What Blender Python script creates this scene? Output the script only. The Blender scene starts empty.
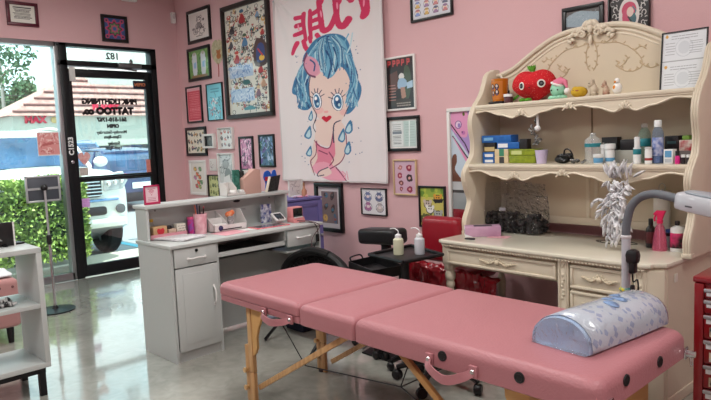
import bpy, bmesh, math, random
import numpy as np
from mathutils import Vector, Matrix, noise
random.seed(7)
C = bpy.context.scene.collection
PI = math.pi
# ------------------------------------------------------------------ camera
FOC, PITCH, ROLL, YAW, H = 620., math.radians(5.55), math.radians(-2.39), math.radians(45.69), 1.45
_fw = Vector((-math.sin(YAW), math.cos(YAW), 0)); _rt = Vector((math.cos(YAW), math.sin(YAW), 0)); _z = Vector((0, 0, 1))
_F = _fw*math.cos(PITCH) - _z*math.sin(PITCH); _U = _fw*math.sin(PITCH) + _z*math.cos(PITCH)
CR = _rt*math.cos(ROLL) + _U*math.sin(ROLL); CU = -_rt*math.sin(ROLL) + _U*math.cos(ROLL); CF = _F
EYE = Vector((0, 0, H))
def ray(x, y): return CF + CR*((x-355.5)/FOC) - CU*((y-200)/FOC)
def onpl(x, y, n, c):
    n = Vector(n); d = ray(x, y); return EYE + d*((c - EYE.dot(n))/d.dot(n))
def onx(x, y, X): return onpl(x, y, (1, 0, 0), X)
def ony(x, y, Y): return onpl(x, y, (0, 1, 0), Y)
def onz(x, y, Z): return onpl(x, y, (0, 0, 1), Z)
XD, YB, ZC = -7.18, 4.0, 3.3
# ------------------------------------------------------------------ materials
def lin(c):
    c = c/255.
    return c/12.92 if c <= .04045 else ((c+.055)/1.055)**2.4
def col(rgb): return (lin(rgb[0]), lin(rgb[1]), lin(rgb[2]), 1)
MATS = {}
def mat(name, rgb, rough=.5, metal=0, var=.05, scale=6, bump=0, bscale=60, trans=0, emit=0, coat=0, alpha=1, sheen=0, ior=1.45, spec=.5, rgb2=None, stretch=None):
    if name in MATS: return MATS[name]
    m = bpy.data.materials.new(name); m.use_nodes = True; nt = m.node_tree; N = nt.nodes; L = nt.links
    b = N['Principled BSDF']; tc = N.new('ShaderNodeTexCoord'); src = tc.outputs['Object']
    if stretch:
        mp = N.new('ShaderNodeMapping'); mp.inputs['Scale'].default_value = stretch; L.new(src, mp.inputs[0]); src = mp.outputs[0]
    n = N.new('ShaderNodeTexNoise'); n.inputs['Scale'].default_value = scale; n.inputs['Detail'].default_value = 5; L.new(src, n.inputs['Vector'])
    mx = N.new('ShaderNodeMix'); mx.data_type = 'RGBA'; c = col(rgb)
    if rgb2: c1, c2 = c, col(rgb2)
    else: c1 = tuple(max(0, v*(1-var)) for v in c[:3])+(1,); c2 = tuple(min(1, v*(1+var)) for v in c[:3])+(1,)
    mx.inputs['A'].default_value = c1; mx.inputs['B'].default_value = c2
    if rgb2:
        mr = N.new('ShaderNodeMapRange'); mr.inputs[1].default_value = .38; mr.inputs[2].default_value = .62
        L.new(n.outputs[0], mr.inputs[0]); L.new(mr.outputs[0], mx.inputs['Factor'])
    else: L.new(n.outputs[0], mx.inputs['Factor'])
    L.new(mx.outputs['Result'], b.inputs['Base Color'])
    b.inputs['Roughness'].default_value = rough; b.inputs['Metallic'].default_value = metal
    b.inputs['Transmission Weight'].default_value = trans; b.inputs['Coat Weight'].default_value = coat
    b.inputs['IOR'].default_value = ior; b.inputs['Specular IOR Level'].default_value = spec; b.inputs['Sheen Weight'].default_value = sheen
    if alpha < 1: b.inputs['Alpha'].default_value = alpha
    if emit: b.inputs['Emission Color'].default_value = c; b.inputs['Emission Strength'].default_value = emit
    if bump:
        n2 = N.new('ShaderNodeTexNoise'); n2.inputs['Scale'].default_value = bscale; n2.inputs['Detail'].default_value = 4; L.new(src, n2.inputs['Vector'])
        bp = N.new('ShaderNodeBump'); bp.inputs['Strength'].default_value = min(1, bump); bp.inputs['Distance'].default_value = .01
        L.new(n2.outputs[0], bp.inputs['Height']); L.new(bp.outputs[0], b.inputs['Normal'])
    MATS[name] = m; return m
def print_mat(name, rough=.5, coat=0, bump=0):
    if name in MATS: return MATS[name]
    m = bpy.data.materials.new(name); m.use_nodes = True; nt = m.node_tree
    b = nt.nodes['Principled BSDF']; a = nt.nodes.new('ShaderNodeVertexColor'); a.layer_name = 'Col'
    nt.links.new(a.outputs[0], b.inputs['Base Color']); b.inputs['Roughness'].default_value = rough; b.inputs['Coat Weight'].default_value = coat
    b.inputs['Coat Roughness'].default_value = .05
    if bump:
        n2 = nt.nodes.new('ShaderNodeTexNoise'); n2.inputs['Scale'].default_value = 300
        bp = nt.nodes.new('ShaderNodeBump'); bp.inputs['Strength'].default_value = bump; bp.inputs['Distance'].default_value = .002
        nt.links.new(n2.outputs[0], bp.inputs['Height']); nt.links.new(bp.outputs[0], b.inputs['Normal'])
    MATS[name] = m; return m
def glass_mat(name, tint=(240, 250, 248), refl=.08):
    """thin architectural pane: mostly see-through with a Fresnel-like mirror part"""
    if name in MATS: return MATS[name]
    m = bpy.data.materials.new(name); m.use_nodes = True; nt = m.node_tree; N = nt.nodes; L = nt.links
    for n in list(N): N.remove(n)
    o = N.new('ShaderNodeOutputMaterial'); t = N.new('ShaderNodeBsdfTransparent'); g = N.new('ShaderNodeBsdfGlossy'); mx = N.new('ShaderNodeMixShader')
    lw = N.new('ShaderNodeLayerWeight'); lw.inputs[0].default_value = .25; ns = N.new('ShaderNodeTexNoise'); ns.inputs['Scale'].default_value = 1.5
    mr = N.new('ShaderNodeMapRange'); mr.inputs[3].default_value = refl*.6; mr.inputs[4].default_value = refl*1.2
    mul = N.new('ShaderNodeMath'); mul.operation = 'MAXIMUM'
    mul2 = N.new('ShaderNodeMath'); mul2.operation = 'MULTIPLY'; mul2.inputs[1].default_value = .5
    t.inputs[0].default_value = col(tint); g.inputs['Roughness'].default_value = .02; g.inputs[0].default_value = (1, 1, 1, 1)
    L.new(ns.outputs[0], mr.inputs[0]); L.new(lw.outputs[0], mul2.inputs[0]); L.new(mul2.outputs[0], mul.inputs[0]); L.new(mr.outputs[0], mul.inputs[1])
    L.new(mul.outputs[0], mx.inputs[0]); L.new(t.outputs[0], mx.inputs[1]); L.new(g.outputs[0], mx.inputs[2]); L.new(mx.outputs[0], o.inputs[0])
    MATS[name] = m; return m
def film_mat(name, fac=.35, bscale=30, rough=.12, tint=(246, 248, 250), bump=1.):
    """crumpled clear film: see-through with wrinkled highlights"""
    if name in MATS: return MATS[name]
    m = bpy.data.materials.new(name); m.use_nodes = True; nt = m.node_tree; N = nt.nodes; L = nt.links
    for n in list(N): N.remove(n)
    o = N.new('ShaderNodeOutputMaterial'); t = N.new('ShaderNodeBsdfTransparent'); g = N.new('ShaderNodeBsdfGlossy'); mx = N.new('ShaderNodeMixShader')
    tc = N.new('ShaderNodeTexCoord'); ns = N.new('ShaderNodeTexNoise'); ns.inputs['Scale'].default_value = bscale; ns.inputs['Detail'].default_value = 5; ns.inputs['Distortion'].default_value = 1.5
    L.new(tc.outputs['Object'], ns.inputs['Vector']); bp = N.new('ShaderNodeBump'); bp.inputs['Strength'].default_value = bump; bp.inputs['Distance'].default_value = .02; L.new(ns.outputs[0], bp.inputs['Height'])
    lw = N.new('ShaderNodeLayerWeight'); lw.inputs[0].default_value = fac; L.new(bp.outputs[0], lw.inputs['Normal']); L.new(bp.outputs[0], g.inputs['Normal'])
    t.inputs[0].default_value = col(tint); g.inputs['Roughness'].default_value = rough; g.inputs[0].default_value = (1, 1, 1, 1)
    L.new(lw.outputs['Fresnel'], mx.inputs[0]); L.new(t.outputs[0], mx.inputs[1]); L.new(g.outputs[0], mx.inputs[2]); L.new(mx.outputs[0], o.inputs[0])
    MATS[name] = m; return m
# ------------------------------------------------------------------ mesh builder
def rotz(a): return Matrix.Rotation(a, 4, 'Z')
def T(x, y, z): return Matrix.Translation((x, y, z))
class MB:
    def __init__(s): s.bm = bmesh.new()
    def _m(s, vs, m):
        if m is not None: bmesh.ops.transform(s.bm, matrix=m, verts=vs)
    def box(s, x0, x1, y0, y1, z0, z1, bev=0, m=None, seg=2):
        r = bmesh.ops.create_cube(s.bm, size=1); vs = r['verts']
        for v in vs: v.co = Vector(((x0+x1)/2 + v.co.x*(x1-x0), (y0+y1)/2 + v.co.y*(y1-y0), (z0+z1)/2 + v.co.z*(z1-z0)))
        if bev:
            es = list({e for v in vs for e in v.link_edges})
            r = bmesh.ops.bevel(s.bm, geom=es, offset=bev, segments=seg, profile=.5, affect='EDGES', clamp_overlap=True)
            vs = list({v for f in r['faces'] for v in f.verts} | {v for v in vs if v.is_valid})
        s._m(vs, m); return s
    def rings(s, rings, cap=True, close=False):
        R = [[s.bm.verts.new(p) for p in r] for r in rings]; n = len(R[0])
        for a, b in zip(R, R[1:] + ([R[0]] if close else [])):
            for i in range(n):
                try: s.bm.faces.new((a[i], a[(i+1) % n], b[(i+1) % n], b[i]))
                except ValueError: pass
        if cap and not close:
            s.bm.faces.new(list(reversed(R[0]))); s.bm.faces.new(R[-1])
        return [v for r in R for v in r]
    def cyl(s, p0, p1, r0, r1=None, n=16):
        return s.tube([p0, p1], [r0, r0 if r1 is None else r1], n)
    def tube(s, pts, r, n=8, closed=False, m=None):
        pts = [Vector(p) for p in pts]; k = len(pts)
        if not isinstance(r, (list, tuple)): r = [r]*k
        d0 = (pts[1]-pts[0]).normalized(); up = Vector((0, 0, 1)) if abs(d0.z) < .9 else Vector((1, 0, 0))
        a = d0.cross(up).normalized(); rg = []
        for i, p in enumerate(pts):
            if closed: d = pts[(i+1) % k]-pts[i-1]
            else: d = pts[min(i+1, k-1)]-pts[max(i-1, 0)]
            if d.length < 1e-9: d = d0
            d.normalize(); a = (a - d*a.dot(d))
            if a.length < 1e-6: a = d.orthogonal()
            a.normalize(); b = d.cross(a)
            rg.append([p + a*math.cos(2*PI*j/n)*r[i] + b*math.sin(2*PI*j/n)*r[i] for j in range(n)])
        vs = s.rings(rg, cap=not closed, close=closed); s._m(vs, m); return s
    def lathe(s, prof, c=(0, 0, 0), n=24, m=None, sx=1, sy=1):
        rg = [[Vector((c[0]+max(r, 1e-4)*sx*math.cos(2*PI*j/n), c[1]+max(r, 1e-4)*sy*math.sin(2*PI*j/n), c[2]+z)) for j in range(n)] for r, z in prof]
        vs = s.rings(rg); s._m(vs, m); return s
    def prism(s, poly, d0, d1, axis='y', bev=0, m=None):
        """polygon in the two other axes, extruded along axis"""
        def P(a, b, d): return {'y': (a, d, b), 'x': (d, a, b), 'z': (a, b, d)}[axis]
        A = [s.bm.verts.new(P(a, b, d0)) for a, b in poly]; B = [s.bm.verts.new(P(a, b, d1)) for a, b in poly]
        n = len(poly); fs = [s.bm.faces.new(A), s.bm.faces.new(list(reversed(B)))]
        for i in range(n): fs.append(s.bm.faces.new((A[(i+1) % n], A[i], B[i], B[(i+1) % n])))
        bmesh.ops.recalc_face_normals(s.bm, faces=fs)
        vs = A+B
        if bev:
            es = [e for e in {e for f in fs[:2] for e in f.edges}]
            r = bmesh.ops.bevel(s.bm, geom=es, offset=bev, segments=2, profile=.5, affect='EDGES', clamp_overlap=True)
            vs = list({v for f in r['faces'] for v in f.verts} | {v for v in vs if v.is_valid})
        s._m(vs, m); return s
    def ball(s, c, r, n=20, m=None, squash=None):
        if not isinstance(r, (tuple, list)): r = (r, r, r)
        q = bmesh.ops.create_uvsphere(s.bm, u_segments=n, v_segments=max(6, n*2//3), radius=1); vs = q['verts']
        for v in vs: v.co = Vector((v.co.x*r[0], v.co.y*r[1], v.co.z*r[2]))
        if m is not None: bmesh.ops.transform(s.bm, matrix=m, verts=vs)
        for v in vs: v.co += Vector(c)
        return s
    def build(s, name, material=None, parent=None, smooth=40, jitter=0, jscale=10, mods=()):
        bm = s.bm
        if jitter:
            for v in bm.verts: v.co += noise.noise_vector(v.co*jscale)*jitter
        bmesh.ops.recalc_face_normals(bm, faces=bm.faces[:])
        lim = math.radians(smooth)
        for f in bm.faces: f.smooth = True
        for e in bm.edges:
            if len(e.link_faces) == 2: e.smooth = e.calc_face_angle(0) < lim
        me = bpy.data.meshes.new(name); bm.to_mesh(me); bm.free()
        o = bpy.data.objects.new(name, me); C.objects.link(o)
        if material is not None: me.materials.append(material)
        if parent is not None: o.parent = parent
        for k, kw in mods:
            md = o.modifiers.new(k, k)
            for a, b in kw.items(): setattr(md, a, b)
        return o
def tag(o, label, cat, group=None, kind=None):
    o['label'] = label
    if cat: o['category'] = cat
    if group: o['group'] = group
    if kind: o['kind'] = kind
    return o
def thing(name, label, cat, loc=(0, 0, 0), rz=0, group=None):
    o = bpy.data.objects.new(name, None); C.objects.link(o); o.empty_display_size = .05
    o.location = loc; o.rotation_euler = (0, 0, rz); return tag(o, label, cat, group)
def struct(o): o['kind'] = 'structure'; return o
def dup(o, parent=None):
    c = o.copy(); C.objects.link(c)
    if parent is not None: c.parent = parent
    for ch in [x for x in bpy.data.objects if x.parent == o]: dup(ch, c)
    return c
def catmull(pts, k=8, closed=False):
    P = [Vector(p) for p in pts]; n = len(P); out = []
    rng = range(n if closed else n-1)
    for i in rng:
        if closed: a, b, c, d = P[i-1], P[i], P[(i+1) % n], P[(i+2) % n]
        else: a, b, c, d = P[max(i-1, 0)], P[i], P[i+1], P[min(i+2, n-1)]
        for j in range(k):
            t = j/k; out.append(.5*((2*b) + (c-a)*t + (2*a-5*b+4*c-d)*t*t + (3*b-a-3*c+d)*t**3))
    if not closed: out.append(P[-1])
    return out
def cm2(pts, k=6, closed=False): return [(v.x, v.y) for v in catmull([(a, b, 0) for a, b in pts], k, closed)]
# ------------------------------------------------------------------ painted prints (ink colour stored per vertex)
class Art:
    def __init__(s, box, nx, ny, bg):
        s.b = box; s.nx, s.ny = nx, ny
        u = np.linspace(box[0], box[2], nx); v = np.linspace(box[1], box[3], ny)
        s.X, s.Y = np.meshgrid(u, v); s.A = np.zeros((ny, nx, 3)); s.A[:] = bg
    def put(s, k, c, a=1): s.A[k] = s.A[k]*(1-a) + np.array(c, float)*a; return s
    def ell(s, cx, cy, rx, ry, c, ang=0, a=1):
        dx, dy = s.X-cx, s.Y-cy; ca, sa = math.cos(ang), math.sin(ang)
        return s.put(((dx*ca+dy*sa)/rx)**2 + ((-dx*sa+dy*ca)/ry)**2 <= 1, c, a)
    def ring(s, cx, cy, rx, ry, w, c, a0=0, a1=2*PI):
        return s.line([(cx+rx*math.cos(a0+(a1-a0)*i/20), cy+ry*math.sin(a0+(a1-a0)*i/20)) for i in range(21)], w, c)
    def poly(s, pts, c, a=1, sm=0):
        if sm: pts = cm2(pts, sm, True)
        k = np.zeros(s.X.shape, bool); n = len(pts)
        for i in range(n):
            x0, y0 = pts[i]; x1, y1 = pts[(i+1) % n]
            if y0 == y1: continue
            q = ((y0 > s.Y) != (y1 > s.Y)) & (s.X < (x1-x0)*(s.Y-y0)/(y1-y0)+x0); k ^= q
        return s.put(k, c, a)
    def line(s, pts, w, c, a=1, sm=0):
        if sm: pts = cm2(pts, sm)
        k = np.zeros(s.X.shape, bool)
        for (x0, y0), (x1, y1) in zip(pts, pts[1:]):
            dx, dy = x1-x0, y1-y0; l2 = dx*dx+dy*dy+1e-12
            t = np.clip(((s.X-x0)*dx+(s.Y-y0)*dy)/l2, 0, 1)
            k |= (s.X-x0-t*dx)**2+(s.Y-y0-t*dy)**2 <= (w/2)**2
        return s.put(k, c, a)
    def rect(s, x0, y0, x1, y1, c, a=1): return s.put((s.X >= x0) & (s.X <= x1) & (s.Y >= y0) & (s.Y <= y1), c, a)
    def blobs(s, box, n, cols, r0, r1, rnd, asp=1.):
        for _ in range(n):
            s.ell(rnd.uniform(box[0], box[2]), rnd.uniform(box[1], box[3]), rnd.uniform(r0, r1), rnd.uniform(r0, r1)*asp, rnd.choice(cols), rnd.uniform(0, 3))
        return s
    def scrib(s, box, n, cols, w, L, rnd):
        for _ in range(n):
            x, y = rnd.uniform(box[0], box[2]), rnd.uniform(box[1], box[3]); a = rnd.uniform(0, 6.3); p = [(x, y)]
            for _ in range(3):
                a += rnd.uniform(-1.3, 1.3); x += L*math.cos(a); y += L*math.sin(a); p.append((x, y))
            s.line(p, w, rnd.choice(cols))
        return s
    def textlines(s, box, rows, c, w, rnd, fill=.9):
        h = (box[3]-box[1])/rows
        for i in range(rows):
            y = box[1]+h*(i+.5); x = box[0]+rnd.uniform(0, (1-fill)*(box[2]-box[0]))
            while x < box[0]+(box[2]-box[0])*fill:
                l = rnd.uniform(.04, .14)*(box[2]-box[0]); s.line([(x, y), (min(x+l, box[2]), y)], w, c); x += l+.035*(box[2]-box[0])
        return s
def sheet(name, art, w, h, material, parent, loc=(0, 0, 0), rot=None, f=None, th=0):
    """print sheet in local XZ, facing -Y, lower-left at loc; f(u,v)->y displacement"""
    nx, ny = art.nx, art.ny
    us = np.linspace(0, 1, nx); vs = np.linspace(0, 1, ny); U, V = np.meshgrid(us, vs)
    Y = np.zeros_like(U) if f is None else f(U, V)
    co = np.stack([loc[0]+U*w, loc[1]+Y, loc[2]+(1-V)*h], -1).reshape(-1, 3)
    idx = np.arange(nx*ny).reshape(ny, nx)
    F = np.stack([idx[1:, :-1], idx[1:, 1:], idx[:-1, 1:], idx[:-1, :-1]], -1).reshape(-1, 4)
    me = bpy.data.meshes.new(name); me.from_pydata(co.tolist(), [], F.tolist())
    if f is not None: me.polygons.foreach_set('use_smooth', [True]*len(F))
    a = art.A.reshape(-1, 3)/255.; a = np.where(a <= .04045, a/12.92, ((a+.055)/1.055)**2.4)
    ca = me.color_attributes.new('Col', 'FLOAT_COLOR', 'POINT'); ca.data.foreach_set('color', np.concatenate([a, np.ones((len(a), 1))], 1).astype('f').ravel())
    me.materials.append(material); me.update()
    o = bpy.data.objects.new(name, me); C.objects.link(o); o.parent = parent
    if rot is not None: o.rotation_euler = rot
    return o
def text(name, body, size, material, parent, loc, rot, ext=.0006, mirror=False, align='CENTER', bold=0):
    cu = bpy.data.curves.new(name, 'FONT'); cu.body = body; cu.size = size; cu.extrude = ext; cu.align_x = align; cu.align_y = 'CENTER'; cu.offset = bold; cu.resolution_u = 3
    o = bpy.data.objects.new(name, cu); C.objects.link(o); dg = bpy.context.evaluated_depsgraph_get()
    me = bpy.data.meshes.new_from_object(o.evaluated_get(dg)); bpy.data.objects.remove(o)
    if mirror:
        me.transform(Matrix.Diagonal((-1, 1, 1, 1))); me.flip_normals()
    me.name = name; o = bpy.data.objects.new(name, me); C.objects.link(o); me.materials.clear(); me.materials.append(material)
    o.parent = parent; o.location = loc; o.rotation_euler = rot; return o
# ------------------------------------------------------------------ common materials
PINKW = mat('pink_wall_paint', (217, 175, 178), .75, var=.03, scale=1.2, bump=.25, bscale=140)
BLK = mat('black_aluminium', (22, 23, 26), .4, .3, bump=.05)
BLKP = mat('black_plastic', (20, 20, 22), .4)
BLKW = mat('black_painted_wood', (26, 25, 26), .45, bump=.1, bscale=40)
WHT = mat('white_paint', (232, 231, 228), .5, var=.02)
GREYW = mat('light_grey_laminate', (194, 199, 197), .38, var=.02, scale=3, bump=.03)
CREAM = mat('cream_antique_lacquer', (214, 203, 182), .42, var=.07, scale=5, bump=.12, bscale=25)
CREAMT = mat('cream_top_lacquer', (222, 216, 198), .22, var=.08, scale=4, coat=.3)
PINKV = mat('pink_vinyl', (177, 117, 123), .42, var=.05, scale=3, bump=.22, bscale=120)
WOOD = mat('beech_wood', (206, 166, 116), .45, rgb2=(188, 144, 96), scale=9, stretch=(6, 6, .6), bump=.05)
CHROME = mat('chrome', (210, 210, 212), .18, 1)
STEEL = mat('brushed_steel', (170, 172, 174), .35, 1)
CLEAR = mat('clear_plastic', (235, 240, 240), .08, trans=.9, ior=1.2, alpha=.55)
PAPER = mat('white_paper', (238, 238, 236), .7, var=.02)
PRINT = print_mat('framed_print', .35, coat=.5)
PRINTM = print_mat('matt_print', .7)
REDV = mat('red_vinyl', (138, 18, 34), .35, var=.1, bump=.1)
# ------------------------------------------------------------------ room shell
def floor_mat():
    m = bpy.data.materials.new('polished_concrete'); m.use_nodes = True; N = m.node_tree.nodes; L = m.node_tree.links; b = N['Principled BSDF']
    tc = N.new('ShaderNodeTexCoord'); n = N.new('ShaderNodeTexNoise'); n.inputs['Scale'].default_value = 1.3; n.inputs['Detail'].default_value = 8; L.new(tc.outputs['Object'], n.inputs['Vector'])
    n2 = N.new('ShaderNodeTexNoise'); n2.inputs['Scale'].default_value = 9; n2.inputs['Detail'].default_value = 8; n2.inputs['Distortion'].default_value = 1.2; L.new(tc.outputs['Object'], n2.inputs['Vector'])
    ad = N.new('ShaderNodeMath'); ad.operation = 'MULTIPLY_ADD'; ad.inputs[1].default_value = .5; L.new(n2.outputs[0], ad.inputs[0]); L.new(n.outputs[0], ad.inputs[2])
    cr = N.new('ShaderNodeValToRGB'); cr.color_ramp.elements[0].position = .52; cr.color_ramp.elements[0].color = col((140, 140, 132)); cr.color_ramp.elements[1].position = .95; cr.color_ramp.elements[1].color = col((182, 182, 172))
    L.new(ad.outputs[0], cr.inputs[0]); L.new(cr.outputs[0], b.inputs['Base Color'])
    mr = N.new('ShaderNodeMapRange'); mr.inputs[1].default_value = .3; mr.inputs[2].default_value = .7; mr.inputs[3].default_value = .08; mr.inputs[4].default_value = .22; L.new(n.outputs[0], mr.inputs[0]); L.new(mr.outputs[0], b.inputs['Roughness'])
    b.inputs['Coat Weight'].default_value = 1; b.inputs['Coat Roughness'].default_value = .05
    bp = N.new('ShaderNodeBump'); bp.inputs['Strength'].default_value = .06; bp.inputs['Distance'].default_value = .01; L.new(n2.outputs[0], bp.inputs['Height']); L.new(bp.outputs[0], b.inputs['Normal'])
    return m
XR, YF = 3.2, -3.6
struct(MB().box(XD, XR, YF, YB, -.12, 0).build('floor', floor_mat()))
struct(MB().box(XD-.2, XR+.2, YF-.2, YB+.2, ZC, ZC+.15).build('ceiling', mat('white_ceiling', (225, 222, 220), .9)))
struct(MB().box(XD-.2, XR+.2, YB, YB+.15, -.12, ZC).build('wall_back', PINKW))
struct(MB().box(XR, XR+.15, YF, YB, -.12, ZC).build('wall_right', PINKW))
struct(MB().box(XD-.2, XR+.2, YF-.15, YF, -.12, ZC).build('wall_front', PINKW))
q = lambda x, y: onx(x, y, XD)
ZH = q(60, 42).z            # underside of the wall above the glazing
YJ = q(161, 130).y          # end of the glazing on the corner side
YP0, YP1 = q(60, 90).y, q(67, 90).y
YW0 = -1.2
w = MB(); w.box(XD-.2, XD, YF, YW0, -.12, ZC); w.box(XD-.2, XD, YW0, YJ, ZH, ZC); w.box(XD-.2, XD, YJ, YB, -.12, ZC)
struct(w.build('wall_left', PINKW))
struct(MB().box(XD, XD+.012, YJ+.02, YB, 0, .1, bev=.003).build('baseboard_left', BLKP))
struct(MB().box(XD, XR, YB-.012, YB, 0, .1, bev=.003).build('baseboard_back', BLKP))
# storefront: big window, transom, door
XF = XD-.06
GL = glass_mat('window_glass')
def bars(mb, spec, x0=XF-.05, x1=XF+.05):
    for y0, y1, z0, z1 in spec: mb.box(x0, x1, y0, y1, z0, z1, bev=.004)
ZD = q(110, 70).z; ZT = q(110, 65).z
W1 = MB(); bars(W1, [(YW0, YP0, ZH-.05, ZH), (YW0, YP0, 0, .09), (YW0, YW0+.05, 0, ZH), (YP0-.03, YP0+.02, .0, ZH), ((YW0+YP0)/2-.9, (YW0+YP0)/2-.85, 0, ZH)])
wf = struct(W1.build('window_1', STEEL))
MB().box(XF-.004, XF+.004, YW0+.05, YP0-.03, .09, ZH-.05).build('glass', GL, wf)
DF = MB(); bars(DF, [(YP0+.02, YP1+.03, 0, ZH), (YJ-.07, YJ, 0, ZH), (YP0, YJ, ZH-.035, ZH), (YP0, YJ, ZD+.03, ZT+.03)], XF-.07, XF+.06)
wf2 = struct(DF.build('window_2', BLK))
MB().box(XF-.004, XF+.004, YP1+.03, YJ-.07, ZT+.03, ZH-.03).build('glass', GL, wf2)
YG0, YG1 = q(77, 130).y, q(150, 130).y
YS0, YS1 = YP1+.035, YJ-.075
d = MB(); zr = q(118, 177).z
bars(d, [(YS0, YG0, .01, ZD), (YG1, YS1, .01, ZD), (YG0, YG1, ZD-.09, ZD), (YG0, YG1, .01, .14), (YG0, YG1, zr-.03, zr+.03)], XF-.03, XF+.03)
dr = struct(d.build('door_1', BLK))
MB().box(XF-.004, XF+.004, YG0, YG1, .14, ZD-.09).build('glass', GL, dr)
h = MB(); h.tube([(XF+.07, YG0+.02, zr), (XF+.07, YG1-.02, zr)], .014, 10)
for yy in (YG0+.06, YG1-.06): h.cyl((XF+.02, yy, zr), (XF+.07, yy, zr), .01)
h.build('push_bar', BLK, dr)
cl = MB(); cy = q(131, 68).y; cz = q(131, 68).z
cl.box(XF+.03, XF+.10, cy-.16, cy+.12, cz-.005, cz+.05, bev=.006); cl.tube([(XF+.07, cy, cz-.01), (XF+.16, cy-.22, cz-.02), (XF+.07, cy+.06, cz-.03)], .01); cl.lathe([(.02, 0), (.02, .04), (.008, .06)], (XF+.07, cy, cz+.04)); cl.build('door_closer', mat('closer_grey', (120, 120, 122), .35, .8), dr)
MB().box(XF+.03, XF+.045, YS0+.01, YS0+.075, ZD-.14, ZD+.02, bev=.004).build('hinge_sensor', mat('sensor_grey', (205, 203, 200), .5), dr)
lk = MB(); lk.lathe([(.018, 0), (.018, .012), (.014, .014)], n=20, m=T(XF+.06, YP1-.005, q(74.5, 162).z) @ Matrix.Rotation(PI/2, 4, 'Y')); lk.build('lock', CHROME, wf2)
RD = (PI/2, 0, PI/2)      # text facing +x
INK = mat('black_vinyl_letters', (28, 18, 20), .5)
INKG = mat('brown_vinyl_letters', (70, 40, 42), .5)
def dtext(body, px, py, hpx, mt=None, bold=.003, name='lettering', par=None):
    p = q(px, py); s = (q(px, py-hpx/2).z-q(px, py+hpx/2).z)/.86
    return text(name, body, s, mt or INK, par or dr, (XF+.007, p.y, p.z), RD, mirror=True, bold=bold)
dtext('PINK LIGHTNING', 112, 101.5, 6.2, bold=.006)
dtext('TATTOO co.', 110.5, 111, 8, bold=.009)
dtext('561-510-1767', 114, 119.5, 4.6, bold=.005)
dtext('OPEN', 115, 126, 4, bold=.005)
dtext('Monday-Saturday', 114, 132, 3.8, bold=.002)
dtext('12pm-8pm', 115, 136.8, 3.6, bold=.003)
dtext('Sunday', 116, 143.2, 3.8, bold=.003)
dtext('1pm-4pm', 116, 148, 3.8, bold=.003)
dtext('182', 114.5, 56, 8, bold=.003, par=wf2)
t = text('lettering', 'C1523', .075, mat('white_vinyl_letters', (225, 225, 225), .5), wf2, (XF+.0612, YP1-.005, q(73.5, 146).z), (0, 0, 0), bold=.003); t.rotation_euler = Matrix(((0, 0, 1), (0, -1, 0), (1, 0, 0))).to_euler()
def sticker(name, label, art, px0, py0, px1, py1, x=XF+.007, par=None):
    a = q(px0, py0); b = q(px1, py1); w_, h_ = b.y-a.y, a.z-b.z
    th = thing(name, label, name.replace('_', ' '), (x, a.y, b.z), PI/2)
    return th, w_, h_
rn = random.Random(3)
def poster_on_glass(name, cat, label, art, x0, y0, x1, y1):
    a = q(x0, y0); b = q(x1, y1)
    r = thing(name, label, cat, (XF+.010, a.y, b.z), PI/2); w_, h_ = b.y-a.y, a.z-b.z
    MB().box(0, w_, 0, .002, 0, h_).build('backing', PAPER, r); sheet('print', art, w_, h_, PRINTM, r, (0, -.0008, 0))
a = Art((0, 0, 1, 1), 40, 40, (222, 150, 148)); a.scrib((.1, .1, .9, .9), 30, [(190, 90, 90), (245, 215, 210)], .03, .07, rn); a.line([(0, .02), (1, .02), (1, .98), (0, .98), (0, 0)], .05, (240, 230, 228)); a.poly([(.2, .5), (.7, .42), (.75, .52), (.25, .6)], (190, 100, 100))
poster_on_glass('window_poster', 'poster', 'pink and red poster taped to the large window beside the door', a, 38, 132, 62, 155)
hp = [(.5, .95), (.05, .45), (.05, .2), (.25, .03), (.42, .08), (.5, .25), (.58, .08), (.75, .03), (.95, .2), (.95, .45)]
A0 = q(79, 152); A1 = q(93, 165)
r = thing('heart_sticker', 'pale pink heart sticker on the door glass left of the hours', 'sticker', (XF+.007, A0.y, A1.z), PI/2)
MB().prism([(u*(A1.y-A0.y), (1-v)*(A0.z-A1.z)) for u, v in cm2(hp, 4, True)], -.001, .001).build('heart', mat('heart_pink', (222, 150, 150), .6, rgb2=(235, 190, 186), scale=30), r)
for px0, py0, px1, py1, c, nm, lb in ((81, 168, 90.5, 175.5, (190, 180, 172), 'sticker', 'small grey sticker low on the door glass above the push rail'), (83, 199, 92, 207, (205, 150, 215), 'sticker', 'lilac sticker on the lower door glass before the white car'), (148, 159.5, 154.5, 172, (215, 130, 120), 'sticker', 'salmon paper notice at the right edge of the door glass')):
    A0 = q(px0, py0); A1 = q(px1, py1)
    o = MB().box(0, A1.y-A0.y, -.001, .001, 0, A0.z-A1.z).build(nm, mat('sticker_'+lb[:12].replace(' ', '_'), c, .6, rgb2=tuple(min(255, v+22) for v in c), scale=60)); o.location = (XF+.007, A0.y, A1.z); o.rotation_euler = (0, 0, PI/2); tag(o, lb, 'sticker')
A0 = q(134, 80.5); A1 = q(147, 89)
r = thing('open_sign', 'small dark backlit sign hanging in the upper right of the door glass', 'sign', (XF+.03, A0.y, A1.z), PI/2); w_, h_ = A1.y-A0.y, A0.z-A1.z
MB().box(0, w_, -.012, .012, 0, h_, bev=.003).build('case', mat('navy_plastic', (24, 26, 44), .4), r)
text('lettering', 'OPEN', h_*.55, mat('amber_letters', (205, 130, 90), .5), r, (w_/2, -.0125, h_/2), (PI/2, 0, 0), mirror=True, bold=.002)
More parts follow.
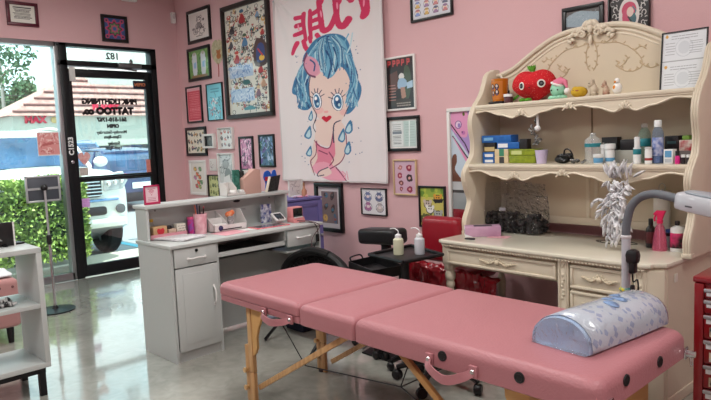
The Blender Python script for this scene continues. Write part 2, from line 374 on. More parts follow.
# thermostat-like white sensor, ceiling-edge emergency light
A0 = q(170.8, 12.5); A1 = q(176.2, 24)
r = thing('motion_sensor', 'small white motion sensor high beside the room corner', 'sensor', (XD-.003, A0.y-.01, A1.z), PI/2); w_, h_ = A1.y-A0.y-.01, A0.z-A1.z
MB().box(0, w_, -.045, 0, 0, h_, bev=.008).build('body', WHT, r); MB().ball((w_/2, -.045, h_*.6), (.02, .01, .03)).build('lens', mat('sensor_lens', (205, 200, 198), .3), r)
A0 = q(121, 0); r = thing('emergency_light', 'white emergency light box at the top of the wall above the door', 'light', (XD-.003, A0.y, A0.z-.012), PI/2)
MB().box(0, .17, -.07, 0, 0, .10, bev=.01).build('body', WHT, r)
# ------------------------------------------------------------------ framed pictures
FRAME_BLACK = mat('black_frame_wood', (24, 23, 24), .35, bump=.05)
FRAME_DARK = mat('dark_bronze_frame', (44, 38, 36), .35, bump=.1)
FRAME_WHITE = mat('white_frame_wood', (228, 226, 222), .45)
FRAME_GOLD = mat('pale_wood_frame', (206, 178, 138), .45)
def framed(label, px, bw, fm, fn, cat='framed picture', wall='b', mount=0, mountc=(232, 230, 226), depth=.022, name='picture_frame', group=None, dens=2.6, pm=None):
    x0, t0, b0, x1, t1, b1 = px
    hh = (b0-t0+b1-t1)/2; xl = x0 + (.11-.00018*x0)*hh/2; xr = x1 + (.11-.00018*x1)*hh/2
    if wall == 'b':
        g = lambda x, y: ony(x, y, YB); ax = lambda p: p.x; P = lambda u, z: (u, YB, z); rz = 0
    else:
        g = lambda x, y: onx(x, y, XD); ax = lambda p: p.y; P = lambda u, z: (XD, u, z); rz = PI/2
    u0, u1 = ax(g(xl, (t0+b0)/2)), ax(g(xr, (t1+b1)/2))
    zt = (g(x0, t0).z+g(x1, t1).z)/2; zb = (g(x0, b0).z+g(x1, b1).z)/2
    w, h = u1-u0, zt-zb; bw = bw*h/hh
    r = thing(name, label, cat, P(u0, zb), rz, group)
    mb = MB()
    for a, b, c, d in ((0, w, 0, bw), (0, w, h-bw, h), (0, bw, bw*.6, h-bw*.6), (w-bw, w, bw*.6, h-bw*.6)): mb.box(a, b, -depth, 0, c, d, bev=min(.003, bw*.2))
    mb.box(bw*.5, w-bw*.5, -.006, 0, bw*.5, h-bw*.5); mb.build('frame', fm, r)
    iw, ih = w-2*bw, h-2*bw; m = mount*h/hh
    if m: MB().box(bw*.9, w-bw*.9, -.009, -.006, bw*.9, h-bw*.9).build('mount', mat('mount_%d_%d_%d' % mountc, mountc, .8, var=.02), r)
    pw, ph = iw-2*m, ih-2*m; fx = (x1-x0)/w
    art = fn(max(12, int(pw*fx*dens*1.3)), max(12, int(ph*fx*dens*1.3)))
    sheet('print', art, pw, ph, pm or PRINT, r, (bw+m, -.0105, bw+m))
    return r
R_ = random.Random(11)
BOX = (0, 0, 1, 1); IN = (.08, .06, .92, .94)
def a_doc(nx, ny, bg=(232, 230, 220)):
    a = Art(BOX, nx, ny, bg); a.textlines((.12, .2, .88, .8), 8, (70, 65, 65), .035, R_, .85); a.textlines((.15, .08, .85, .2), 1, (40, 36, 40), .06, R_, 1); return a
def a_mandala(nx, ny):
    a = Art(BOX, nx, ny, (60, 84, 140))
    for rr, c in ((.46, (70, 100, 160)), (.4, (190, 70, 110)), (.31, (40, 40, 60)), (.26, (90, 140, 90)), (.18, (200, 90, 120)), (.1, (60, 110, 170))):
        a.poly([(.5+rr*(1+.18*math.cos(8*t*PI/32))*math.cos(t*PI/32), .5+rr*(1+.18*math.cos(8*t*PI/32))*math.sin(t*PI/32)) for t in range(64)], c)
    for cx in (.12, .88):
        for cy_ in (.12, .88): a.ell(cx, cy_, .1, .1, (200, 80, 110)); a.ell(cx, cy_, .05, .05, (50, 60, 90))
    return a
def a_line(nx, ny):
    a = Art(BOX, nx, ny, (232, 224, 220)); k = (60, 50, 52)
    a.ring(.52, .28, .13, .11, .022, k); a.ring(.46, .16, .05, .05, .02, k); a.ring(.62, .17, .05, .05, .02, k); a.ell(.47, .27, .025, .03, k); a.ell(.57, .27, .025, .03, k)
    a.poly([(.42, .4), (.6, .39), (.68, .62), (.35, .64)], (150, 145, 145)); a.ring(.5, .52, .16, .13, .02, k); a.ring(.3, .72, .12, .12, .02, k); a.ring(.66, .74, .14, .12, .02, k); a.ell(.3, .72, .06, .07, (170, 166, 164)); a.ell(.76, .3, .05, .05, (90, 84, 84))
    a.scrib((.2, .5, .8, .86), 14, [k], .018, .05, R_); a.textlines((.3, .9, .7, .95), 1, k, .02, R_); return a
def a_garden(nx, ny):
    a = Art(BOX, nx, ny, (112, 158, 84)); a.blobs(BOX, 60, [(86, 132, 64), (140, 180, 100), (70, 120, 60)], .02, .06, R_)
    for x in (.28, .72): a.poly([(x-.1, .12), (x+.1, .12), (x+.12, .6), (x+.08, .9), (x-.08, .9), (x-.12, .6)], (214, 220, 226), sm=4); a.poly([(x-.06, .45), (x+.08, .42), (x+.06, .66), (x-.05, .64)], (150, 190, 225)); a.ell(x, .12, .07, .06, (190, 180, 170))
    a.rect(.1, .9, .9, 1, (150, 120, 80)); return a
def a_pinktext(nx, ny):
    a = Art(BOX, nx, ny, (214, 74, 92)); a.rect(0, 0, 1, .1, (235, 170, 180)); a.textlines((.12, .14, .88, .92), 16, (236, 140, 148), .02, R_, .95); a.line([(.03, .02), (.97, .02), (.97, .98), (.03, .98), (.03, .02)], .03, (245, 205, 208)); return a
def a_blue(nx, ny):
    a = Art(BOX, nx, ny, (120, 200, 216)); a.scrib((.12, .35, .88, .92), 40, [(40, 60, 80), (200, 90, 110), (230, 240, 240), (60, 110, 130)], .022, .05, R_)
    a.blobs((.2, .4, .8, .85), 16, [(60, 90, 110), (190, 110, 120), (235, 240, 240)], .02, .05, R_, .6); a.textlines((.2, .1, .8, .25), 2, (80, 150, 175), .03, R_); return a
def a_flash(nx, ny, n=20, bg=(232, 226, 208), cols=((30, 26, 28), (178, 36, 46), (70, 90, 110), (90, 120, 80), (200, 150, 60))):
    a = Art(BOX, nx, ny, bg); rows = max(2, int(math.sqrt(n*ny/nx))); cc = max(2, n//rows)
    for i in range(rows):
        for j in range(cc):
            x = (j+.5+R_.uniform(-.15, .15))/cc; y = (i+.5+R_.uniform(-.15, .15))/rows; s = .36/cc; t = .36/rows
            a.ell(x, y, s*R_.uniform(.6, 1), t*R_.uniform(.6, 1), R_.choice(cols), R_.uniform(0, 3)); a.ell(x+s*R_.uniform(-.4, .4), y+t*R_.uniform(-.5, .5), s*.45, t*.45, R_.choice(cols), 0)
            a.ring(x, y, s*.8, t*.8, .012, cols[0], R_.uniform(0, 3), 5); a.ell(x, y-t*.2, s*.2, t*.2, bg)
    return a
def a_big(nx, ny):
    ky = 1.9; a = Art((0, 0, 1, ky), nx, ny, (214, 212, 200)); k = (34, 30, 32)
    cols = [(168, 34, 44), (150, 40, 40), (64, 84, 110), (84, 110, 90), (40, 36, 38), (190, 90, 80), (200, 160, 90), (40, 90, 100)]
    for _ in range(380):
        x, y = R_.uniform(.03, .97), R_.uniform(.03, ky-.03); c = R_.choice(cols)
        kind = R_.random(); s = R_.uniform(.016, .042)
        if kind < .4: a.ell(x, y, s, s*R_.uniform(.6, 1.5), c, R_.uniform(0, 3)); a.ell(x, y-s*.3, s*.4, s*.4, (226, 222, 208))
        elif kind < .7: a.line([(x, y-s), (x+s*.3, y), (x, y+s*1.4)], .014, c); a.line([(x-s, y), (x+s, y)], .012, k)
        else: a.ring(x, y, s, s, .01, k)
    def fig(x, y, s, c1, c2):
        a.ell(x, y-.8*s, .35*s, .35*s, (226, 190, 160)); a.ell(x, y-.98*s, .4*s, .25*s, c2); a.poly([(x-.3*s, y-.5*s), (x+.3*s, y-.5*s), (x+.55*s, y+.6*s), (x-.55*s, y+.6*s)], c1, sm=3); a.line([(x-.2*s, y+.6*s), (x-.25*s, y+1.05*s)], .018, k); a.line([(x+.2*s, y+.6*s), (x+.25*s, y+1.05*s)], .018, k); a.line([(x-.3*s, y-.4*s), (x-.7*s, y+.1*s)], .02, (226, 190, 160))
    for x, y, s, c1, c2 in ((.42, .2, .13, (160, 40, 44), (60, 110, 140)), (.16, .36, .11, (50, 46, 50), (230, 225, 215)), (.78, .2, .08, (120, 150, 180), (40, 36, 40)), (.46, .62, .12, (70, 120, 160), (60, 90, 60)), (.25, .9, .12, (168, 34, 44), (190, 60, 50)), (.12, .62, .09, (60, 60, 66), (200, 180, 140)), (.88, .52, .08, (168, 50, 50), (40, 36, 40)), (.85, 1.4, .1, (180, 140, 110), (60, 80, 70)), (.72, 1.55, .1, (110, 60, 80), (200, 170, 120)), (.2, 1.45, .11, (140, 120, 70), (120, 50, 50)), (.8, 1.15, .1, (168, 34, 44), (90, 120, 100))): fig(x, y, s, c1, c2)
    a.poly([(.68, 1.08), (.66, .8), (.72, .64), (.82, .62), (.93, .68), (.97, .85), (.94, 1.08)], (70, 50, 44), sm=3); a.poly([(.73, 1.02), (.72, .82), (.77, .72), (.84, .7), (.9, .76), (.91, .9), (.89, 1.02)], (40, 64, 120), sm=3); a.ell(.84, .96, .06, .05, (220, 180, 60)); a.line([(.76, .8), (.86, .92)], .03, (180, 60, 60))
    for y0, y1 in ((1.02, 1.24), (1.44, 1.68)):
        a.rect(.04, y0, .62, y1, (170, 190, 214)); a.scrib((.06, y0+.02, .6, y1-.02), 26, [(120, 150, 196), (205, 214, 228), (96, 130, 180)], .02, .04, R_)
    a.poly([(.35, 1.8), (.5, 1.76), (.64, 1.8), (.62, 1.84), (.37, 1.84)], (60, 130, 140)); a.ell(.45, 1.34, .09, .05, (40, 90, 90)); return a
def a_photo(nx, ny): a = Art(BOX, nx, ny, (70, 76, 78)); a.ell(.5, .6, .25, .35, (110, 118, 116)); a.ell(.5, .3, .14, .16, (140, 136, 130)); return a
def a_sketch(nx, ny):
    a = Art(BOX, nx, ny, (206, 208, 208)); a.scrib(BOX, 40, [(90, 96, 100), (120, 126, 130), (240, 240, 240)], .02, .09, R_); a.ell(.45, .3, .2, .14, (168, 172, 174)); a.ell(.6, .62, .25, .2, (140, 148, 150)); a.ring(.45, .3, .2, .14, .02, (70, 74, 76)); a.poly([(.3, .7), (.7, .6), (.8, .9), (.2, .95)], (228, 228, 228)); return a
def a_pinkdark(nx, ny):
    a = Art(BOX, nx, ny, (206, 130, 170)); a.scrib(BOX, 60, [(60, 40, 60), (120, 70, 110), (240, 200, 220)], .03, .08, R_); a.blobs(IN, 12, [(90, 60, 90), (235, 190, 210)], .05, .12, R_, .6); return a
def a_bluegreen(nx, ny):
    a = Art(BOX, nx, ny, (84, 120, 150)); a.blobs(BOX, 50, [(60, 110, 90), (130, 160, 210), (50, 70, 90), (170, 190, 220), (100, 90, 150)], .04, .14, R_, .6); a.scrib(BOX, 25, [(30, 34, 40), (190, 210, 230)], .02, .08, R_); return a
def a_fruit(nx, ny):
    a = Art(BOX, nx, ny, (228, 224, 216))
    for x, y, c in ((.3, .2, (222, 180, 90)), (.68, .2, (110, 160, 110)), (.45, .38, (220, 110, 70)), (.62, .48, (226, 120, 70)), (.28, .5, (200, 120, 170)), (.72, .66, (90, 150, 100)), (.5, .66, (225, 110, 80)), (.36, .8, (215, 90, 90)), (.6, .82, (160, 180, 90))): a.ell(x, y, .12, .065, c, .5); a.ell(x+.06, y-.05, .05, .03, (120, 160, 100)); a.ring(x, y, .12, .065, .015, (110, 90, 100))
    return a
def a_yellow(nx, ny):
    a = Art(BOX, nx, ny, (208, 198, 104)); k = (40, 38, 36)
    a.rect(0, .0, 1, .24, (150, 176, 70)); a.blobs((0, 0, 1, .25), 14, [(110, 150, 60), (190, 200, 80)], .03, .1, R_)
    for x, y, s, c in ((.3, .44, .16, (206, 190, 180)), (.74, .28, .16, (222, 160, 60)), (.28, .82, .18, (96, 104, 62)), (.74, .7, .17, (176, 178, 178)), (.4, .58, .16, (236, 234, 228))):
        a.ell(x, y, s, s*.62, c); a.ring(x, y, s, s*.62, .025, k); a.ell(x-s*.3, y-.03, .025, .02, k); a.ell(x+s*.3, y-.03, .025, .02, k); a.ell(x-s*.8, y-s*.5, .06, .05, c); a.ell(x+s*.8, y-s*.5, .06, .05, c)
    a.poly([(.5, .3), (.98, .28), (.92, .38), (.62, .4)], (30, 30, 34)); a.poly([(.5, .78), (.98, .78), (.98, .92), (.55, .94)], (190, 192, 190)); a.rect(0, .74, .2, .94, (90, 96, 60)); a.line([(.1, .8), (.45, .84)], .05, (200, 196, 120)); return a
def a_four(nx, ny):
    a = Art(BOX, nx, ny, (226, 224, 226))
    for x, y, c in ((.25, .3, (110, 120, 160)), (.72, .3, (96, 104, 140)), (.25, .7, (170, 110, 150)), (.74, .72, (190, 180, 176))):
        a.ell(x, y-.1, .1, .08, c); a.ell(x, y+.06, .14, .11, c); a.ell(x, y, .07, .06, (226, 210, 210)); a.ring(x, y+.02, .16, .17, .018, (80, 80, 110)); a.line([(x-.08, y-.2), (x, y-.13), (x+.08, y-.2)], .025, c)
    return a
def a_mag(nx, ny):
    a = Art(BOX, nx, ny, (44, 42, 44)); a.rect(.04, .02, .96, .16, (50, 34, 36))
    for x in (.12, .3, .46, .62, .82): a.line([(x-.05, .14), (x-.05, .04), (x+.03, .05), (x+.03, .09), (x-.04, .1)], .035, (190, 70, 70))
    a.poly([(.1, .3), (.4, .24), (.45, .6), (.15, .7)], (92, 60, 54)); a.poly([(.66, .2), (.84, .22), (.9, .5), (.8, .8), (.62, .84)], (66, 82, 64), sm=4)
    a.ell(.55, .37, .1, .07, (216, 214, 210)); a.poly([(.44, .42), (.68, .42), (.74, .56), (.42, .6)], (150, 180, 206), sm=3); a.poly([(.74, .5), (.95, .46), (.95, .6), (.74, .62)], (170, 196, 216)); a.poly([(.5, .58), (.66, .58), (.7, .78), (.54, .82)], (170, 130, 112)); a.ell(.5, .88, .4, .08, (60, 54, 50)); a.textlines((.06, .5, .34, .85), 6, (170, 120, 110), .02, R_); a.textlines((.3, .87, .9, .97), 2, (150, 140, 130), .02, R_); return a
def a_papers(nx, ny):
    a = Art(BOX, nx, ny, (206, 214, 210)); a.rect(.02, .02, .48, .98, (222, 226, 224)); a.rect(.52, .02, .98, .98, (184, 204, 198)); a.textlines((.08, .1, .44, .48), 5, (110, 116, 116), .025, R_); a.rect(.08, .4, .44, .5, (120, 130, 140)); a.textlines((.08, .55, .44, .9), 6, (120, 126, 126), .02, R_); a.textlines((.58, .1, .94, .9), 8, (150, 170, 166), .018, R_); a.line([(.75, 0), (.72, 1)], .04, (226, 236, 232)); return a
def a_pink6(nx, ny):
    a = Art(BOX, nx, ny, (208, 172, 190))
    for x, y, c, s in ((.28, .2, (180, 110, 110), .12), (.7, .2, (150, 40, 70), .15), (.25, .45, (160, 50, 80), .13), (.7, .52, (60, 40, 44), .17), (.3, .68, (120, 60, 60), .13), (.3, .86, (140, 60, 80), .1), (.7, .86, (150, 50, 80), .14)): a.poly([(x+s*math.cos(t)*R_.uniform(.6, 1.2), y+s*.75*math.sin(t)*R_.uniform(.6, 1.1)) for t in [i*.7 for i in range(9)]], c, sm=2); a.ell(x, y, s*.35, s*.25, (222, 170, 160))
    return a
def a_dolls(nx, ny):
    a = Art(BOX, nx, ny, (206, 206, 214)); cs = [(150, 110, 150), (120, 140, 200), (200, 120, 120), (200, 160, 70), (90, 90, 120)]
    for i in range(3):
        for j in range(4):
            x, y = .12+j*.25, .2+i*.3; c = cs[(i*3+j*2) % 5]; a.ell(x, y-.06, .06, .07, (225, 200, 170)); a.poly([(x-.08, y+.12), (x-.03, y-.02), (x+.03, y-.02), (x+.08, y+.12)], c); a.ell(x, y-.1, .06, .05, cs[(i+j) % 5]); a.ring(x, y, .08, .12, .012, (60, 50, 70))
    return a
def a_silver(nx, ny):
    a = Art(BOX, nx, ny, (92, 88, 88)); a.poly([(0, .2), (.25, .06), (.45, .04), (1, .18), (1, .42), (.4, .6), (0, .52)], (150, 168, 178), sm=0); a.blobs((0, .1, 1, .5), 60, [(170, 186, 194), (134, 152, 164)], .01, .025, R_); a.poly([(.05, .8), (.3, .62), (.6, .62), (.8, .8), (.7, 1), (.1, 1)], (190, 70, 90), sm=4); a.rect(.86, .62, 1, .7, (190, 190, 180)); return a
def a_damask(nx, ny):
    a = Art((0, 0, 1, 1.2), nx, ny, (40, 38, 40)); w_ = (196, 194, 190)
    for sx in (-1, 1):
        for t in range(7):
            x, y = .5+sx*(.40+.05*math.sin(t*2)), .08+t*.16; a.ring(x, y, .05, .06, .022, w_, t, t+4.4); a.ring(x-sx*.09, y+.07, .04, .04, .018, w_, -t, -t+4)
    a.ell(.5, .55, .27, .42, (214, 208, 204)); a.ell(.5, .45, .19, .2, (196, 66, 100)); a.ell(.42, .62, .1, .2, (200, 80, 112)); a.ell(.6, .68, .09, .14, (60, 100, 110)); a.ell(.53, .5, .09, .12, (220, 196, 186)); a.line([(.48, .62), (.56, .75), (.5, .9)], .04, (50, 50, 54)); a.line([(.6, .38), (.68, .5), (.62, .62)], .03, (60, 120, 130)); return a
def a_small(nx, ny): a = Art(BOX, nx, ny, (222, 214, 210)); a.scrib((.25, .2, .75, .8), 9, [(150, 130, 134)], .03, .1, R_); return a
framed('dark red framed handwritten certificate above the big window', (4.6, .8, 24.6, 36.6, 3.4, 27.6), 3.3, mat('maroon_frame', (88, 22, 40), .35), a_doc, cat='certificate', wall='d')
framed('black framed blue and pink mandala picture above the door', (99.8, 14, 41.3, 126, 17, 43.1), 3.1, FRAME_BLACK, a_mandala, wall='d')
framed('black framed pencil drawing of a teddy figure, top left of the back wall', (187, 12, 45.4, 210, 5, 40), 3.2, FRAME_BLACK, a_line, mount=1.5)
framed('black framed green picture with two pale figures', (187.6, 49, 82.7, 210, 45, 78.8), 3, FRAME_BLACK, a_garden)
framed('black framed tall red and pink text print', (186.2, 87.4, 123.4, 201.5, 85, 122.6), 1.7, FRAME_BLACK, a_pinktext)
framed('thin dark framed turquoise print left of the huge poster', (206.6, 84, 121.4, 222.6, 82.4, 120), .9, FRAME_BLACK, a_blue)
framed('huge dark framed poster crowded with small tattoo designs', (221.7, 8.3, 120.6, 269, -6, 115.8), 4.6, FRAME_DARK, a_big, cat='poster', mount=.1, depth=.04, dens=3.4)
framed('black framed tattoo flash sheet half behind a small white framed photo', (186, 127.6, 155.6, 206.4, 126.6, 156.4), 3, FRAME_BLACK, lambda x, y: a_flash(x, y, 20))
framed('small white framed dark photo overlapping a black framed flash sheet', (204.6, 134.2, 148.4, 215.8, 133.4, 148), 2.1, FRAME_WHITE, a_photo, depth=.045)
framed('white edged canvas with red tattoo designs below the turquoise print', (219.6, 128, 149, 234, 127, 149), .8, FRAME_WHITE, lambda x, y: a_flash(x, y, 12, (220, 216, 212), ((110, 90, 96), (205, 110, 90), (150, 150, 160), (60, 56, 60))), depth=.04)
framed('black framed tall pink and purple print under the huge poster', (239.3, 136.8, 170.5, 253.4, 135.8, 171), 2.2, FRAME_BLACK, a_pinkdark)
framed('black framed blue and green print beside the hanging tapestry', (259, 134.6, 166.5, 274.6, 134.2, 167.4), 1.8, FRAME_BLACK, a_bluegreen)
framed('white framed print of orange and green motifs near the room corner', (189.6, 160, 194, 206, 160.4, 195.4), 2.2, FRAME_WHITE, a_fruit, mount=1)
framed('tiny unframed pale card between two white framed prints', (209.6, 158.9, 170.6, 216.2, 158.8, 171), .4, FRAME_WHITE, a_small, depth=.006, cat='card', name='wall_card')
framed('white framed black and white sketch behind the letter organiser', (218.4, 153, 188, 234, 153, 189), 1.5, FRAME_WHITE, a_sketch, depth=.03)
framed('small yellow green tattoo print with a dark frame, at the desk ledge', (208.8, 174.4, 197, 220.2, 174.8, 197), 1.0, FRAME_DARK, lambda x, y: a_flash(x, y, 12, (206, 206, 150), ((60, 80, 60), (110, 120, 70), (50, 44, 46), (150, 150, 90))), depth=.03)
framed('black framed tall picture with a wide pale mount right of the purple cabinet', (316, 183, 231, 343, 183, 231), 3.6, FRAME_BLACK, lambda x, y: a_flash(x, y, 8, (120, 96, 100), ((150, 60, 50), (60, 100, 130), (200, 150, 80), (50, 40, 50))), mount=4.6, mountc=(198, 188, 192), depth=.035)
framed('thin dark framed white print of four small characters', (361.8, 187.6, 214.6, 387, 188.6, 215.5), 1.0, FRAME_BLACK, a_four)
framed('white framed dark magazine cover right of the tapestry', (385.2, 58.2, 111.6, 415.5, 54, 109.4), 2, FRAME_WHITE, a_mag, cat='poster')
framed('thick black framed pair of pale papers below the magazine cover', (387.6, 117.4, 151.4, 420, 115, 151.2), 3.2, FRAME_BLACK, a_papers, mount=1.3)
framed('pale wood framed pink print of six dark motifs', (393.8, 159.4, 194.4, 417.2, 159.2, 195.8), 1.6, FRAME_GOLD, a_pink6)
framed('black framed yellow cartoon print behind the red chair', (419.4, 185.6, 227, 446, 186.2, 228), 1.9, FRAME_BLACK, a_yellow)
framed('black framed picture of small coloured dolls at the top edge, right of the tapestry', (411, -10, 23.3, 453, -18, 15), 2.4, FRAME_BLACK, a_dolls, mount=1, mountc=(208, 208, 208))
framed('black framed silver and pink picture behind the carved hutch crest', (563, 8.9, 44, 604.5, 1.6, 41), 4.2, FRAME_BLACK, a_silver)
framed('black damask framed oval portrait with pink hair above the hutch', (609.5, -6, 42, 651, -14, 42), 1.6, FRAME_BLACK, a_damask, depth=.03)
# heart-shaped paper fan
P0 = ony(218.2, 58, YB); s = ony(212.2, 58, YB); sc = (P0.x-s.x)/6; sz_ = (ony(218, 50, YB).z-P0.z)/8
r = thing('paper_fan', 'dried leaf shaped paper fan with a printed bear beside the huge poster', 'fan', (P0.x, YB, P0.z))
pts = cm2([(0, -6.5), (-4, -2), (-6.2, 4), (-6.4, 10), (-4.6, 16), (-1.2, 18.6), (.2, 16.6), (2, 18), (5, 15.6), (6.2, 10), (5.6, 3), (3.6, -3)], 4, True)
MB().prism([(a*sc*.92, b*sz_) for a, b in pts], -.006, -.002).build('leaf', mat('fan_leaf', (196, 186, 156), .8, rgb2=(168, 160, 128), scale=25, bump=.3, bscale=60), r)
mb = MB(); bc = mat('fan_bear', (176, 112, 66), .8)
for x, z, a, b in ((1.2, 5.6, 2.2, 1.9), (-.4, 7.4, .8, .8), (2.8, 7.4, .8, .8), (1.2, 1.8, 2.4, 3)): mb.prism([(sc*.9*(x+a*math.cos(t*PI/8)), sz_*(z+b*math.sin(t*PI/8))) for t in range(16)], -.008, -.006)
mb.build('bear_print', bc, r); MB().tube([(0, -.005, -5*sz_), (.2*sc, -.005, -12*sz_), (-.2*sc, -.005, -19*sz_)], .006, 6).build('handle', mat('fan_stick', (178, 92, 88), .6), r)
# ------------------------------------------------------------------ tapestry
A0 = ony(279.5, 80, YB); A1 = ony(388.5, 80, YB); zb = ony(336, 181.5, YB).z; zt = ony(330, -16, YB).z
tw, th_ = A1.x-A0.x, zt-zb
art = Art((277, -20, 388.5, 181), 300, 520, (226, 218, 218))
art.ny
PKC = (208, 52, 96); K = (58, 56, 84); BL1, BL2, BL3, BL4 = (110, 168, 196), (62, 120, 160), (36, 74, 120), (186, 214, 222); SK = (230, 204, 194)
def glyph(ls, w, c=PKC, sm=3):
    for l in ls: art.line(l, w, c, sm=sm)
# kanji-like brush letters along the top (partly cut by the picture edge)
glyph([[(311, 3), (311, 30)], [(318, 2), (318, 30)], [(303, 6), (311, 6)], [(302, 14), (311, 14)], [(301, 23), (311, 21)], [(318, 6), (327, 4)], [(318, 13), (327, 12)], [(318, 21), (328, 20)], [(303, 32), (298, 42)], [(309, 31), (312, 40), (322, 40), (325, 34)], [(316, 29), (317, 33)], [(325, 28), (329, 33)]], 4.6)
glyph([[(330, -12), (329, 10), (331, 24), (338, 24), (344, 12)]], 6); art.ell(331, -8, 4, 8, PKC)
glyph([[(346, -14), (345, 8), (347, 22), (352, 25), (357, 20)]], 6.5); art.ell(347, -6, 5, 10, PKC)
glyph([[(357, -10), (361, 2)], [(371, -14), (374, 2), (371, 20)]], 7); art.ell(372, 6, 5, 16, PKC, -.1); art.ell(358, -6, 4, 9, PKC)
for x, y in ((330, 8), (346, 4), (371, 8), (305, 16)): art.ell(x, y, 1, 3.4, (238, 150, 176))
# hair at the back, then face, ears, fringe
art.poly([(310, 44), (322, 33), (340, 30), (354, 38), (360, 56), (361, 72), (366, 88), (362, 102), (354, 112), (345, 108), (350, 84), (318, 74), (322, 92), (310, 104), (300, 100), (305, 90), (294, 84), (298, 70), (306, 60)], BL2, sm=6)
for x0, y0, x1, y1, x2, y2, c in ((312, 46, 304, 66, 298, 80, BL1), (316, 60, 308, 80, 304, 98, BL4), (312, 72, 306, 90, 312, 102, BL3), (306, 62, 299, 74, 300, 84, BL3), (355, 60, 362, 80, 360, 100, BL1), (358, 74, 356, 94, 352, 108, BL4), (352, 90, 362, 90, 360, 104, BL3), (318, 84, 312, 92, 306, 96, BL1)): art.line([(x0, y0), (x1, y1), (x2, y2)], 2, c, sm=5)
art.poly([(316, 68), (330, 62), (350, 66), (357, 82), (356, 100), (350, 113), (340, 121), (330, 120), (320, 110), (314, 96), (313, 80)], SK, sm=6)
art.poly([(318, 115), (336, 118), (346, 118), (341, 126), (344, 138), (330, 144), (318, 136), (320, 124)], SK, sm=4)
art.line([(316, 68), (313, 82), (315, 98), (321, 110), (318, 118)], 1.1, K, sm=6); art.line([(356, 84), (356, 100), (349, 114)], 1.0, K, sm=5)
art.poly([(312, 46), (309, 56), (314, 67), (322, 70), (328, 64), (326, 54), (320, 50)], (226, 160, 176), sm=5); art.line([(312, 44), (309, 54), (313, 66), (321, 71)], 1.6, (110, 60, 90), sm=5); art.line([(316, 52), (322, 56), (321, 64)], 1.8, BL3, sm=4); art.ell(320, 60, 2.4, 4, (236, 190, 190))
art.poly([(316, 50), (322, 38), (336, 31), (350, 38), (357, 54), (356, 66), (350, 58), (344, 66), (336, 74), (330, 70), (327, 60)], BL1, sm=6)
for a_, b_, c_, cc in (((324, 40), (322, 50), (328, 66), BL4), ((332, 34), (334, 50), (330, 70), BL2), ((338, 34), (342, 48), (338, 70), BL4), ((344, 38), (348, 50), (346, 64), BL2), ((334, 46), (338, 58), (334, 74), BL3), ((350, 44), (354, 56), (355, 66), BL3), ((327, 44), (326, 54), (328, 64), BL3), ((341, 44), (344, 58), (341, 68), BL3), ((322, 38), (332, 32), (344, 34), BL3)): art.line([a_, b_, c_], 1.7, cc, sm=5)
rs_ = random.Random(21)
for k_ in range(150):      # flowing strands of the wavy hair
    t = rs_.random(); left = rs_.random() < .55
    if left: p = [(330+rs_.uniform(-6, 4), 33+rs_.uniform(0, 6)), (316-6*t+rs_.uniform(-2, 2), 46+8*t), (306-5*t+rs_.uniform(-3, 3), 64+8*t), (300+8*(1-t)+rs_.uniform(-4, 4), 80+8*rs_.random()), (303+10*(1-t)+rs_.uniform(-6, 4), 90+12*rs_.random())]
    else: p = [(338+rs_.uniform(-6, 6), 32+rs_.uniform(0, 4)), (350+4*t, 44+6*t), (357+2*t+rs_.uniform(-2, 2), 62), (360+rs_.uniform(-3, 3), 80), (356+rs_.uniform(-5, 6), 96+rs_.uniform(-4, 10))]
    if left and 309 < p[1][0] < 324 and 50 < p[1][1] < 62 and rs_.random() < .6: continue
    art.line(p, rs_.uniform(.5, 1.2), rs_.choice((BL1, BL2, BL3, BL4, (140, 190, 210), (80, 140, 176))), .85, sm=4)
for k_ in range(40):
    x = rs_.uniform(324, 350); art.line([(334+(x-334)*.4, 33), (x-1, 46), (x+rs_.uniform(-2, 2), 60+rs_.uniform(0, 8))], rs_.uniform(.5, 1.0), rs_.choice((BL1, BL2, BL3, BL4)), .85, sm=4)
art.poly([(312, 48), (309.5, 56), (314, 66), (321, 69), (326, 64), (324, 55), (319, 50)], (214, 150, 170), sm=5); art.line([(316, 52), (321, 57), (320, 64)], 1.6, BL3, sm=4); art.line([(312, 46), (309, 56), (313, 66), (321, 70)], 1.1, (110, 60, 90), sm=5)
art.line([(356, 34), (352, 42), (355, 50), (352, 52), (358, 54)], 1.4, BL1, sm=4); art.line([(360, 34), (358, 46), (355, 52)], 1.4, BL4, sm=4)
for cx, cy_, rx in ((321.8, 96, 4.4), (342.6, 99, 5.2)):   # eyes with long lashes
    art.ell(cx, cy_, rx+.8, 9.2, (84, 86, 112), -.1); art.ell(cx, cy_, rx, 8.6, (236, 240, 244), -.1); art.ell(cx, cy_, rx-1.2, 7.2, BL2, -.1); art.ell(cx, cy_+1, rx-2.8, 4.6, BL3, -.1); art.ell(cx-1, cy_-3, 1.5, 2, (250, 250, 250)); art.ell(cx+1, cy_+3, 1.3, 1.6, BL4)
    for k_ in range(6): t = -2.7+k_*.44; art.line([(cx+rx*math.cos(t), cy_+9*math.sin(t)), (cx+(rx+4.5)*math.cos(t), cy_+13.5*math.sin(t))], .9, K)
art.ell(331, 108, 2.4, 1.3, (232, 150, 150), a=.7); art.poly([(326, 114), (329, 112), (331, 113.4), (334, 112), (336.4, 114), (332, 118.4), (329.6, 118)], (196, 24, 54), sm=3); art.ell(324, 106, 4.5, 3.4, (236, 160, 160), a=.45); art.ell(348, 110, 4, 3, (236, 160, 160), a=.45)
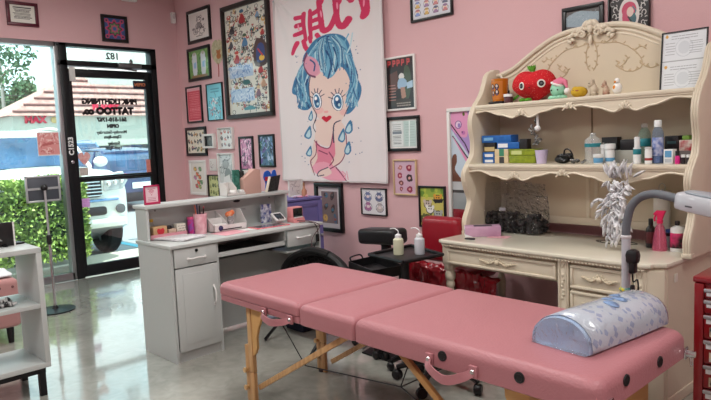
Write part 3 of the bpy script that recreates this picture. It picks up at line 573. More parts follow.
# body and dress
art.poly([(318, 136), (312, 150), (309, 160), (313, 172), (320, 166), (324, 150)], SK, sm=5); art.poly([(344, 120), (350, 128), (349, 146), (344, 158), (332, 168), (326, 166), (336, 154), (338, 134)], SK, sm=5)
art.poly([(318, 138), (326, 145), (334, 144), (337, 132), (338, 152), (334, 162), (346, 178), (334, 176), (322, 170), (312, 168), (320, 156)], (222, 130, 152), sm=4)
art.poly([(312, 166), (326, 160), (340, 168), (350, 178), (338, 181), (324, 176)], (232, 160, 178), sm=4)
for l in ([(320, 138), (318, 152), (310, 160), (316, 174)], [(317, 137), (324, 144), (333, 145), (337, 130)], [(344, 118), (338, 122), (337, 140)], [(350, 128), (350, 146), (343, 160), (330, 169)], [(332, 150), (336, 158), (332, 164)], [(322, 148), (330, 152)], [(338, 166), (346, 176), (352, 181)], [(320, 116), (316, 122), (319, 128)]): art.line(l, 1.1, (130, 50, 84) if l[0][1] > 120 else K, sm=5)
art.poly([(330, 166), (322, 170), (320, 174), (326, 176), (334, 172)], SK, sm=4); art.line([(330, 166), (322, 170), (320, 175), (326, 174)], 1, K, sm=4)
for x, y, s_ in ((309, 130, 4.2), (313, 112, 3.2), (309, 150, 3.4), (345, 135, 4.2), (353, 127, 4), (351, 148, 4)):   # tear drops
    art.poly([(x+s_*.6, y-s_*2.2), (x+s_, y+s_*.3), (x, y+s_*1.3), (x-s_, y+s_*.3)], BL2, sm=4); art.poly([(x+s_*.4, y-s_*1.2), (x+s_*.6, y+s_*.3), (x, y+s_*.9), (x-s_*.6, y+s_*.3)], BL4, sm=4)
for _ in range(60): art.ell(R_.choice((R_.uniform(299, 312), R_.uniform(352, 366))), R_.uniform(38, 165), .5, .5, (90, 110, 150))
art.line([(344, 170), (349, 173), (346, 177)], 1.2, (226, 150, 170)); art.line([(350, 170), (352, 178)], 1, (226, 150, 170))
for x in (277.8, 387.7): art.line([(x, -20), (x, 181)], .9, (200, 192, 192))
art.line([(277, 180), (388, 180)], .9, (200, 192, 192))
def folds(U, V):
    f = .010*np.sin(U*23+V*1.5)*(.35+V*.65)+.006*np.sin(U*41+2)*V
    for cx in (.0, 1.0):     # pulls radiating from the pinned corners
        ang = np.arctan2(V+.03, np.abs(U-cx)*.7+1e-3); f = f + .011*np.sin(ang*15)*np.exp(-((U-cx)**2*3+V**2*2))
    return -.03 + f - .012*np.exp(-((V-1)/.06)**2)
r = thing('wall_tapestry', 'large white cloth tapestry painted with a crying blue haired girl and pink brush letters', 'tapestry', (A0.x, YB, zb))
sheet('cloth', art, tw, th_, print_mat('tapestry_cloth', .85, bump=.3), r, (0, 0, 0), f=folds)
for x in (.01, tw/2, tw-.01): MB().lathe([(.006, 0), (.012, .006), (.004, .012)], n=12, m=T(x, -.03, th_-.012) @ Matrix.Rotation(PI/2, 4, 'X')).build('pin', STEEL, r)
MB().tube(catmull([(.27, -.02, .03), (.24, -.03, -.06), (.22, -.02, -.22), (.2, -.03, -.32)], 6), .007, 6).build('hanging_thread', mat('white_thread', (225, 220, 220), .9), r)
# ------------------------------------------------------------------ tall mirror beside the hutch, its reflection painted on a board
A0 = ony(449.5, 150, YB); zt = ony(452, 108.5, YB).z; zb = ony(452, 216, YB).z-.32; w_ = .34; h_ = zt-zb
r = thing('wall_mirror', 'tall white framed mirror with a painted reflection of a lilac and pink cartoon, left of the hutch', 'mirror', (A0.x, YB, zb))
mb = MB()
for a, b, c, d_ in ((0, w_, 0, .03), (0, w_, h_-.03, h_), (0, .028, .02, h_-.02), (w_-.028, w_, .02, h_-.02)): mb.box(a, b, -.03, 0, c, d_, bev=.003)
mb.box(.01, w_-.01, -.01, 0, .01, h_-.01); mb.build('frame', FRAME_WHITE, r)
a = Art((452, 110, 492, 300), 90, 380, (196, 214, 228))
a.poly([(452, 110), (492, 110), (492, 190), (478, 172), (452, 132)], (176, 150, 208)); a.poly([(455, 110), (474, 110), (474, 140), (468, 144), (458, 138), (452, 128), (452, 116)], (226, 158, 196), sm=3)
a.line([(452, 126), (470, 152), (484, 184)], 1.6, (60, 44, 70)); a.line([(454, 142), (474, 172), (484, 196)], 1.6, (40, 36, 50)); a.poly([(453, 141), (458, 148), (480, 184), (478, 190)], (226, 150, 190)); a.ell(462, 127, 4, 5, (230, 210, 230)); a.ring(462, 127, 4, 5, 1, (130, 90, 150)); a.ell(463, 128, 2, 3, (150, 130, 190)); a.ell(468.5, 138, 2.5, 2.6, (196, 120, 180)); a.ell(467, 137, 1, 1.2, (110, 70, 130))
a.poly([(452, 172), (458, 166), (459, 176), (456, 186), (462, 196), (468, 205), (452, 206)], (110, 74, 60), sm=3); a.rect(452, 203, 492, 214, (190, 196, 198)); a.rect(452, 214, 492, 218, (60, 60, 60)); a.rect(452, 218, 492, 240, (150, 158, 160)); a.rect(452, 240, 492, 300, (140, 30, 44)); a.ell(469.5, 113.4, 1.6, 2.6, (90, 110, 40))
sheet('picture', a, w_-.056, h_-.06, print_mat('mirror_painted_reflection', .06, coat=.8), r, (.028, -.0108, .03))  # reflected cartoon and room colours are painted into this print
# ------------------------------------------------------------------ outside
GZ = -.1
struct(MB().box(XD-2.1, XD-.2, -14, 26, GZ-.1, GZ+.0).build('trim_1', mat('sidewalk_concrete', (196, 190, 178), .85, var=.06, bump=.2)))
struct(MB().box(-90, XD-2.1, -40, 90, GZ-.25, GZ-.12).build('trim_2', mat('asphalt', (150, 152, 156), .9, var=.1, scale=30, bump=.3)))
o = MB(); o.box(XD-1.05, XD-.9, -14, 2.9, GZ, GZ+.12, bev=.01); struct(o.build('trim_3', mat('planter_kerb', (176, 168, 156), .85)))
o = MB(); o.box(-14, -8.9, 4.62, 4.74, GZ-.12, GZ-.114); o.box(-14, -8.9, 1.8, 1.92, GZ-.12, GZ-.114); struct(o.build('trim_4', mat('parking_line_blue', (110, 190, 214), .8)))
# hedge: leaf shell over a twiggy core
HX = -8.85; hy1 = onx(74, 170, HX).y
r = thing('hedge', 'clipped green hedge outside the big window, in front of the white car', 'hedge', (HX, 1.2, GZ))
rh = random.Random(5)
def leaves(n, fn, size, rnd, name, m, parent):
    V, Fc = [], []
    for _ in range(n):
        p = Vector(fn()); a = Vector((rnd.gauss(0, 1), rnd.gauss(0, 1), rnd.gauss(0, 1))).normalized(); b = a.orthogonal().normalized(); s_ = size*rnd.uniform(.6, 1.3); i = len(V)
        V += [p-a*s_, p+b*s_*.5, p+a*s_, p-b*s_*.5]; Fc.append((i, i+1, i+2, i+3))
    me = bpy.data.meshes.new(name); me.from_pydata([tuple(v) for v in V], [], Fc); me.materials.append(m); o = bpy.data.objects.new(name, me); C.objects.link(o); o.parent = parent; return o
LEAF = mat('hedge_leaf', (116, 152, 66), .5, rgb2=(178, 202, 108), scale=9); LEAFD = mat('tree_leaf', (58, 92, 66), .6, rgb2=(96, 130, 92), scale=2)
def hp_():
    y = rh.uniform(-3.4, hy1-1.2); f = rh.random()
    top = 1.16+.08*noise.noise(Vector((y*2, 0, 0)))
    if f < .55: return (.26+.06*noise.noise(Vector((y*4, 1, rh.random())))+rh.uniform(-.05, .05), y, rh.uniform(.12, top))
    if f < .8: return (rh.uniform(-.3, .3), y, top+rh.uniform(-.07, .05))
    return (rh.uniform(-.3, .3), y if rh.random() < .5 else hy1-1.2+rh.uniform(-.06, .05), rh.uniform(.15, top))
leaves(26000, hp_, .035, rh, 'foliage', LEAF, r)
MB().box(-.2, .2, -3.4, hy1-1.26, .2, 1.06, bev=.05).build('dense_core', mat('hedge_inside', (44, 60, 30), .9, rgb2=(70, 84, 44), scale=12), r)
for i in range(8):
    y = -3.2+i*.6; mb = MB(); mb.tube([(rh.uniform(-.1, .15), y, 0), (rh.uniform(0, .2), y+rh.uniform(-.1, .1), .5)], [.03, .015], 6); mb.build('stem', mat('hedge_stem', (120, 96, 70), .8), r)
# tree beyond the parking lot (upper left)
def tree(x, y, z0, hgt, rad, label, nleaf, lsize, cen=None, m=LEAFD, trunk=True, seed=1, group=None):
    rt = random.Random(seed); r = thing('tree', label, 'tree', (x, y, z0), 0, group)
    cl = [(rt.uniform(-.6, .6)*rad, rt.uniform(-.6, .6)*rad, hgt-rad*rt.uniform(.2, 1.5), rad*rt.uniform(.3, .55)) for _ in range(9)]
    def f():
        c = rt.choice(cl); d = Vector((rt.gauss(0, 1), rt.gauss(0, 1), rt.gauss(0, .8))).normalized()*c[3]*rt.uniform(.6, 1.05); return (c[0]+d.x, c[1]+d.y, c[2]+d.z)
    leaves(nleaf, f, lsize, rt, 'crown', m, r)
    mb = MB(); mb.tube([(0, 0, 0), (.1, 0, hgt*.5), (0, .1, hgt*.8)], [rad*.09, rad*.07, .04], 8)
    for c in cl[:6]: mb.tube([(0, 0, hgt*.45), (c[0], c[1], c[2])], [rad*.05, .02], 6)
    mb.build('trunk', mat('tree_bark', (110, 92, 76), .9, bump=.3), r); return r
P = onx(-22, 56, -28); tree(-28, P.y, GZ, P.z+2.3, 2.2, 'tall loose leaved tree at the upper left corner of the window', 1500, .11, seed=4)
P = onx(2, 108, -60); tree(-60, P.y+1, GZ, 8.0, 3.6, 'distant green tree left of the tiled roof building', 5000, .2, seed=8)
# strip mall across the lot
BX = -42.
Pa, Pb = onx(12, 116, BX), onx(14, 136, BX)
y0 = Pa.y; y1 = 62.; ze = Pa.z; zb_ = ze-2.0; rise = onx(60, 84, BX).z-onx(60, 112, BX).z
r = thing('shop_building', 'cream strip mall with a pink tiled mansard roof across the parking lot', 'building', (BX, y0, GZ))
CR_ = mat('cream_stucco', (196, 198, 186), .85); TILE = mat('pink_roof_tile', (190, 152, 144), .8, rgb2=(166, 128, 122), scale=3, bump=.4, bscale=6)
G = -GZ
mb = MB(); mb.box(-6, 0, 0, y1-y0, zb_+G, ze+G); mb.build('fascia', CR_, r)
mb = MB(); mb.box(-9, -3, .6, y1-y0, 0, zb_+G); mb.build('wall', mat('tan_stucco', (204, 190, 158), .85), r)
top = onx(60, 78, BX).z; s = 5.0
mb = MB(); bm = mb.bm; L0 = y1-y0; zt = ze+3.2
vs = [bm.verts.new(p) for p in ((.4, -.4, ze+G), (.4, L0, ze+G), (-3.2, L0, zt+G), (-3.2, 5.2, zt+G), (-6.4, -.4, ze+G), (-6.4, L0, ze+G))]
bm.faces.new((vs[0], vs[1], vs[2], vs[3])); bm.faces.new((vs[0], vs[3], vs[4])); bm.faces.new((vs[3], vs[2], vs[5], vs[4])); bm.faces.new((vs[0], vs[4], vs[5], vs[1]))
mb.build('roof', TILE, r)
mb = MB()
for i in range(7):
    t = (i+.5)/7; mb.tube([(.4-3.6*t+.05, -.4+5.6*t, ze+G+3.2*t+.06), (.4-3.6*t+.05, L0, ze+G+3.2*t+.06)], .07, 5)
mb.build('tile_course', mat('dark_roof_tile_course', (140, 104, 100), .85), r)  # darker brown ridge along each row of tiles
Pt = onx(49, 62, BX-3); mb = MB(); mb.box(-6, -3, Pt.y-y0, Pt.y-y0+14, ze+G+1, Pt.z+G, bev=.05); mb.build('roof_tower', CR_, r)
Pt = onx(150, 52, BX-3); mb = MB(); mb.box(-6, -2.2, onx(100, 60, BX).y-y0, L0, ze+G+1, Pt.z+G, bev=.05); mb.build('parapet', mat('grey_stucco', (196, 196, 190), .85), r)
for k in range(9):
    yy = 2+k*3.4; f_ = MB().box(-3, -2.9, yy, yy+2.6, .2, 2.6).build('shop_window', mat('dark_shop_glass', (86, 104, 116), .15), r)
for k in range(12):
    yy = .6+k*3.0; MB().box(-1, -.5, yy, yy+.5, 0, zb_+G, bev=.03).build('pillar', CR_, r)
Ps = onx(44, 120, BX+.06); Ps2 = onx(36.5, 120, BX+.06); Pe = onx(51, 120, BX+.06); sz = (onx(44, 116, BX).z-onx(44, 124, BX).z)
text('sign_lettering', 'MAX', sz*1.15, mat('red_sign_letters', (214, 40, 74), .5), r, (.05, Ps.y-y0-.5, Ps.z+G), RD, ext=.04, bold=.03)
MB().lathe([(sz*.4, 0), (sz*.4, .06), (sz*.3, .08)], n=24, m=T(.03, Pe.y-y0+.2, Ps.z+G) @ Matrix.Rotation(PI/2, 4, 'Y')).build('sign_badge', mat('sign_gold', (206, 180, 120), .5), r)
Ps = onx(106, 107.5, BX+.06)
text('sign_lettering', 'PLANET', sz*1.0, MATS['red_sign_letters'], r, (.05, Ps.y-y0, Ps.z+G), RD, ext=.04, bold=.03)
# utility poles and lines
P = onx(6, 130, -55)
r = thing('utility_pole', 'grey utility pole with power lines left of the strip mall', 'pole', (-55, P.y, GZ)); MB().cyl((0, 0, 0), (0, 0, 9), .16, .12, 10).build('pole', mat('pole_grey', (150, 146, 140), .8), r)
for k, py in enumerate((96, 107, 102)):
    a, b = onx(-30, py+.5, -55), onx(75, py-1.5, -55); mb = MB(); mb.tube([(0, a.y-P.y, a.z+.1), (0, b.y-P.y, b.z+.1)], .03, 5); mb.build('power_line', mat('cable_black', (50, 50, 54), .6), r)
# ---------------------------------------------------------------- cars (nose towards +x)
TYRE = mat('tyre_rubber', (26, 26, 28), .8); RIM = mat('alloy_rim', (178, 180, 184), .3, .9); CGL = mat('car_glass', (34, 56, 88), .08, rgb2=(60, 92, 130), scale=1.5, coat=.5)
def car(label, paint, x, y, rz, L_, W_, Ht, hood, wr=.37, zb=.3):
    """body lofted along x: nose at x=0, tail at -L"""
    r = thing('car', label, 'car', (x, y, GZ-.12), rz); hw = W_/2
    def sec(xx, zt, zbm, w, crown=.9):
        p = []
        for a, b in ((-1, 0), (-1.0, .25), (-1.0, .62), (-.965, .88), (-.8, .985), (-.35, 1.02), (.35, 1.02), (.8, .985), (.965, .88), (1.0, .62), (1.0, .25), (1, 0)): p.append((xx, a*w*hw, zbm+(zt-zbm)*b))
        return p
    hd = hood
    st = [(0, hd*.84, zb+.06, .74), (-.05, hd*.94, zb+.02, .85), (-.16, hd*.99, zb, .93), (-.42, hd*1.01, max(.24, zb-.05), .985), (-1.0, hd*1.02, .22, 1), (-1.35, hd*1.05, .22, 1), (-2.2, hd*1.06, .22, 1.0), (-3.2, hd*1.07, .22, 1), (-L_+.35, hd*1.07, .24, .98), (-L_+.06, hd*1.0, .3, .93), (-L_, hd*.9, .38, .88)]
    b = MB(); b.rings([sec(*s_) for s_ in st]); b.build('body', paint, r, smooth=50)
    # greenhouse
    def top(xx, w, z): return [(xx, -w*hw, z-.03), (xx, -w*hw*.96, z), (xx, -w*hw*.5, z+.03), (xx, w*hw*.5, z+.03), (xx, w*hw*.96, z), (xx, w*hw, z-.03)]
    zc = hd*1.03; xw = -1.28
    g = MB()
    def gs(xx, w, z): return [(xx, -w*hw, zc-.05), (xx, -w*hw*.99, zc+.02), (xx, -hw*(w*.2+.62), z) if z > zc+.1 else (xx, -w*hw*.9, zc+.02), (xx, hw*(w*.2+.62), z) if z > zc+.1 else (xx, w*hw*.9, zc+.02), (xx, w*hw*.99, zc+.02), (xx, w*hw, zc-.05)]
    g.rings([gs(xw, .86, zc), gs(xw-.3, .93, zc+(Ht-zc)*.45), gs(xw-.72, .93, Ht-.05), gs(xw-1.4, .93, Ht-.02), gs(-L_+.75, .92, Ht-.05), gs(-L_+.3, .9, zc+(Ht-zc)*.5), gs(-L_+.12, .86, zc)]); g.build('windows', CGL, r, smooth=25)
    rf = MB(); rf.rings([top(xw-.66, .74, Ht-.06), top(xw-.8, .76, Ht-.01), top(xw-1.6, .78, Ht+.03), top(-L_+.9, .77, Ht), top(-L_+.62, .74, Ht-.08)]); rf.build('roof', paint, r, smooth=50)
    for sy in (-1, 1):
        pl = MB()
        pl.tube([(xw+.02, sy*hw*.84, zc), (xw-.72, sy*hw*.76, Ht-.03)], .035, 6)
        for xx in (-2.55, -3.55): pl.tube([(xx, sy*hw*.95, zc), (xx-.08, sy*hw*.79, Ht-.04)], .035, 6)
        pl.tube([(-L_+.2, sy*hw*.88, zc), (-L_+.75, sy*hw*.75, Ht-.06)], .05, 6)
        pl.tube([(xw-.9, sy*hw*.7, Ht+.04), (xw-1.2, sy*hw*.68, Ht+.08), (-L_+1.1, sy*hw*.66, Ht+.07)], .018, 6)
        pl.build('window_pillars', paint, r)
    for sy in (-1, 1):
        for xx in (-.92, -L_+.95):
            wl = MB(); s_w = wr/.37; M_ = T(xx, sy*(hw-.12), wr) @ Matrix.Rotation(PI/2, 4, 'X'); wl.lathe([(.22, -.12), (.34, -.12), (.375, -.08), (.375, .08), (.34, .12), (.22, .12)], n=28, m=M_ @ Matrix.Diagonal((s_w, s_w, 1, 1))); wo = wl.build('wheel', TYRE, r)
            rm = MB(); rm.lathe([(.02, -.115), (.23, -.12), (.23, -.1), (.05, -.09), (.05, .09), (.23, .1), (.23, .12), (.02, .115)], n=24, m=M_ @ Matrix.Diagonal((s_w, s_w, 1, 1)))
            for k in range(5):
                a = k*2*PI/5
                for s2 in (-1, 1): rm.tube([(xx+.04*math.cos(a), sy*(hw-.12)+s2*.115, wr+.04*math.sin(a)), (xx+.22*math.cos(a), sy*(hw-.12)+s2*.122, wr+.22*math.sin(a))], .022, 5)
            rm.build('rim', RIM, wo)
        mb = MB(); mb.ball((xw-.18, sy*(hw+.1), zc+.08), (.09, .12, .09)); mb.build('side_mirror', paint, r)
    return r, hw
WHITE_C = mat('white_car_paint', (240, 240, 234), .25, coat=.6); BLUE_C = mat('blue_car_paint', (44, 62, 104), .25, coat=.6, var=.05); SIL_C = mat('silver_blue_paint', (112, 142, 176), .25, .2, coat=.6)
P = onz(108, 251, GZ-.12); nose = onx(131, 200, -9.3)
cx_, cyc = -9.25, nose.y-.96
r, hw = car('white car with a black barred grille, nose to the door glass', WHITE_C, cx_, cyc, 0, 4.9, 2.02, 2.02, 1.36, .42, .5)
DARKP = mat('dark_grille', (30, 30, 34), .4)
MB().box(-.06, .05, -.50, .50, .98, 1.30, bev=.05).build('grille', DARKP, r)
for k in range(6): MB().box(.045, .075, -.49+.01*k, .49-.01*k, 1.0+k*.05, 1.02+k*.05, bev=.006).build('grille_bar', CHROME, r)
MB().box(-.06, .04, -.56, .56, .70, .84, bev=.05).build('lower_intake', DARKP, r)
MB().box(-.12, .045, -.74, .74, .91, .95, bev=.02).build('bumper_strip', mat('blue_chrome', (120, 160, 210), .25, .6), r)
MB().box(-.5, .03, -.86, .86, .50, .68, bev=.07).build('bumper_lip', WHITE_C, r)
for sy in (-1, 1):
    hl = MB(); hl.prism([(sy*.53, 1.06), (sy*.54, 1.28), (sy*.84, 1.34), (sy*.90, 1.20), (sy*.82, 1.08)], -.2, .025, axis='x', bev=.015); ho = hl.build('headlight', mat('headlight_glass', (205, 212, 216), .08, coat=.6, rgb2=(150, 156, 160), scale=9), r)
    for k in range(3): MB().ball((.02, sy*(.60+.1*k), 1.17+.02*k), (.02, .04, .05)).build('lamp', mat('lamp_reflector', (236, 238, 240), .1, .8), ho)
    MB().lathe([(.07, 0), (.07, .03), (.045, .035)], n=16, m=T(.0, sy*.76, .78) @ Matrix.Rotation(PI/2, 4, 'Y')).build('fog_lamp', mat('fog_lamp', (90, 92, 96), .2), r)
MB().tube([(-1.27, -.6, 1.43), (-1.33, .1, 1.45), (-1.30, .5, 1.44)], .012, 6).build('wiper', BLKP, r)
a = onx(140, 168, -16)
r, hw = car('blue car seen from behind with red tail lights, beyond the white car', BLUE_C, -20.7, a.y, PI, 4.7, 1.85, 1.68, 1.05)
L_ = 4.7
for sy in (-1, 1): MB().prism([(sy*.3, .95), (sy*.36, 1.03), (sy*.88, 1.06), (sy*.9, .9), (sy*.6, .9)], -L_-.03, -L_+.3, axis='x', bev=.01).build('tail_light', mat('tail_light_red', (214, 30, 50), .2, coat=.5), r)
MB().box(-L_-.03, -L_+.1, -.4, .4, .96, .99).build('light_strip', MATS['tail_light_red'], r)
MB().box(-L_-.04, -L_+.2, -.85, .85, .28, .52, bev=.05).build('rear_bumper', DARKP, r)
MB().box(-L_-.045, -L_-.03, -.26, .26, .62, .78).build('plate', PAPER, r)
a = onx(95, 150, -22)
car('silver blue van parked on the far side behind the white car', SIL_C, -22.0, a.y+.1, 0, 5.0, 1.95, 2.0, 1.22)
# ------------------------------------------------------------------ reception desk
DX, DY0, DY1, DXB = -3.738, 1.936, 3.25, -4.22
HXF = -4.06; ZW = .805; ZL = 1.055
DARKIN = mat('dark_recess_board', (70, 76, 80), .5)
desk = thing('reception_desk', 'white reception desk with drawers, cupboard door and raised back ledge', 'desk', (DX, DY0, 0))
def D(x, y, z): return (DX+x, DY0+y, z)
Lw = DY1-DY0; bk = DXB-DX; hx = HXF-DX
mb = MB(); mb.box(bk, -.015, 0, .018, 0, ZW-.025); mb.box(bk, -.015, .346, .364, 0, ZW-.025); mb.box(bk, -.02, .018, .346, .06, .08); mb.box(bk+.0, bk+.012, .018, .346, .02, ZW-.03); mb.box(-.04, -.028, .018, .346, 0, .07); mb.build('left_pedestal', GREYW, desk)
mb = MB(); mb.box(bk-.01, .012, -.012, Lw+.012, ZW-.025, ZW, bev=.005); mb.build('worktop', GREYW, desk)
MB().box(bk, -.015, Lw-.02, Lw, 0, ZW-.025).build('right_side_panel', GREYW, desk)
MB().box(bk+.05, bk+.065, .364, Lw-.02, .02, .66).build('modesty_panel', GREYW, desk)
mb = MB(); mb.box(bk+.02, -.02, .364, .964, .655, .668); mb.box(-.035, -.02, .364, .964, .655, .70); mb.box(bk+.02, bk+.03, .364, .964, .66, ZW-.025); mb.box(bk+.02, -.02, .955, .968, .655, ZW-.025); mb.build('open_shelf', GREYW, desk)
MB().box(bk+.03, -.06, .37, .95, .669, .674).build('dark_shelf_sheet', DARKIN, desk)  # thin dark sheet on the bottom of the open slot
def handle(par, y, z, vert=False, l=.13):
    p = [(.0, 0, 0), (.022, .02, 0), (.026, .5*l, .004), (.022, l-.02, 0), (0, l, 0)]
    p = catmull(p, 5); p = [(a-.0, (c if vert else b), (b if vert else c)) for a, b, c in p]
    mb = MB(); mb.tube([(a, y+b-(0 if vert else l/2), z+c-(l/2 if vert else 0)) for a, b, c in p], .006, 8)
    for s_ in (0, l): q_ = (0, y+(0 if vert else s_-l/2), z+(s_-l/2 if vert else 0)); mb.cyl(q_, (.004, q_[1], q_[2]), .011, n=12)
    mb.build('handle', mat('white_ceramic', (232, 232, 230), .25, coat=.4), par)
dw = MB().box(-.015, 0, .022, .342, .648, .774, bev=.003).build('drawer', GREYW, desk); handle(dw, .185, .70)
MB().lathe([(.0, .004), (.011, .004), (.011, 0)], n=16, m=T(.001, .185, .75) @ Matrix.Rotation(PI/2, 4, 'Y')).build('keyhole', mat('dark_keyhole', (40, 40, 42), .3, .7), dw)
dd = MB().box(-.015, 0, .022, .342, .075, .640, bev=.003); dd.box(0, .004, .07, .294, .12, .60, bev=.003); dd = dd.build('door', GREYW, desk); handle(dd, .30, .42, True)
dw = MB().box(-.015, 0, .97, Lw-.024, .648, .774, bev=.003).build('drawer', GREYW, desk); handle(dw, 1.13, .712)
mb = MB(); mb.box(bk, -.2, .97, .985, .60, ZW-.03); mb.box(bk, -.02, .97, Lw-.02, .6, .612); mb.build('drawer_box', GREYW, desk)
# raised back: ledge, sides, back board
mb = MB(); H0 = ZW; mb.box(bk, hx, 0, .02, H0, ZL-.025); mb.box(bk, hx, 1.215, 1.235, H0, ZL-.025); mb.box(bk, bk+.014, 0.02, 1.215, H0, ZL-.025); mb.build('hutch_box', GREYW, desk)
MB().box(bk-.012, hx+.015, -.015, 1.25, ZL-.025, ZL, bev=.005).build('ledge', GREYW, desk)
for yy in (.14, 1.16): MB().lathe([(0, .003), (.007, .003), (.007, 0)], n=12, m=T(bk+.0145, yy, 1.0) @ Matrix.Rotation(PI/2, 4, 'Y')).build('cam_cover', mat('grey_cap', (130, 130, 130), .5), desk)
p = onx(237, 201, DXB+.02)
mb = MB(); mb.prism([(p.y-DY0+.03*math.cos(t*PI/12), p.z+.011*math.sin(t*PI/12)) for t in range(24)], bk+.014, bk+.02, axis='x'); mb.build('brand_oval', mat('dark_emblem', (44, 44, 48), .4), desk)
p = onx(243, 209, DXB+.02)
text('lettering', 'PINK', .03, mat('grey_letters', (176, 176, 178), .6), desk, (bk+.0148, p.y-DY0, p.z), RD)
# helper: unit box thing on the desk
def bx(name, mt, par, x0, x1, y0, y1, z0, z1, bev=.002): return MB().box(x0, x1, y0, y1, z0, z1, bev=bev).build(name, mt, par)
ZL_ = ZL; XL = -4.15
# on the ledge
p0, p1 = onx(144, 204, XL+.02), onx(161, 202, XL+.02); zt = onx(152, 185, XL+.02).z
r = thing('sign_holder', 'small magenta framed wifi sign on the left end of the desk ledge', 'sign', (XL+.02, p0.y, ZL), PI/2-.0)
w_ = p1.y-p0.y-.01; h_ = zt-ZL
mb = MB(); mb.box(0, w_, -.015, 0, 0, .016, bev=.002)
for a, b, c, d_ in ((0, w_, 0, .012), (0, w_, h_-.012, h_), (0, .012, 0, h_), (w_-.012, w_, 0, h_)): mb.box(a, b, -.012, 0, c, d_, bev=.002)
mb.box(.004, w_-.004, -.004, 0, .004, h_-.004); mb.build('frame', mat('magenta_plastic', (190, 46, 92), .35), r)
a = Art(BOX, 50, 50, (236, 208, 216))
for rr in (.12, .2, .28): a.line([(.5+rr*math.cos(t), .48+rr*math.sin(t)) for t in [-2.4+.16*k for k in range(11)]], .04, (200, 90, 120))
a.ell(.5, .5, .04, .04, (200, 90, 120)); a.textlines((.2, .1, .8, .18), 1, (190, 90, 120), .04, R_); a.textlines((.15, .62, .85, .92), 3, (190, 110, 130), .03, R_); sheet('print', a, w_-.024, h_-.024, PRINTM, r, (.012, -.0045, .012))
# letter organiser
p0, p1, p2 = onx(226, 195, XL+.03), onx(244, 193, XL+.03), onx(261, 190, XL+.03)
r = thing('letter_organizer', 'open topped grey card organiser with a tan side on the desk ledge', 'organizer', (XL, p0.y, ZL)); W_ = p2.y-p0.y; Wm = p1.y-p0.y; CARDW = mat('white_cardboard', (214, 210, 206), .8); TAN = mat('tan_cardboard', (198, 160, 148), .8)
hb = onx(262, 168, XL).z-ZL
mb = MB(); mb.box(-.06, .05, 0, Wm, 0, .004); mb.prism([(-.06, 0), (.05, 0), (.05, .06), (.0, .10), (-.06, .10)], 0, .004, axis='y'); mb.prism([(-.06, 0), (.05, 0), (.05, .06), (.0, .10), (-.06, .10)], Wm*.5, Wm*.5+.004, axis='y'); mb.box(.046, .05, 0, Wm, 0, .02); mb.box(-.06, -.056, 0, Wm, 0, .10); mb.build('tray', CARDW, r)
mb = MB(); mb.prism([(0, 0), (W_-Wm, 0), (W_-Wm, hb*.95), (W_-Wm-.05, hb), (0, hb*.62)], -.05, .035, axis='x', m=T(0, Wm, 0), bev=.002); mb.build('tan_sleeve', TAN, r)
for px0, px1, py0, c, lb in ((233, 239, 170, (28, 92, 78), 'dark green card packet standing in the letter organiser'), (239.5, 243.5, 171, (20, 26, 26), 'black card packet standing in the letter organiser'), (244, 248, 170, (190, 196, 192), 'pale grey card packet standing in the letter organiser'), (249.5, 254, 171, (110, 150, 200), 'blue and white card packet standing in the letter organiser')):
    a, b = onx(px0, 180, XL-.03), onx(px1, 180, XL-.03); zt = onx(px0, py0, XL-.03).z
    o = MB().box(-.012, .012, 0, b.y-a.y, 0, zt-ZL-.004, bev=.002); o.box(.012, .0135, .01, b.y-a.y-.01, .03, .06); o = o.build('card_packet', mat('packet_'+lb[:9].replace(' ', '_'), c, .5, rgb2=tuple(min(255, v+40) for v in c), scale=40)); o.location = (XL-.03, a.y, ZL+.004); tag(o, lb, 'card packet')
for px, lb in ((234, 'white paper roll in the left slot of the letter organiser'), (241, 'white paper roll in the right slot of the letter organiser')):
    a = onx(px, 190, XL+.02); o = MB().cyl((-.05, 0, .02), (.025, 0, .02), .016, n=16).build('paper_roll', PAPER); o.location = (XL+.02, a.y, ZL+.0045); tag(o, lb, 'paper roll')
a = onx(238, 191.5, XL+.07); 
# black card stand and blue rounded standee
p0, p1 = onx(267.5, 190, XL+.03), onx(280, 188, XL+.03); zt = onx(270, 177, XL+.03).z
r = thing('card_stand', 'black chalkboard card with a cream edge on the right of the desk ledge', 'card stand', (XL+.02, p0.y, ZL)); hh = zt-ZL
mb = MB(); mb.prism([(0, 0), (.11, .004), (.145, hh+.01), (.04, hh)], -.004, .004, axis='x'); mb.build('board', mat('chalk_black', (24, 24, 28), .6, rgb2=(46, 44, 44), scale=60), r)
mb = MB(); mb.prism([(-.014, 0), (0, 0), (.04, hh), (.03, hh+.004)], -.01, .012, axis='x'); mb.build('edge', mat('cream_card', (226, 218, 200), .7), r)
r = thing('standee', 'blue rounded cut out standee with a red band behind the black card', 'standee', (XL-.035, p0.y+.015, ZL)); k = .00855
mb = MB(); mb.prism([(a*k, b*k) for a, b in cm2([(2, 0), (2, 8), (0, 13), (1, 18), (5, 20), (8, 18), (9, 15), (11, 19), (14, 20), (15.5, 15), (15, 9), (17, 6), (15, 1)], 4, True)], -.004, .004, axis='x'); mb.build('panel', mat('bright_blue_card', (34, 90, 190), .4), r)
MB().prism([(1.2*k, 10*k), (8.5*k, 10.5*k), (9*k, 14*k), (1*k, 14*k)], .004, .0055, axis='x').build('red_band', mat('red_card', (200, 50, 70), .4), r)
MB().prism([(10*k, 4*k), (14.5*k, 6*k), (14*k, 10*k), (11*k, 9*k)], .004, .0055, axis='x').build('teal_band', mat('teal_card', (70, 170, 180), .4), r)
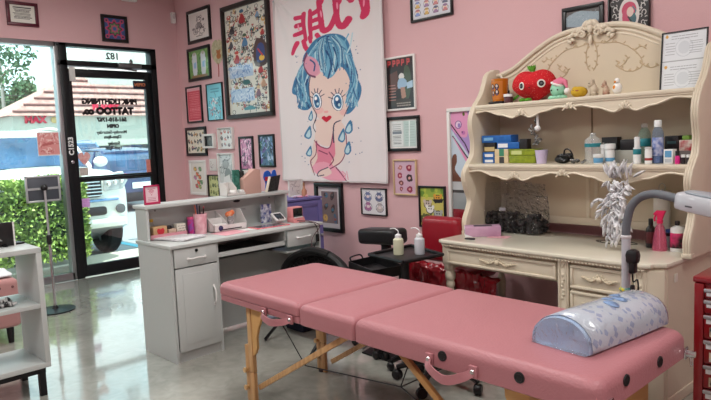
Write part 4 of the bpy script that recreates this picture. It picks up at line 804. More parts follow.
# on the worktop
r = thing('paper_stack', 'loose stack of printed forms on the left of the desk', 'paper', (-3.99, 2.14, ZW), .35)
for k in range(7):
    o = MB().box(-.14, .14, -.11, .11, k*.0022, k*.0022+.0018, m=rotz(R_.uniform(-.15, .15)) @ T(R_.uniform(-.01, .01), R_.uniform(-.012, .012), 0)).build('sheet', mat('form_paper', (232, 232, 234), .7, rgb2=(205, 205, 210), scale=50, stretch=(1, 6, 1)), r)
KR = mat('kraft_cardboard', (196, 160, 120), .8)
def dthing(name, cat, label, px, py, x=-4.1): P_ = onx(px, py, x); return thing(name, label, cat, (x, P_.y, ZW))
r = dthing('desk_tray', 'tray', 'small pink tray against the left end of the desk hutch', 147, 234, -4.14); PT = mat('pink_plastic', (216, 150, 162), .4)
mb = MB(); mb.box(-.05, .05, 0, .29, 0, .004)
for a_, b_, c_, d_ in ((-.05, .05, 0, .004), (-.05, .05, .286, .29), (-.05, -.046, 0, .29), (.046, .05, 0, .29)): mb.box(a_, b_, c_, d_, 0, .035)
mb.build('tray', PT, r)
y0 = r.location.y; ZT_ = ZW+.0045
r = thing('small_box', 'kraft box with a red strawberry print in the pink desk tray', 'box', (-4.13, y0+.03, ZT_)); bx('carton', KR, r, -.03, .03, 0, .105, 0, .085)
MB().prism([(.035+.028*a, .012+.03*b) for a, b in cm2([(0, -.1), (-1, 1), (-.7, 1.8), (0, 1.6), (.7, 1.8), (1, 1)], 3, True)], .03, .032, axis='x', m=T(0, .02, .006)).build('berry_print', mat('berry_red', (200, 44, 58), .5), r)
r = thing('glass_bottle', 'small clear bottle with a yellow cap at the back of the pink desk tray', 'bottle', (-4.175, y0+.055, ZT_)); MB().lathe([(0, 0), (.022, 0), (.023, .08), (.013, .10), (.011, .115)], n=16).build('bottle', CLEAR, r); MB().lathe([(.013, .115), (.014, .135), (0, .137)], n=14).build('cap', mat('mustard_cap', (200, 160, 60), .5), r)
r = thing('small_box', 'tan open box with a black lid in the middle of the pink desk tray', 'box', (-4.13, y0+.15, ZT_)); bx('carton', mat('tan_box', (205, 178, 158), .8), r, -.025, .025, 0, .06, 0, .055); bx('lid', BLKP, r, -.02, .02, -.005, .03, .056, .08, .006)
r = thing('small_box', 'cream box with black dots at the right end of the pink desk tray', 'box', (-4.13, y0+.215, ZT_)); a = Art(BOX, 40, 40, (222, 218, 204))
for i in range(5):
    for j in range(4): a.ell(.14+i*.18+(j % 2)*.08, .18+j*.22, .045, .05, (70, 64, 60))
bx('carton', mat('cream_box', (222, 218, 204), .8), r, -.025, .025, 0, .07, 0, .085); o = sheet('dot_print', a, .066, .08, PRINTM, r, (0, 0, 0)); o.location = (.0258, .002, .003); o.rotation_euler = (0, 0, PI/2)
r = dthing('canister', 'canister', 'magenta and purple drink canister beside the pink pen cup', 188.3, 229, -4.13); MB().lathe([(0, 0), (.034, 0), (.036, .01), (.036, .10), (.033, .112)], (0, .034, 0), 20).build('can', mat('magenta_wrap', (196, 50, 122), .35, rgb2=(120, 90, 180), scale=18), r); MB().lathe([(.036, .110), (.036, .126), (0, .128)], (0, .034, 0), 20).build('lid', mat('pink_lid', (226, 92, 140), .35), r)
r = dthing('pen_cup', 'cup', 'tall pink printed tumbler holding pens on the desk', 195, 232, -4.07); CC = (0, .05, 0)
MB().lathe([(0, 0), (.042, 0), (.05, .15), (.046, .15), (.04, .01), (0, .01)], CC, 24).build('tumbler', mat('pink_cup', (226, 164, 176), .4, rgb2=(240, 196, 204), scale=26), r)
for k, (a, c) in enumerate(((.4, (30, 30, 34)), (1.6, (220, 80, 90)), (2.6, (40, 40, 44)), (3.9, (236, 130, 100)), (5.2, (60, 60, 90)))):
    o = MB(); o.tube([(.015*math.cos(a), .015*math.sin(a), .014), (.036*math.cos(a), .036*math.sin(a), .19+.008*k)], .005, 8); o = o.build('pen', mat('pen_%d' % k, c, .4)); o.location = (-4.07, r.location.y+.05, ZW); tag(o, ('black pen leaning left in the pink tumbler', 'red pen in the pink tumbler', 'charcoal marker in the pink tumbler', 'orange topped pen in the pink tumbler', 'navy pen leaning right in the pink tumbler')[k], 'pen')
r = dthing('desk_organizer', 'organizer', 'white desk organiser with sloped compartments in the middle of the desk', 212, 230, -4.02); ow = onx(245, 228, -4.02).y-r.location.y; OW = mat('white_organizer', (226, 224, 222), .45)
mb = MB(); mb.box(-.15, .03, 0, ow, 0, .006)
for yy in (0, ow*.42, ow-.004): mb.prism([(-.15, 0), (.03, 0), (.03, .05), (-.05, .10 if yy < ow*.5 else .15), (-.15, .15)], yy, yy+.004, axis='y')
mb.box(.026, .03, 0, ow, 0, .05); mb.box(-.06, -.056, 0, ow*.42, 0, .10); mb.box(-.15, -.146, 0, ow, 0, .15); mb.build('compartments', OW, r)
MB().box(-.028, .024, .01, ow*.4, .045, .06, bev=.005).build('white_pad', PAPER, r); MB().box(.0305, .0315, .05, ow-.05, .012, .02).build('slot', BLKP, r)
oy = r.location.y
o = MB(); o.ball((0, 0, .03), (.03, .03, .025)); o.ball((.01, .02, .045), (.02, .02, .02)); o = o.build('hair_scrunchie', mat('orange_cloth', (222, 104, 56), .9, rgb2=(230, 170, 130), scale=30)); o.location = (-4.06, oy+ow*.62, ZW+.10); tag(o, 'orange and white scrunchie on top of the white organiser', 'scrunchie')
o.location.z = ZW+.085
o = MB(); o.box(-.02, .02, -.02, .02, 0, .10, bev=.006); o = o.build('small_pouch', mat('grey_print_pouch', (120, 116, 120), .7, rgb2=(200, 196, 196), scale=50)); o.location = (-4.045, oy+ow*.62, ZW+.0065); tag(o, 'grey printed pouch inside the white organiser', 'pouch')
o = MB(); o.ball((0, 0, .022), (.026, .022, .022)); o = o.build('tape_roll', mat('navy_tape', (50, 46, 90), .5)); o.location = (-4.0, oy+ow*.2, ZW+.0065); tag(o, 'navy rounded tape roll in the front of the white organiser', 'tape')
o = MB().box(-.09, .09, -.11, .11, 0, .003, m=rotz(.1)).build('pink_sheet', mat('pink_paper', (226, 166, 176), .7)); o.location = (-3.90, 2.50, ZW); tag(o, 'pink sheet of paper beside the white forms', 'paper')
o = MB().box(-.05, .05, -.09, .09, 0, .002, m=rotz(-.2)).build('note_sheet', PAPER); o.location = (-3.93, 2.70, ZW); tag(o, 'white note sheet in front of the white organiser', 'paper')
r = thing('clipboard', 'pink strawberry bordered tablet case lying on the desk', 'tablet', (-3.905, 2.86, ZW), -.08); a = .075; b = .15
mb = MB(); mb.box(-a, a, -b, b, 0, .007, bev=.003); mb.build('case', mat('pink_strawberry_case', (206, 64, 104), .5, rgb2=(236, 160, 150), scale=70), r); MB().box(-a+.016, a-.016, -b+.022, b-.022, .007, .008).build('screen', mat('grey_screen', (92, 92, 98), .2, coat=.5), r)
p0, p1 = onx(261, 216, -4.13), onx(271, 216, -4.13); zt = onx(265, 204, -4.13).z
o = MB(); o.box(-.012, .012, 0, p1.y-p0.y, 0, zt-ZW, bev=.005); o = o.build('snack_pack', mat('blue_white_wrapper', (52, 66, 140), .35, rgb2=(226, 226, 232), scale=34)); o.location = (-4.13, p0.y, ZW); tag(o, 'blue and white packet standing behind the card reader', 'packet')
p0 = onx(273, 224, -4.0); r = thing('card_reader', 'white card reader with a dark screen propped on the desk', 'card reader', (-4.0, p0.y, ZW))
M_ = T(-.02, .055, .018) @ Matrix.Rotation(math.radians(34), 4, 'Y')
MB().box(-.05, .05, -.05, .05, .03, .048, bev=.006, m=T(0, .0, 0) @ Matrix.Rotation(0, 4, 'Y') @ M_).build('body', mat('reader_white', (226, 226, 226), .35), r)
MB().box(-.03, .03, -.035, .035, .048, .050, m=M_).build('screen', mat('reader_screen', (48, 52, 60), .15, coat=.5), r)
for k in range(3): MB().box(.034, .042, -.03+k*.022, -.016+k*.022, .048, .051, m=M_).build('key', BLKP, r)
MB().prism([(-.06, 0), (.03, 0), (-.02, .045)], .02, .09, axis='y', bev=.002).build('stand', mat('reader_stand', (190, 190, 190), .5), r)
p0, p1 = onx(288, 221, -3.93), onx(301, 220, -3.93); r = thing('desk_speaker', 'small pink desk clock speaker with a black square screen, right end of the desk', 'speaker', (-3.93, p0.y+.02, ZW)); w_ = min(p1.y-p0.y, .12)
MB().box(-.04, .03, 0, w_, .035, .125, bev=.014, seg=3).build('body', mat('pink_speaker', (214, 138, 140), .4), r); MB().box(.0305, .033, .012, w_-.012, .045, .115, bev=.004).build('screen', mat('speaker_screen', (26, 34, 34), .15, coat=.4), r)
MB().prism([(-.04, 0), (.055, 0), (.04, .04), (-.04, .045)], .0, w_, axis='y', bev=.008).build('base', MATS['pink_speaker'], r)
for k in range(4): MB().box(.035, .05, .014+k*.022, .03+k*.022, .036, .046, bev=.003).build('key', mat('white_key', (230, 226, 222), .4), r)
# power cable with inline switch at the right end of the desk
c0 = onx(304, 222, -3.8); 
pts = [Vector((-3.86, c0.y-.0, ZW+.006)), Vector((-3.76, c0.y+.03, ZW+.006)), Vector((-3.712, c0.y+.05, ZW-.02)), Vector((-3.69, c0.y+.045, .70)), Vector((-3.69, c0.y+.0, .60)), Vector((-3.66, c0.y+.06, .5))]
r = thing('power_cable', 'black cable with an inline switch hanging over the right end of the desk', 'cable', (-3.70, c0.y, 0))
MB().tube([p-r.location for p in catmull(pts, 6)], .004, 6).build('cord', BLKP, r); MB().box(-.012, .012, .035, .06, .66, .72, bev=.006).build('inline_switch', BLKP, r)
pts = [Vector((-3.86, c0.y-.02, ZW+.02)), Vector((-3.70, c0.y-.04, ZW+.03)), Vector((-3.68, c0.y+.06, ZW-.02)), Vector((-3.69, c0.y-.02, .68)), Vector((-3.67, c0.y-.03, .48))]
MB().tube([p-r.location for p in catmull(pts, 6)], .003, 6).build('second_cord', mat('dark_red_cable', (90, 50, 56), .5), r)
# ------------------------------------------------------------------ purple cabinet between desk and wall
q0, q1 = onx(290, 201, -4.26), onx(321.5, 196, -4.26); PUR = mat('purple_paint', (108, 102, 160), .5, var=.05)
yl, yr, zt = 3.30, q1.y, q1.z
r = thing('purple_cabinet', 'purple painted cabinet between the reception desk and the wall', 'cabinet', (-4.26, yl, 0)); w_ = yr-yl
mb = MB(); mb.box(-.38, -.012, 0, w_, .05, zt-.02, bev=.004); mb.build('body', PUR, r); MB().box(-.39, .005, -.01, w_+.005, zt-.02, zt, bev=.004).build('top', PUR, r)
mb = MB(); 
for a, b, c, d_ in ((.0, .05, .06, zt-.03), (w_-.05, w_, .06, zt-.03), (.05, w_-.05, zt-.08, zt-.03), (.05, w_-.05, .06, .12)): mb.box(-.012, .004, a, b, c, d_, bev=.002)
mb.build('door_frame', PUR, r); MB().box(-.012, -.004, .05, w_-.05, .12, zt-.08).build('door_panel', PUR, r); MB().ball((.018, w_-.03, .6), .014).build('knob', STEEL, r)
p0 = onx(290, 199, -4.45); p1 = onx(303, 198, -4.45)
r = thing('picture_frame', 'small white framed print leaning on top of the purple cabinet', 'framed picture', (-4.47, p0.y, zt), PI/2-.1); w_ = p1.y-p0.y; h_ = .16
mb = MB()
for a, b, c, d_ in ((0, w_, 0, .012), (0, w_, h_-.012, h_), (0, .012, 0, h_), (w_-.012, w_, 0, h_)): mb.box(a, b, -.012, 0, c, d_)
mb.box(.004, w_-.004, -.004, 0, .004, h_-.004); mb.build('frame', FRAME_WHITE, r); sheet('print', a_small(30, 30), w_-.024, h_-.024, PRINTM, r, (.012, -.0045, .012))
p0 = onx(304.5, 198, -4.4); r = thing('wooden_bottle', 'tan bottle with a wooden neck on the purple cabinet', 'bottle', (-4.4, p0.y, zt)); MB().lathe([(0, 0), (.024, 0), (.025, .05), (.01, .075), (.008, .10)], n=16).build('body', mat('tan_bottle', (184, 130, 104), .6), r); MB().lathe([(.01, .10), (.011, .125), (0, .128)], n=12).build('stopper', mat('cork', (150, 110, 80), .8), r)
o = MB(); 
for k in range(9): o.ball((R_.uniform(-.05, .05), R_.uniform(-.09, .09), .012), (.016, .02, .012), n=10)
o = o.build('beads_heap', mat('pastel_beads', (190, 210, 226), .4, rgb2=(214, 140, 170), scale=24)); o.location = (-4.32, p0.y-.10, zt); tag(o, 'heap of pastel beads in front of the small print on the purple cabinet', 'beads', kind='stuff')
# ------------------------------------------------------------------ white shelf unit (left foreground)
SX, SY1, SZ = -3.9, 1.195, .895; SD, SW, ST = .42, .95, .03
r = thing('shelf_unit', 'white open shelf unit on black legs in the left foreground', 'shelf', (SX, SY1, 0)); zb = .17
mb = MB(); mb.box(-SD, 0, -SW, 0, SZ-ST, SZ, bev=.002); mb.build('top_board', GREYW, r)
MB().box(-SD, 0, -SW, 0, zb, zb+ST, bev=.002).build('bottom_board', GREYW, r)
for yy in (-ST, -SW): MB().box(-SD, 0, yy, yy+ST, zb+ST, SZ-ST, bev=.002).build('side_panel', GREYW, r)
MB().box(-SD, 0, -SW+ST, -ST, .535, .535+ST*.8, bev=.002).build('middle_shelf', GREYW, r)
for yy in (-.05, -SW+.05):
    for xx in (-.03, -SD+.03): MB().box(xx-.018, xx+.018, yy-.018, yy+.018, .0, zb-.03).build('leg', BLK, r)
MB().box(-SD+.01, -.01, -SW+.03, -.03, zb-.03, zb).build('metal_frame', BLK, r)
# black letter sign on top
p0, p1 = onx(0, 248, -4.15), onx(15.5, 247, -4.15); zt = onx(15, 221.5, -4.15).z
r = thing('letter_sign', 'black sign with a white edge standing on the white shelf unit', 'sign', (-4.15, p1.y-.34, SZ)); h_ = zt-SZ
MB().box(-.008, .008, 0, .34, 0, h_, bev=.003).build('board', BLKW, r); MB().box(-.009, .009, .332, .341, 0, h_).build('edge', WHT, r)
for yy in (.05, .27): MB().box(-.04, .04, yy, yy+.02, 0, .012).build('foot', BLK, r)
text('lettering', 'INK', h_*.75, mat('sign_grey_letters', (150, 156, 156), .5), r, (.0085, .17, h_*.5), RD, bold=.004)
o = MB().box(-.06, .06, -.03, .03, 0, .012, bev=.003, m=rotz(.2)).build('stapler', BLKP); o.location = (-4.22, p1.y+.02, SZ); tag(o, 'small black stapler lying on the white shelf unit beside the sign', 'stapler')
# zebra cloth on the middle shelf
rz_ = random.Random(9); p0 = onx(10, 311, -4.05)
o = MB(); bmm = o.bm; g = []
for i in range(16):
    g.append([bmm.verts.new((-.08+.16*i/15, -.30+.34*j/23, .012+.03*abs(noise.noise(Vector((i*.35, j*.3, 2))))*(1 if 0 < j < 23 and 0 < i < 15 else 0)+.012*math.sin(j*.9+i*.2)**2)) for j in range(24)])
for i in range(15):
    for j in range(23): bmm.faces.new((g[i][j], g[i+1][j], g[i+1][j+1], g[i][j+1]))
o = o.build('folded_cloth', mat('zebra_cloth', (236, 236, 234), .8, rgb2=(24, 24, 26), scale=14, stretch=(1, 3.5, 1)), mods=(('SOLIDIFY', {'thickness': .01}),)); o.location = (-4.05, p0.y-.02, .535+ST*.8); tag(o, 'black and white striped cloth on the middle shelf of the white unit', 'cloth')
# pink tufted ottoman behind the shelf
p0 = onx(17.5, 264, -5.2)
r = thing('ottoman', 'pink tufted bench with a white throw seen behind the white shelf unit', 'ottoman', (-5.2, p0.y, 0)); 
MB().box(-.55, 0, -1.5, 0, .12, .50, bev=.04, seg=3).build('seat', mat('dusty_pink_velvet', (190, 138, 136), .8, sheen=.3), r)
mb = MB()
for yy in range(16): mb.ball((.002, -.05-yy*.09, .44), (.006, .01, .01), n=8)
ob = mb.build('tufting', mat('tuft_brown', (110, 66, 68), .6), r)
for a_ in (-.05, -.5):
    for b_ in (-.08, -1.42): MB().cyl((a_, b_, 0), (a_, b_, .12), .02, .028, 12).build('leg', BLKW, r)
o = MB(); bmm = o.bm; g = [[bmm.verts.new((-.5+.46*i/9, -.9+.88*j/15, .02+.03*noise.noise(Vector((i*.5, j*.5, 5)))+.02)) for j in range(16)] for i in range(10)]
for i in range(9):
    for j in range(15): bmm.faces.new((g[i][j], g[i+1][j], g[i+1][j+1], g[i][j+1]))
o = o.build('throw_blanket', mat('white_fleece', (232, 234, 238), .9), mods=(('SOLIDIFY', {'thickness': .02}), ('SUBSURF', {'levels': 1, 'render_levels': 1}))); o.location = (-5.2, p0.y, .50); tag(o, 'crumpled white throw lying on the pink bench', 'blanket')
# ------------------------------------------------------------------ tablet on a floor stand
TX = -6.0; c0 = onx(43, 187.5, TX); t0, t1 = onx(25.5, 189, TX), onx(60.5, 187, TX); z1, z0 = onx(43, 175.5, TX).z, onx(44, 202, TX).z
r = thing('tablet_stand', 'tablet on a chrome floor stand before the big window, seen from behind', 'tablet stand', (TX, c0.y, 0)); hy = (t1.y-t0.y)/2; GRS = mat('tablet_grey', (84, 88, 96), .4, .3); SV = mat('silver_bracket', (196, 198, 200), .35, .6)
MB().box(-.006, .004, -hy+.012, hy-.012, z0+.012, z1-.012, bev=.003).build('tablet', GRS, r)
mb = MB()
for a, b, c, d_ in ((-hy, hy, z0, z0+.018), (-hy, hy, z1-.018, z1), (-hy, -hy+.018, z0, z1), (hy-.018, hy, z0, z1)): mb.box(-.01, .01, a, b, c, d_, bev=.004)
mb.box(.005, .014, -hy, hy, (z0+z1)/2-.008, (z0+z1)/2+.012); mb.build('bracket', SV, r)
MB().ball((.03, 0, (z0+z1)/2+.01), .03).build('pivot', BLKP, r)
zc = .655; MB().cyl((.04, 0, .02), (.04, 0, zc), .013, n=14).build('lower_pole', CHROME, r); MB().cyl((.04, 0, zc), (.04, 0, (z0+z1)/2), .010, n=14).build('upper_pole', SV, r); MB().lathe([(.013, 0), (.022, .01), (.022, .07), (.014, .09)], (.04, 0, zc-.04), 16).build('clamp', BLKP, r)
MB().lathe([(0, 0), (.17, 0), (.17, .012), (.03, .022), (.015, .05)], (.04, 0, 0), 32).build('base', mat('black_base', (34, 34, 36), .4, .4), r)
# ------------------------------------------------------------------ vanity desk with carved hutch
VA = math.radians(-3); VO = onz(440.5, 239.3, .77); VO.z = 0
vd = Vector((math.cos(VA), math.sin(VA), 0)); vn = Vector((-vd.y, vd.x, 0))
def vloc(P): return Vector(((P-VO).dot(vd), (P-VO).dot(vn), P.z))
def vl(x, y, dep): return vloc(onpl(x, y, vn, VO.dot(vn)+dep))
def vz(x, y, z): return vloc(onz(x, y, z))
def VW(x, y, z): return VO + vd*x + vn*y + Vector((0, 0, z))
van = thing('vanity_desk', 'long cream carved vanity desk with drawers against the back wall', 'desk', VO, VA)
VDp, VWd = .68, 1.45
tp = [(-.02, .03), (-.012, -.005), (.02, -.02), (1.33, -.02), (1.37, -.02), (1.40, .0), (1.405, .03), (1.43, .045), (1.455, .06), (1.46, .09), (1.46, VDp), (-.02, VDp)]
mb = MB(); mb.prism(tp, .748, .77, axis='z', bev=.006); mb.build('worktop', CREAMT, van)
def inset(p, k): cx_ = .72; cy_ = .34; return [(x+(k if x < cx_ else -k), y+(k if y < cy_ else 0)) for x, y in p]
mb = MB(); mb.prism(inset(tp, .012), .732, .748, axis='z', bev=.004); mb.build('top_moulding', CREAM, van)
mb = MB()
for k in range(66): mb.ball((.03+k*.0205, -.009, .735), (.0085, .006, .007), n=8)
mb.build('gadroon_moulding', CREAM, van)
mb = MB(); mb.box(0, .87, .03, VDp-.01, .60, .735); mb.box(.0, .015, .03, VDp-.01, .56, .735); mb.build('apron_case', CREAM, van)
CARVP = mat('carved_pull_lacquer', (206, 192, 166), .5, var=.1)
def carving(par, cx, cz, w, y=-.001, n=9, s=1., mt=None):
    mb = MB()
    for k in range(-n, n+1):
        t = k/n; x = cx+t*w; z = cz+.010*s*math.cos(t*6)*(1-abs(t)*.5); a = t*2.4
        mb.ball((x, y, z), (.011*s*(1.2-abs(t)*.6), .005, .006*s), n=8, m=Matrix.Rotation(a, 4, 'Y'))
        if k % 2: mb.ball((x, y, z+.012*s*(1-abs(t))), (.006*s, .004, .010*s*(1-abs(t)*.5)), n=8, m=Matrix.Rotation(a*.5, 4, 'Y'))
    mb.ball((cx, y-.002, cz), (.014*s, .008, .012*s), n=10)
    return mb.build('carved_pull', mt or CARVP, par)
def drawer(x0, x1, z0, z1):
    mb = MB(); mb.box(x0, x1, .008, .03, z0, z1, bev=.003); f = .016
    for a, b, c, d_ in ((x0, x1, z0, z0+f), (x0, x1, z1-f, z1), (x0, x0+f, z0+f, z1-f), (x1-f, x1, z0+f, z1-f)): mb.box(a, b, .0, .012, c, d_, bev=.004)
    o = mb.build('drawer', CREAM, van); carving(o, (x0+x1)/2, (z0+z1)/2, min(.13, (x1-x0)*.28), s=1.15); return o
drawer(.05, .86, .615, .712)
mb = MB(); mb.box(.94, 1.375, .03, VDp-.01, .07, .735); mb.build('right_pedestal', CREAM, van)
for z0, z1 in ((.585, .715), (.44, .57), (.27, .425), (.10, .255)): drawer(.95, 1.30, z0, z1)
def pilaster(x0, x1, z0, z1, y=.0):
    mb = MB(); mb.box(x0, x1, y+.004, .035, z0, z1, bev=.003); xc = (x0+x1)/2; w = (x1-x0)*.3; f = .006
    pts = cm2([(xc-w, z0+.05), (xc-w, z1-.04), (xc-w*.4, z1-.02), (xc, z1-.035), (xc+w*.4, z1-.02), (xc+w, z1-.04), (xc+w, z0+.05), (xc+w*.4, z0+.03), (xc, z0+.045), (xc-w*.4, z0+.03)], 4, True)
    mb.tube([(a, y+.002, b) for a, b in pts], f*.7, 6, closed=True); o = mb.build('pilaster', CREAM, van)
    mb = MB()
    for k in range(7): mb.ball((xc+.006*math.sin(k*1.7), y+.002, z1-.08-k*.022), (.008, .005, .011), n=8)
    mb.build('pilaster_carving', CREAM, o); mb = MB()
    for k in range(5): mb.ball((xc+.006*math.sin(k*1.7), y+.002, z0+.09+k*.02), (.008, .005, .010), n=8)
    mb.build('pilaster_carving', CREAM, o); return o
pilaster(.872, .938, .05, .73); pilaster(1.31, 1.375, .05, .73)
# canted corner post and side
mb = MB(); mb.prism([(1.375, .01), (1.41, .02), (1.445, .055), (1.445, .1), (1.375, .1)], .05, .735, axis='z', bev=.003); mb.build('corner_post', CREAM, van)
mb = MB(); mb.box(1.43, 1.448, .09, VDp-.01, .05, .735); mb.build('right_side_panel', CREAM, van)
MB().box(1.4485, 1.4525, .16, .20, .655, .70, bev=.002).build('side_switch', mat('cream_switch', (226, 222, 210), .4), van)
mb = MB(); mb.prism([(.93, .03), (1.39, .03), (1.455, .07), (1.455, VDp), (.93, VDp)], 0, .06, axis='z', bev=.006); mb.build('plinth', CREAM, van)
lp = [(.0, 0), (.02, 0), (.022, .03), (.012, .05), (.026, .10), (.03, .16), (.022, .22), (.028, .30), (.034, .38), (.02, .44), (.026, .45), (.03, .47), (.024, .49), (.032, .50), (.036, .53), (.026, .56), (.034, .57), (.034, .60), (.0, .60)]
for x, y in ((.035, .05), (.035, VDp-.06), (.83, VDp-.06)): MB().lathe(lp, (x, y, 0), 20).build('leg', CREAM, van)
MB().box(.0, .07, .015, .085, .6, .735, bev=.004).build('leg_block', CREAM, van)
MB().box(.85, .94, .30, VDp-.02, .05, .6, bev=.003).build('knee_panel', CREAM, van)
van.scale = (.978, 1, 1)
# ---- hutch
hut = thing('vanity_hutch', 'cream carved two shelf hutch with a high arched crest on the vanity desk', 'hutch', VO+Vector((0, 0, .77)), VA)
Z0 = .77; HB = .66
CR2 = mat('cream_inner_panel', (206, 192, 168), .5, var=.06, scale=3, bump=.08, bscale=15)
prof = [(.25, .77), (.25, .80), (.25, .87), (.29, .95), (.305, 1.01), (.265, 1.10), (.25, 1.18), (.29, 1.245), (.345, 1.31), (.357, 1.40), (.335, 1.5), (.345, 1.58), (.39, 1.65), (.43, 1.69), (.47, 1.74), (.50, 1.80), (.53, 1.86), (.60, 1.90)]
pc = cm2(prof, 4)
for x0, x1, sx in ((.01, .05, 1), (1.41, 1.45, -1)):
    mb = MB(); mb.prism([(y, z-Z0) for y, z in pc]+[(HB, 1.90-Z0), (HB, 0)], x0, x1, axis='x', bev=.003); sd = mb.build('side_panel', CREAM, hut)
    mb = MB(); xc = (x0+x1)/2
    for dx_ in (-.013, 0, .013): mb.tube([(xc+dx_, y-.002, z-Z0) for y, z in pc[:-2]], .0065, 6)
    mb.build('edge_beading', CREAM, sd)
    MB().box(x0-.004, x1+.004, .24, .29, 0, .025, bev=.004).build('foot', CREAM, sd)
def shelf(z, y0, lowL, n):
    mb = MB(); mb.box(.05, 1.41, y0+.02, HB-.01, z-.022-Z0, z-Z0); mb.box(.045, 1.415, y0-.008, y0+.025, z-.024-Z0, z-Z0, bev=.006); mb.box(.05, 1.41, y0-.002, y0+.02, z-.034-Z0, z-.022-Z0, bev=.003); s_ = mb.build('shelf', CREAM, hut)
    X0, X1 = .05, 1.41; cen = [.46, 1.0]; w_ = X1-X0
    def low(x):
        c = [(X0, .05), (.13, .042), (.25, .075), (.34, .098), (.40, .078), (.46, .100), (.56, .070), (.66, .050), (.73, .058), (.80, .050), (.90, .070), (1.0, .100), (1.06, .078), (1.12, .098), (1.21, .075), (1.33, .042), (X1, .05)]
        for (a, b), (c2, d2) in zip(c, c[1:]):
            if a <= x <= c2: t = (x-a)/(c2-a); t = t*t*(3-2*t); return b+(d2-b)*t
        return .05
    N_ = 80; xs = [X0+(X1-X0)*i/N_ for i in range(N_+1)]
    mb = MB(); mb.prism([(X0, z-.03-Z0), (X1, z-.03-Z0)]+[(x, z-low(x)*1.0-Z0) for x in reversed(xs)], y0+.004, y0+.016, axis='y'); mb.tube([(x, y0+.004, z-low(x)-Z0) for x in xs], .0065, 6); ap = mb.build('scalloped_apron', CREAM, s_)
    for cx_ in (.40, .73, 1.06):
        mb = MB()
        for a in (-1, -.5, 0, .5, 1): mb.ball((cx_+a*.022, y0-.002, z-low(cx_)+.004+.018*(1-abs(a))-Z0), (.008, .006, .016), n=8, m=Matrix.Rotation(a*.6, 4, 'Y'))
        for a in (-1, 1): mb.tube([(cx_+a*(.01+.035*t), y0-.001, z-low(cx_)-.004+.010*math.sin(t*5)-Z0) for t in [i/6 for i in range(7)]], .005, 5)
        mb.build('shell_carving', CREAM, ap)
    return s_
shelf(1.25, .285, 0, 0); shelf(1.648, .37, 0, 0)
# back: lower panels with frame and a gap at the desk top, arched crest
mb = MB(); mb.box(.05, 1.41, HB-.012, HB, .875-Z0, 1.65-Z0); mb.build('back_panel', CR2, hut)
mb = MB()
for x0, x1 in ((.05, .10), (.69, .715), (.745, .77), (1.36, 1.41)): mb.box(x0, x1, HB-.02, HB-.01, .88-Z0, 1.22-Z0, bev=.003)
mb.box(.05, 1.41, HB-.022, HB-.01, .84-Z0, .885-Z0, bev=.003)
mb.prism([(.05, 0), (.33, 0), (.36, .05), (.42, .065), (.73, .068), (1.04, .065), (1.10, .05), (1.13, 0), (1.41, 0), (1.41, .10), (.05, .10)], HB-.02, HB-.008, axis='y'); mb.build('lower_frame', CREAM, hut)
MB().box(.725, .735, HB-.016, HB-.01, 1.27-Z0, 1.62-Z0).build('centre_seam', mat('seam_brown', (140, 122, 100), .7), hut)  # brown strip marking the joint in the middle of the back panel
L_pts = [vl(px, py, HB-.01) for px, py in ((499, 76), (504, 75), (516, 69), (528, 59), (540, 49), (555, 38.5), (570, 32), (585, 28.5))]
XCc = .5*(.05+1.41)+.0
lp2 = [(p.x, p.z) for p in L_pts]; half = [(max(.03, a), b) for a, b in lp2]+[(XCc, L_pts[-1].z+.012)]
half = [(.03, half[0][1]-.03)]+half
full = half+[(2*XCc-a, b) for a, b in reversed(half[:-1])]
fc = cm2(full, 4)
mb = MB(); mb.prism([(.03, 1.62-Z0)]+[(a, b-Z0) for a, b in fc]+[(1.43, 1.62-Z0)], HB-.014, HB, axis='y'); mb.build('crest_panel', CR2, hut)
mb = MB(); 
for off, rr, yy in ((.0, .017, -.016), (-.03, .010, -.012), (-.052, .008, -.010)): mb.tube([(XCc+(a-XCc)*(1+off*1.2), HB+yy, b-Z0+off) for a, b in fc], rr, 8)
mb.build('crest_moulding', CREAM, hut)
for sx in (-1, 1):
    mb = MB(); cx0, cz0 = XCc+sx*(XCc-.055), half[0][1]-Z0+.005
    mb.tube([(cx0+sx*(.035-.005*t)*math.cos(t*1.1)*-1, HB-.03, cz0+(.035-.005*t)*math.sin(t*1.1)) for t in [i*.5 for i in range(13)]], .010, 6); mb.build('end_scroll', CREAM, hut)
# acanthus crest and relief sprays
mb = MB(); zt = L_pts[-1].z+.012-Z0; rnc = random.Random(2)
for sx in (-1, 1):
    for k in range(7):
        t = k/6; x = XCc+sx*(.012+.125*t); z = zt+.012-.06*t+.010*math.sin(k*2); mb.ball((x, HB-.032, z), (.03*(1-.4*t), .012, .015), n=10, m=Matrix.Rotation(sx*(.9-.5*t), 4, 'Y'))
        mb.ball((x, HB-.03, z-.03), (.018, .01, .012), n=10, m=Matrix.Rotation(-sx*.8, 4, 'Y'))
    mb.tube([(XCc+sx*(.05+(.03-.004*t)*math.cos(t)), HB-.04, zt-.055+(.03-.004*t)*math.sin(t)) for t in [i*.45 for i in range(14)]], .008, 6)
mb.ball((XCc, HB-.036, zt+.012), (.022, .014, .022)); mb.ball((XCc, HB-.036, zt-.02), (.018, .014, .03)); mb.ball((XCc, HB-.03, zt-.09), (.012, .01, .03)); mb.build('acanthus_crest', CREAM, hut)
CARV = mat('carving_antiqued', (188, 168, 138), .55, var=.1)
mb = MB()
def spray(pts, leafy=1):
    c = catmull([(a, HB-.014, b) for a, b in pts], 7); mb.tube(c, .0035, 5)
    for i, p in enumerate(c):
        if i % 3 == 1 and leafy:
            s_ = 1 if (i//3) % 2 else -1; mb.ball((p.x+s_*.009, HB-.014, p.z+.008), (.010, .003, .005), n=8, m=Matrix.Rotation(-s_*.7, 4, 'Y'))
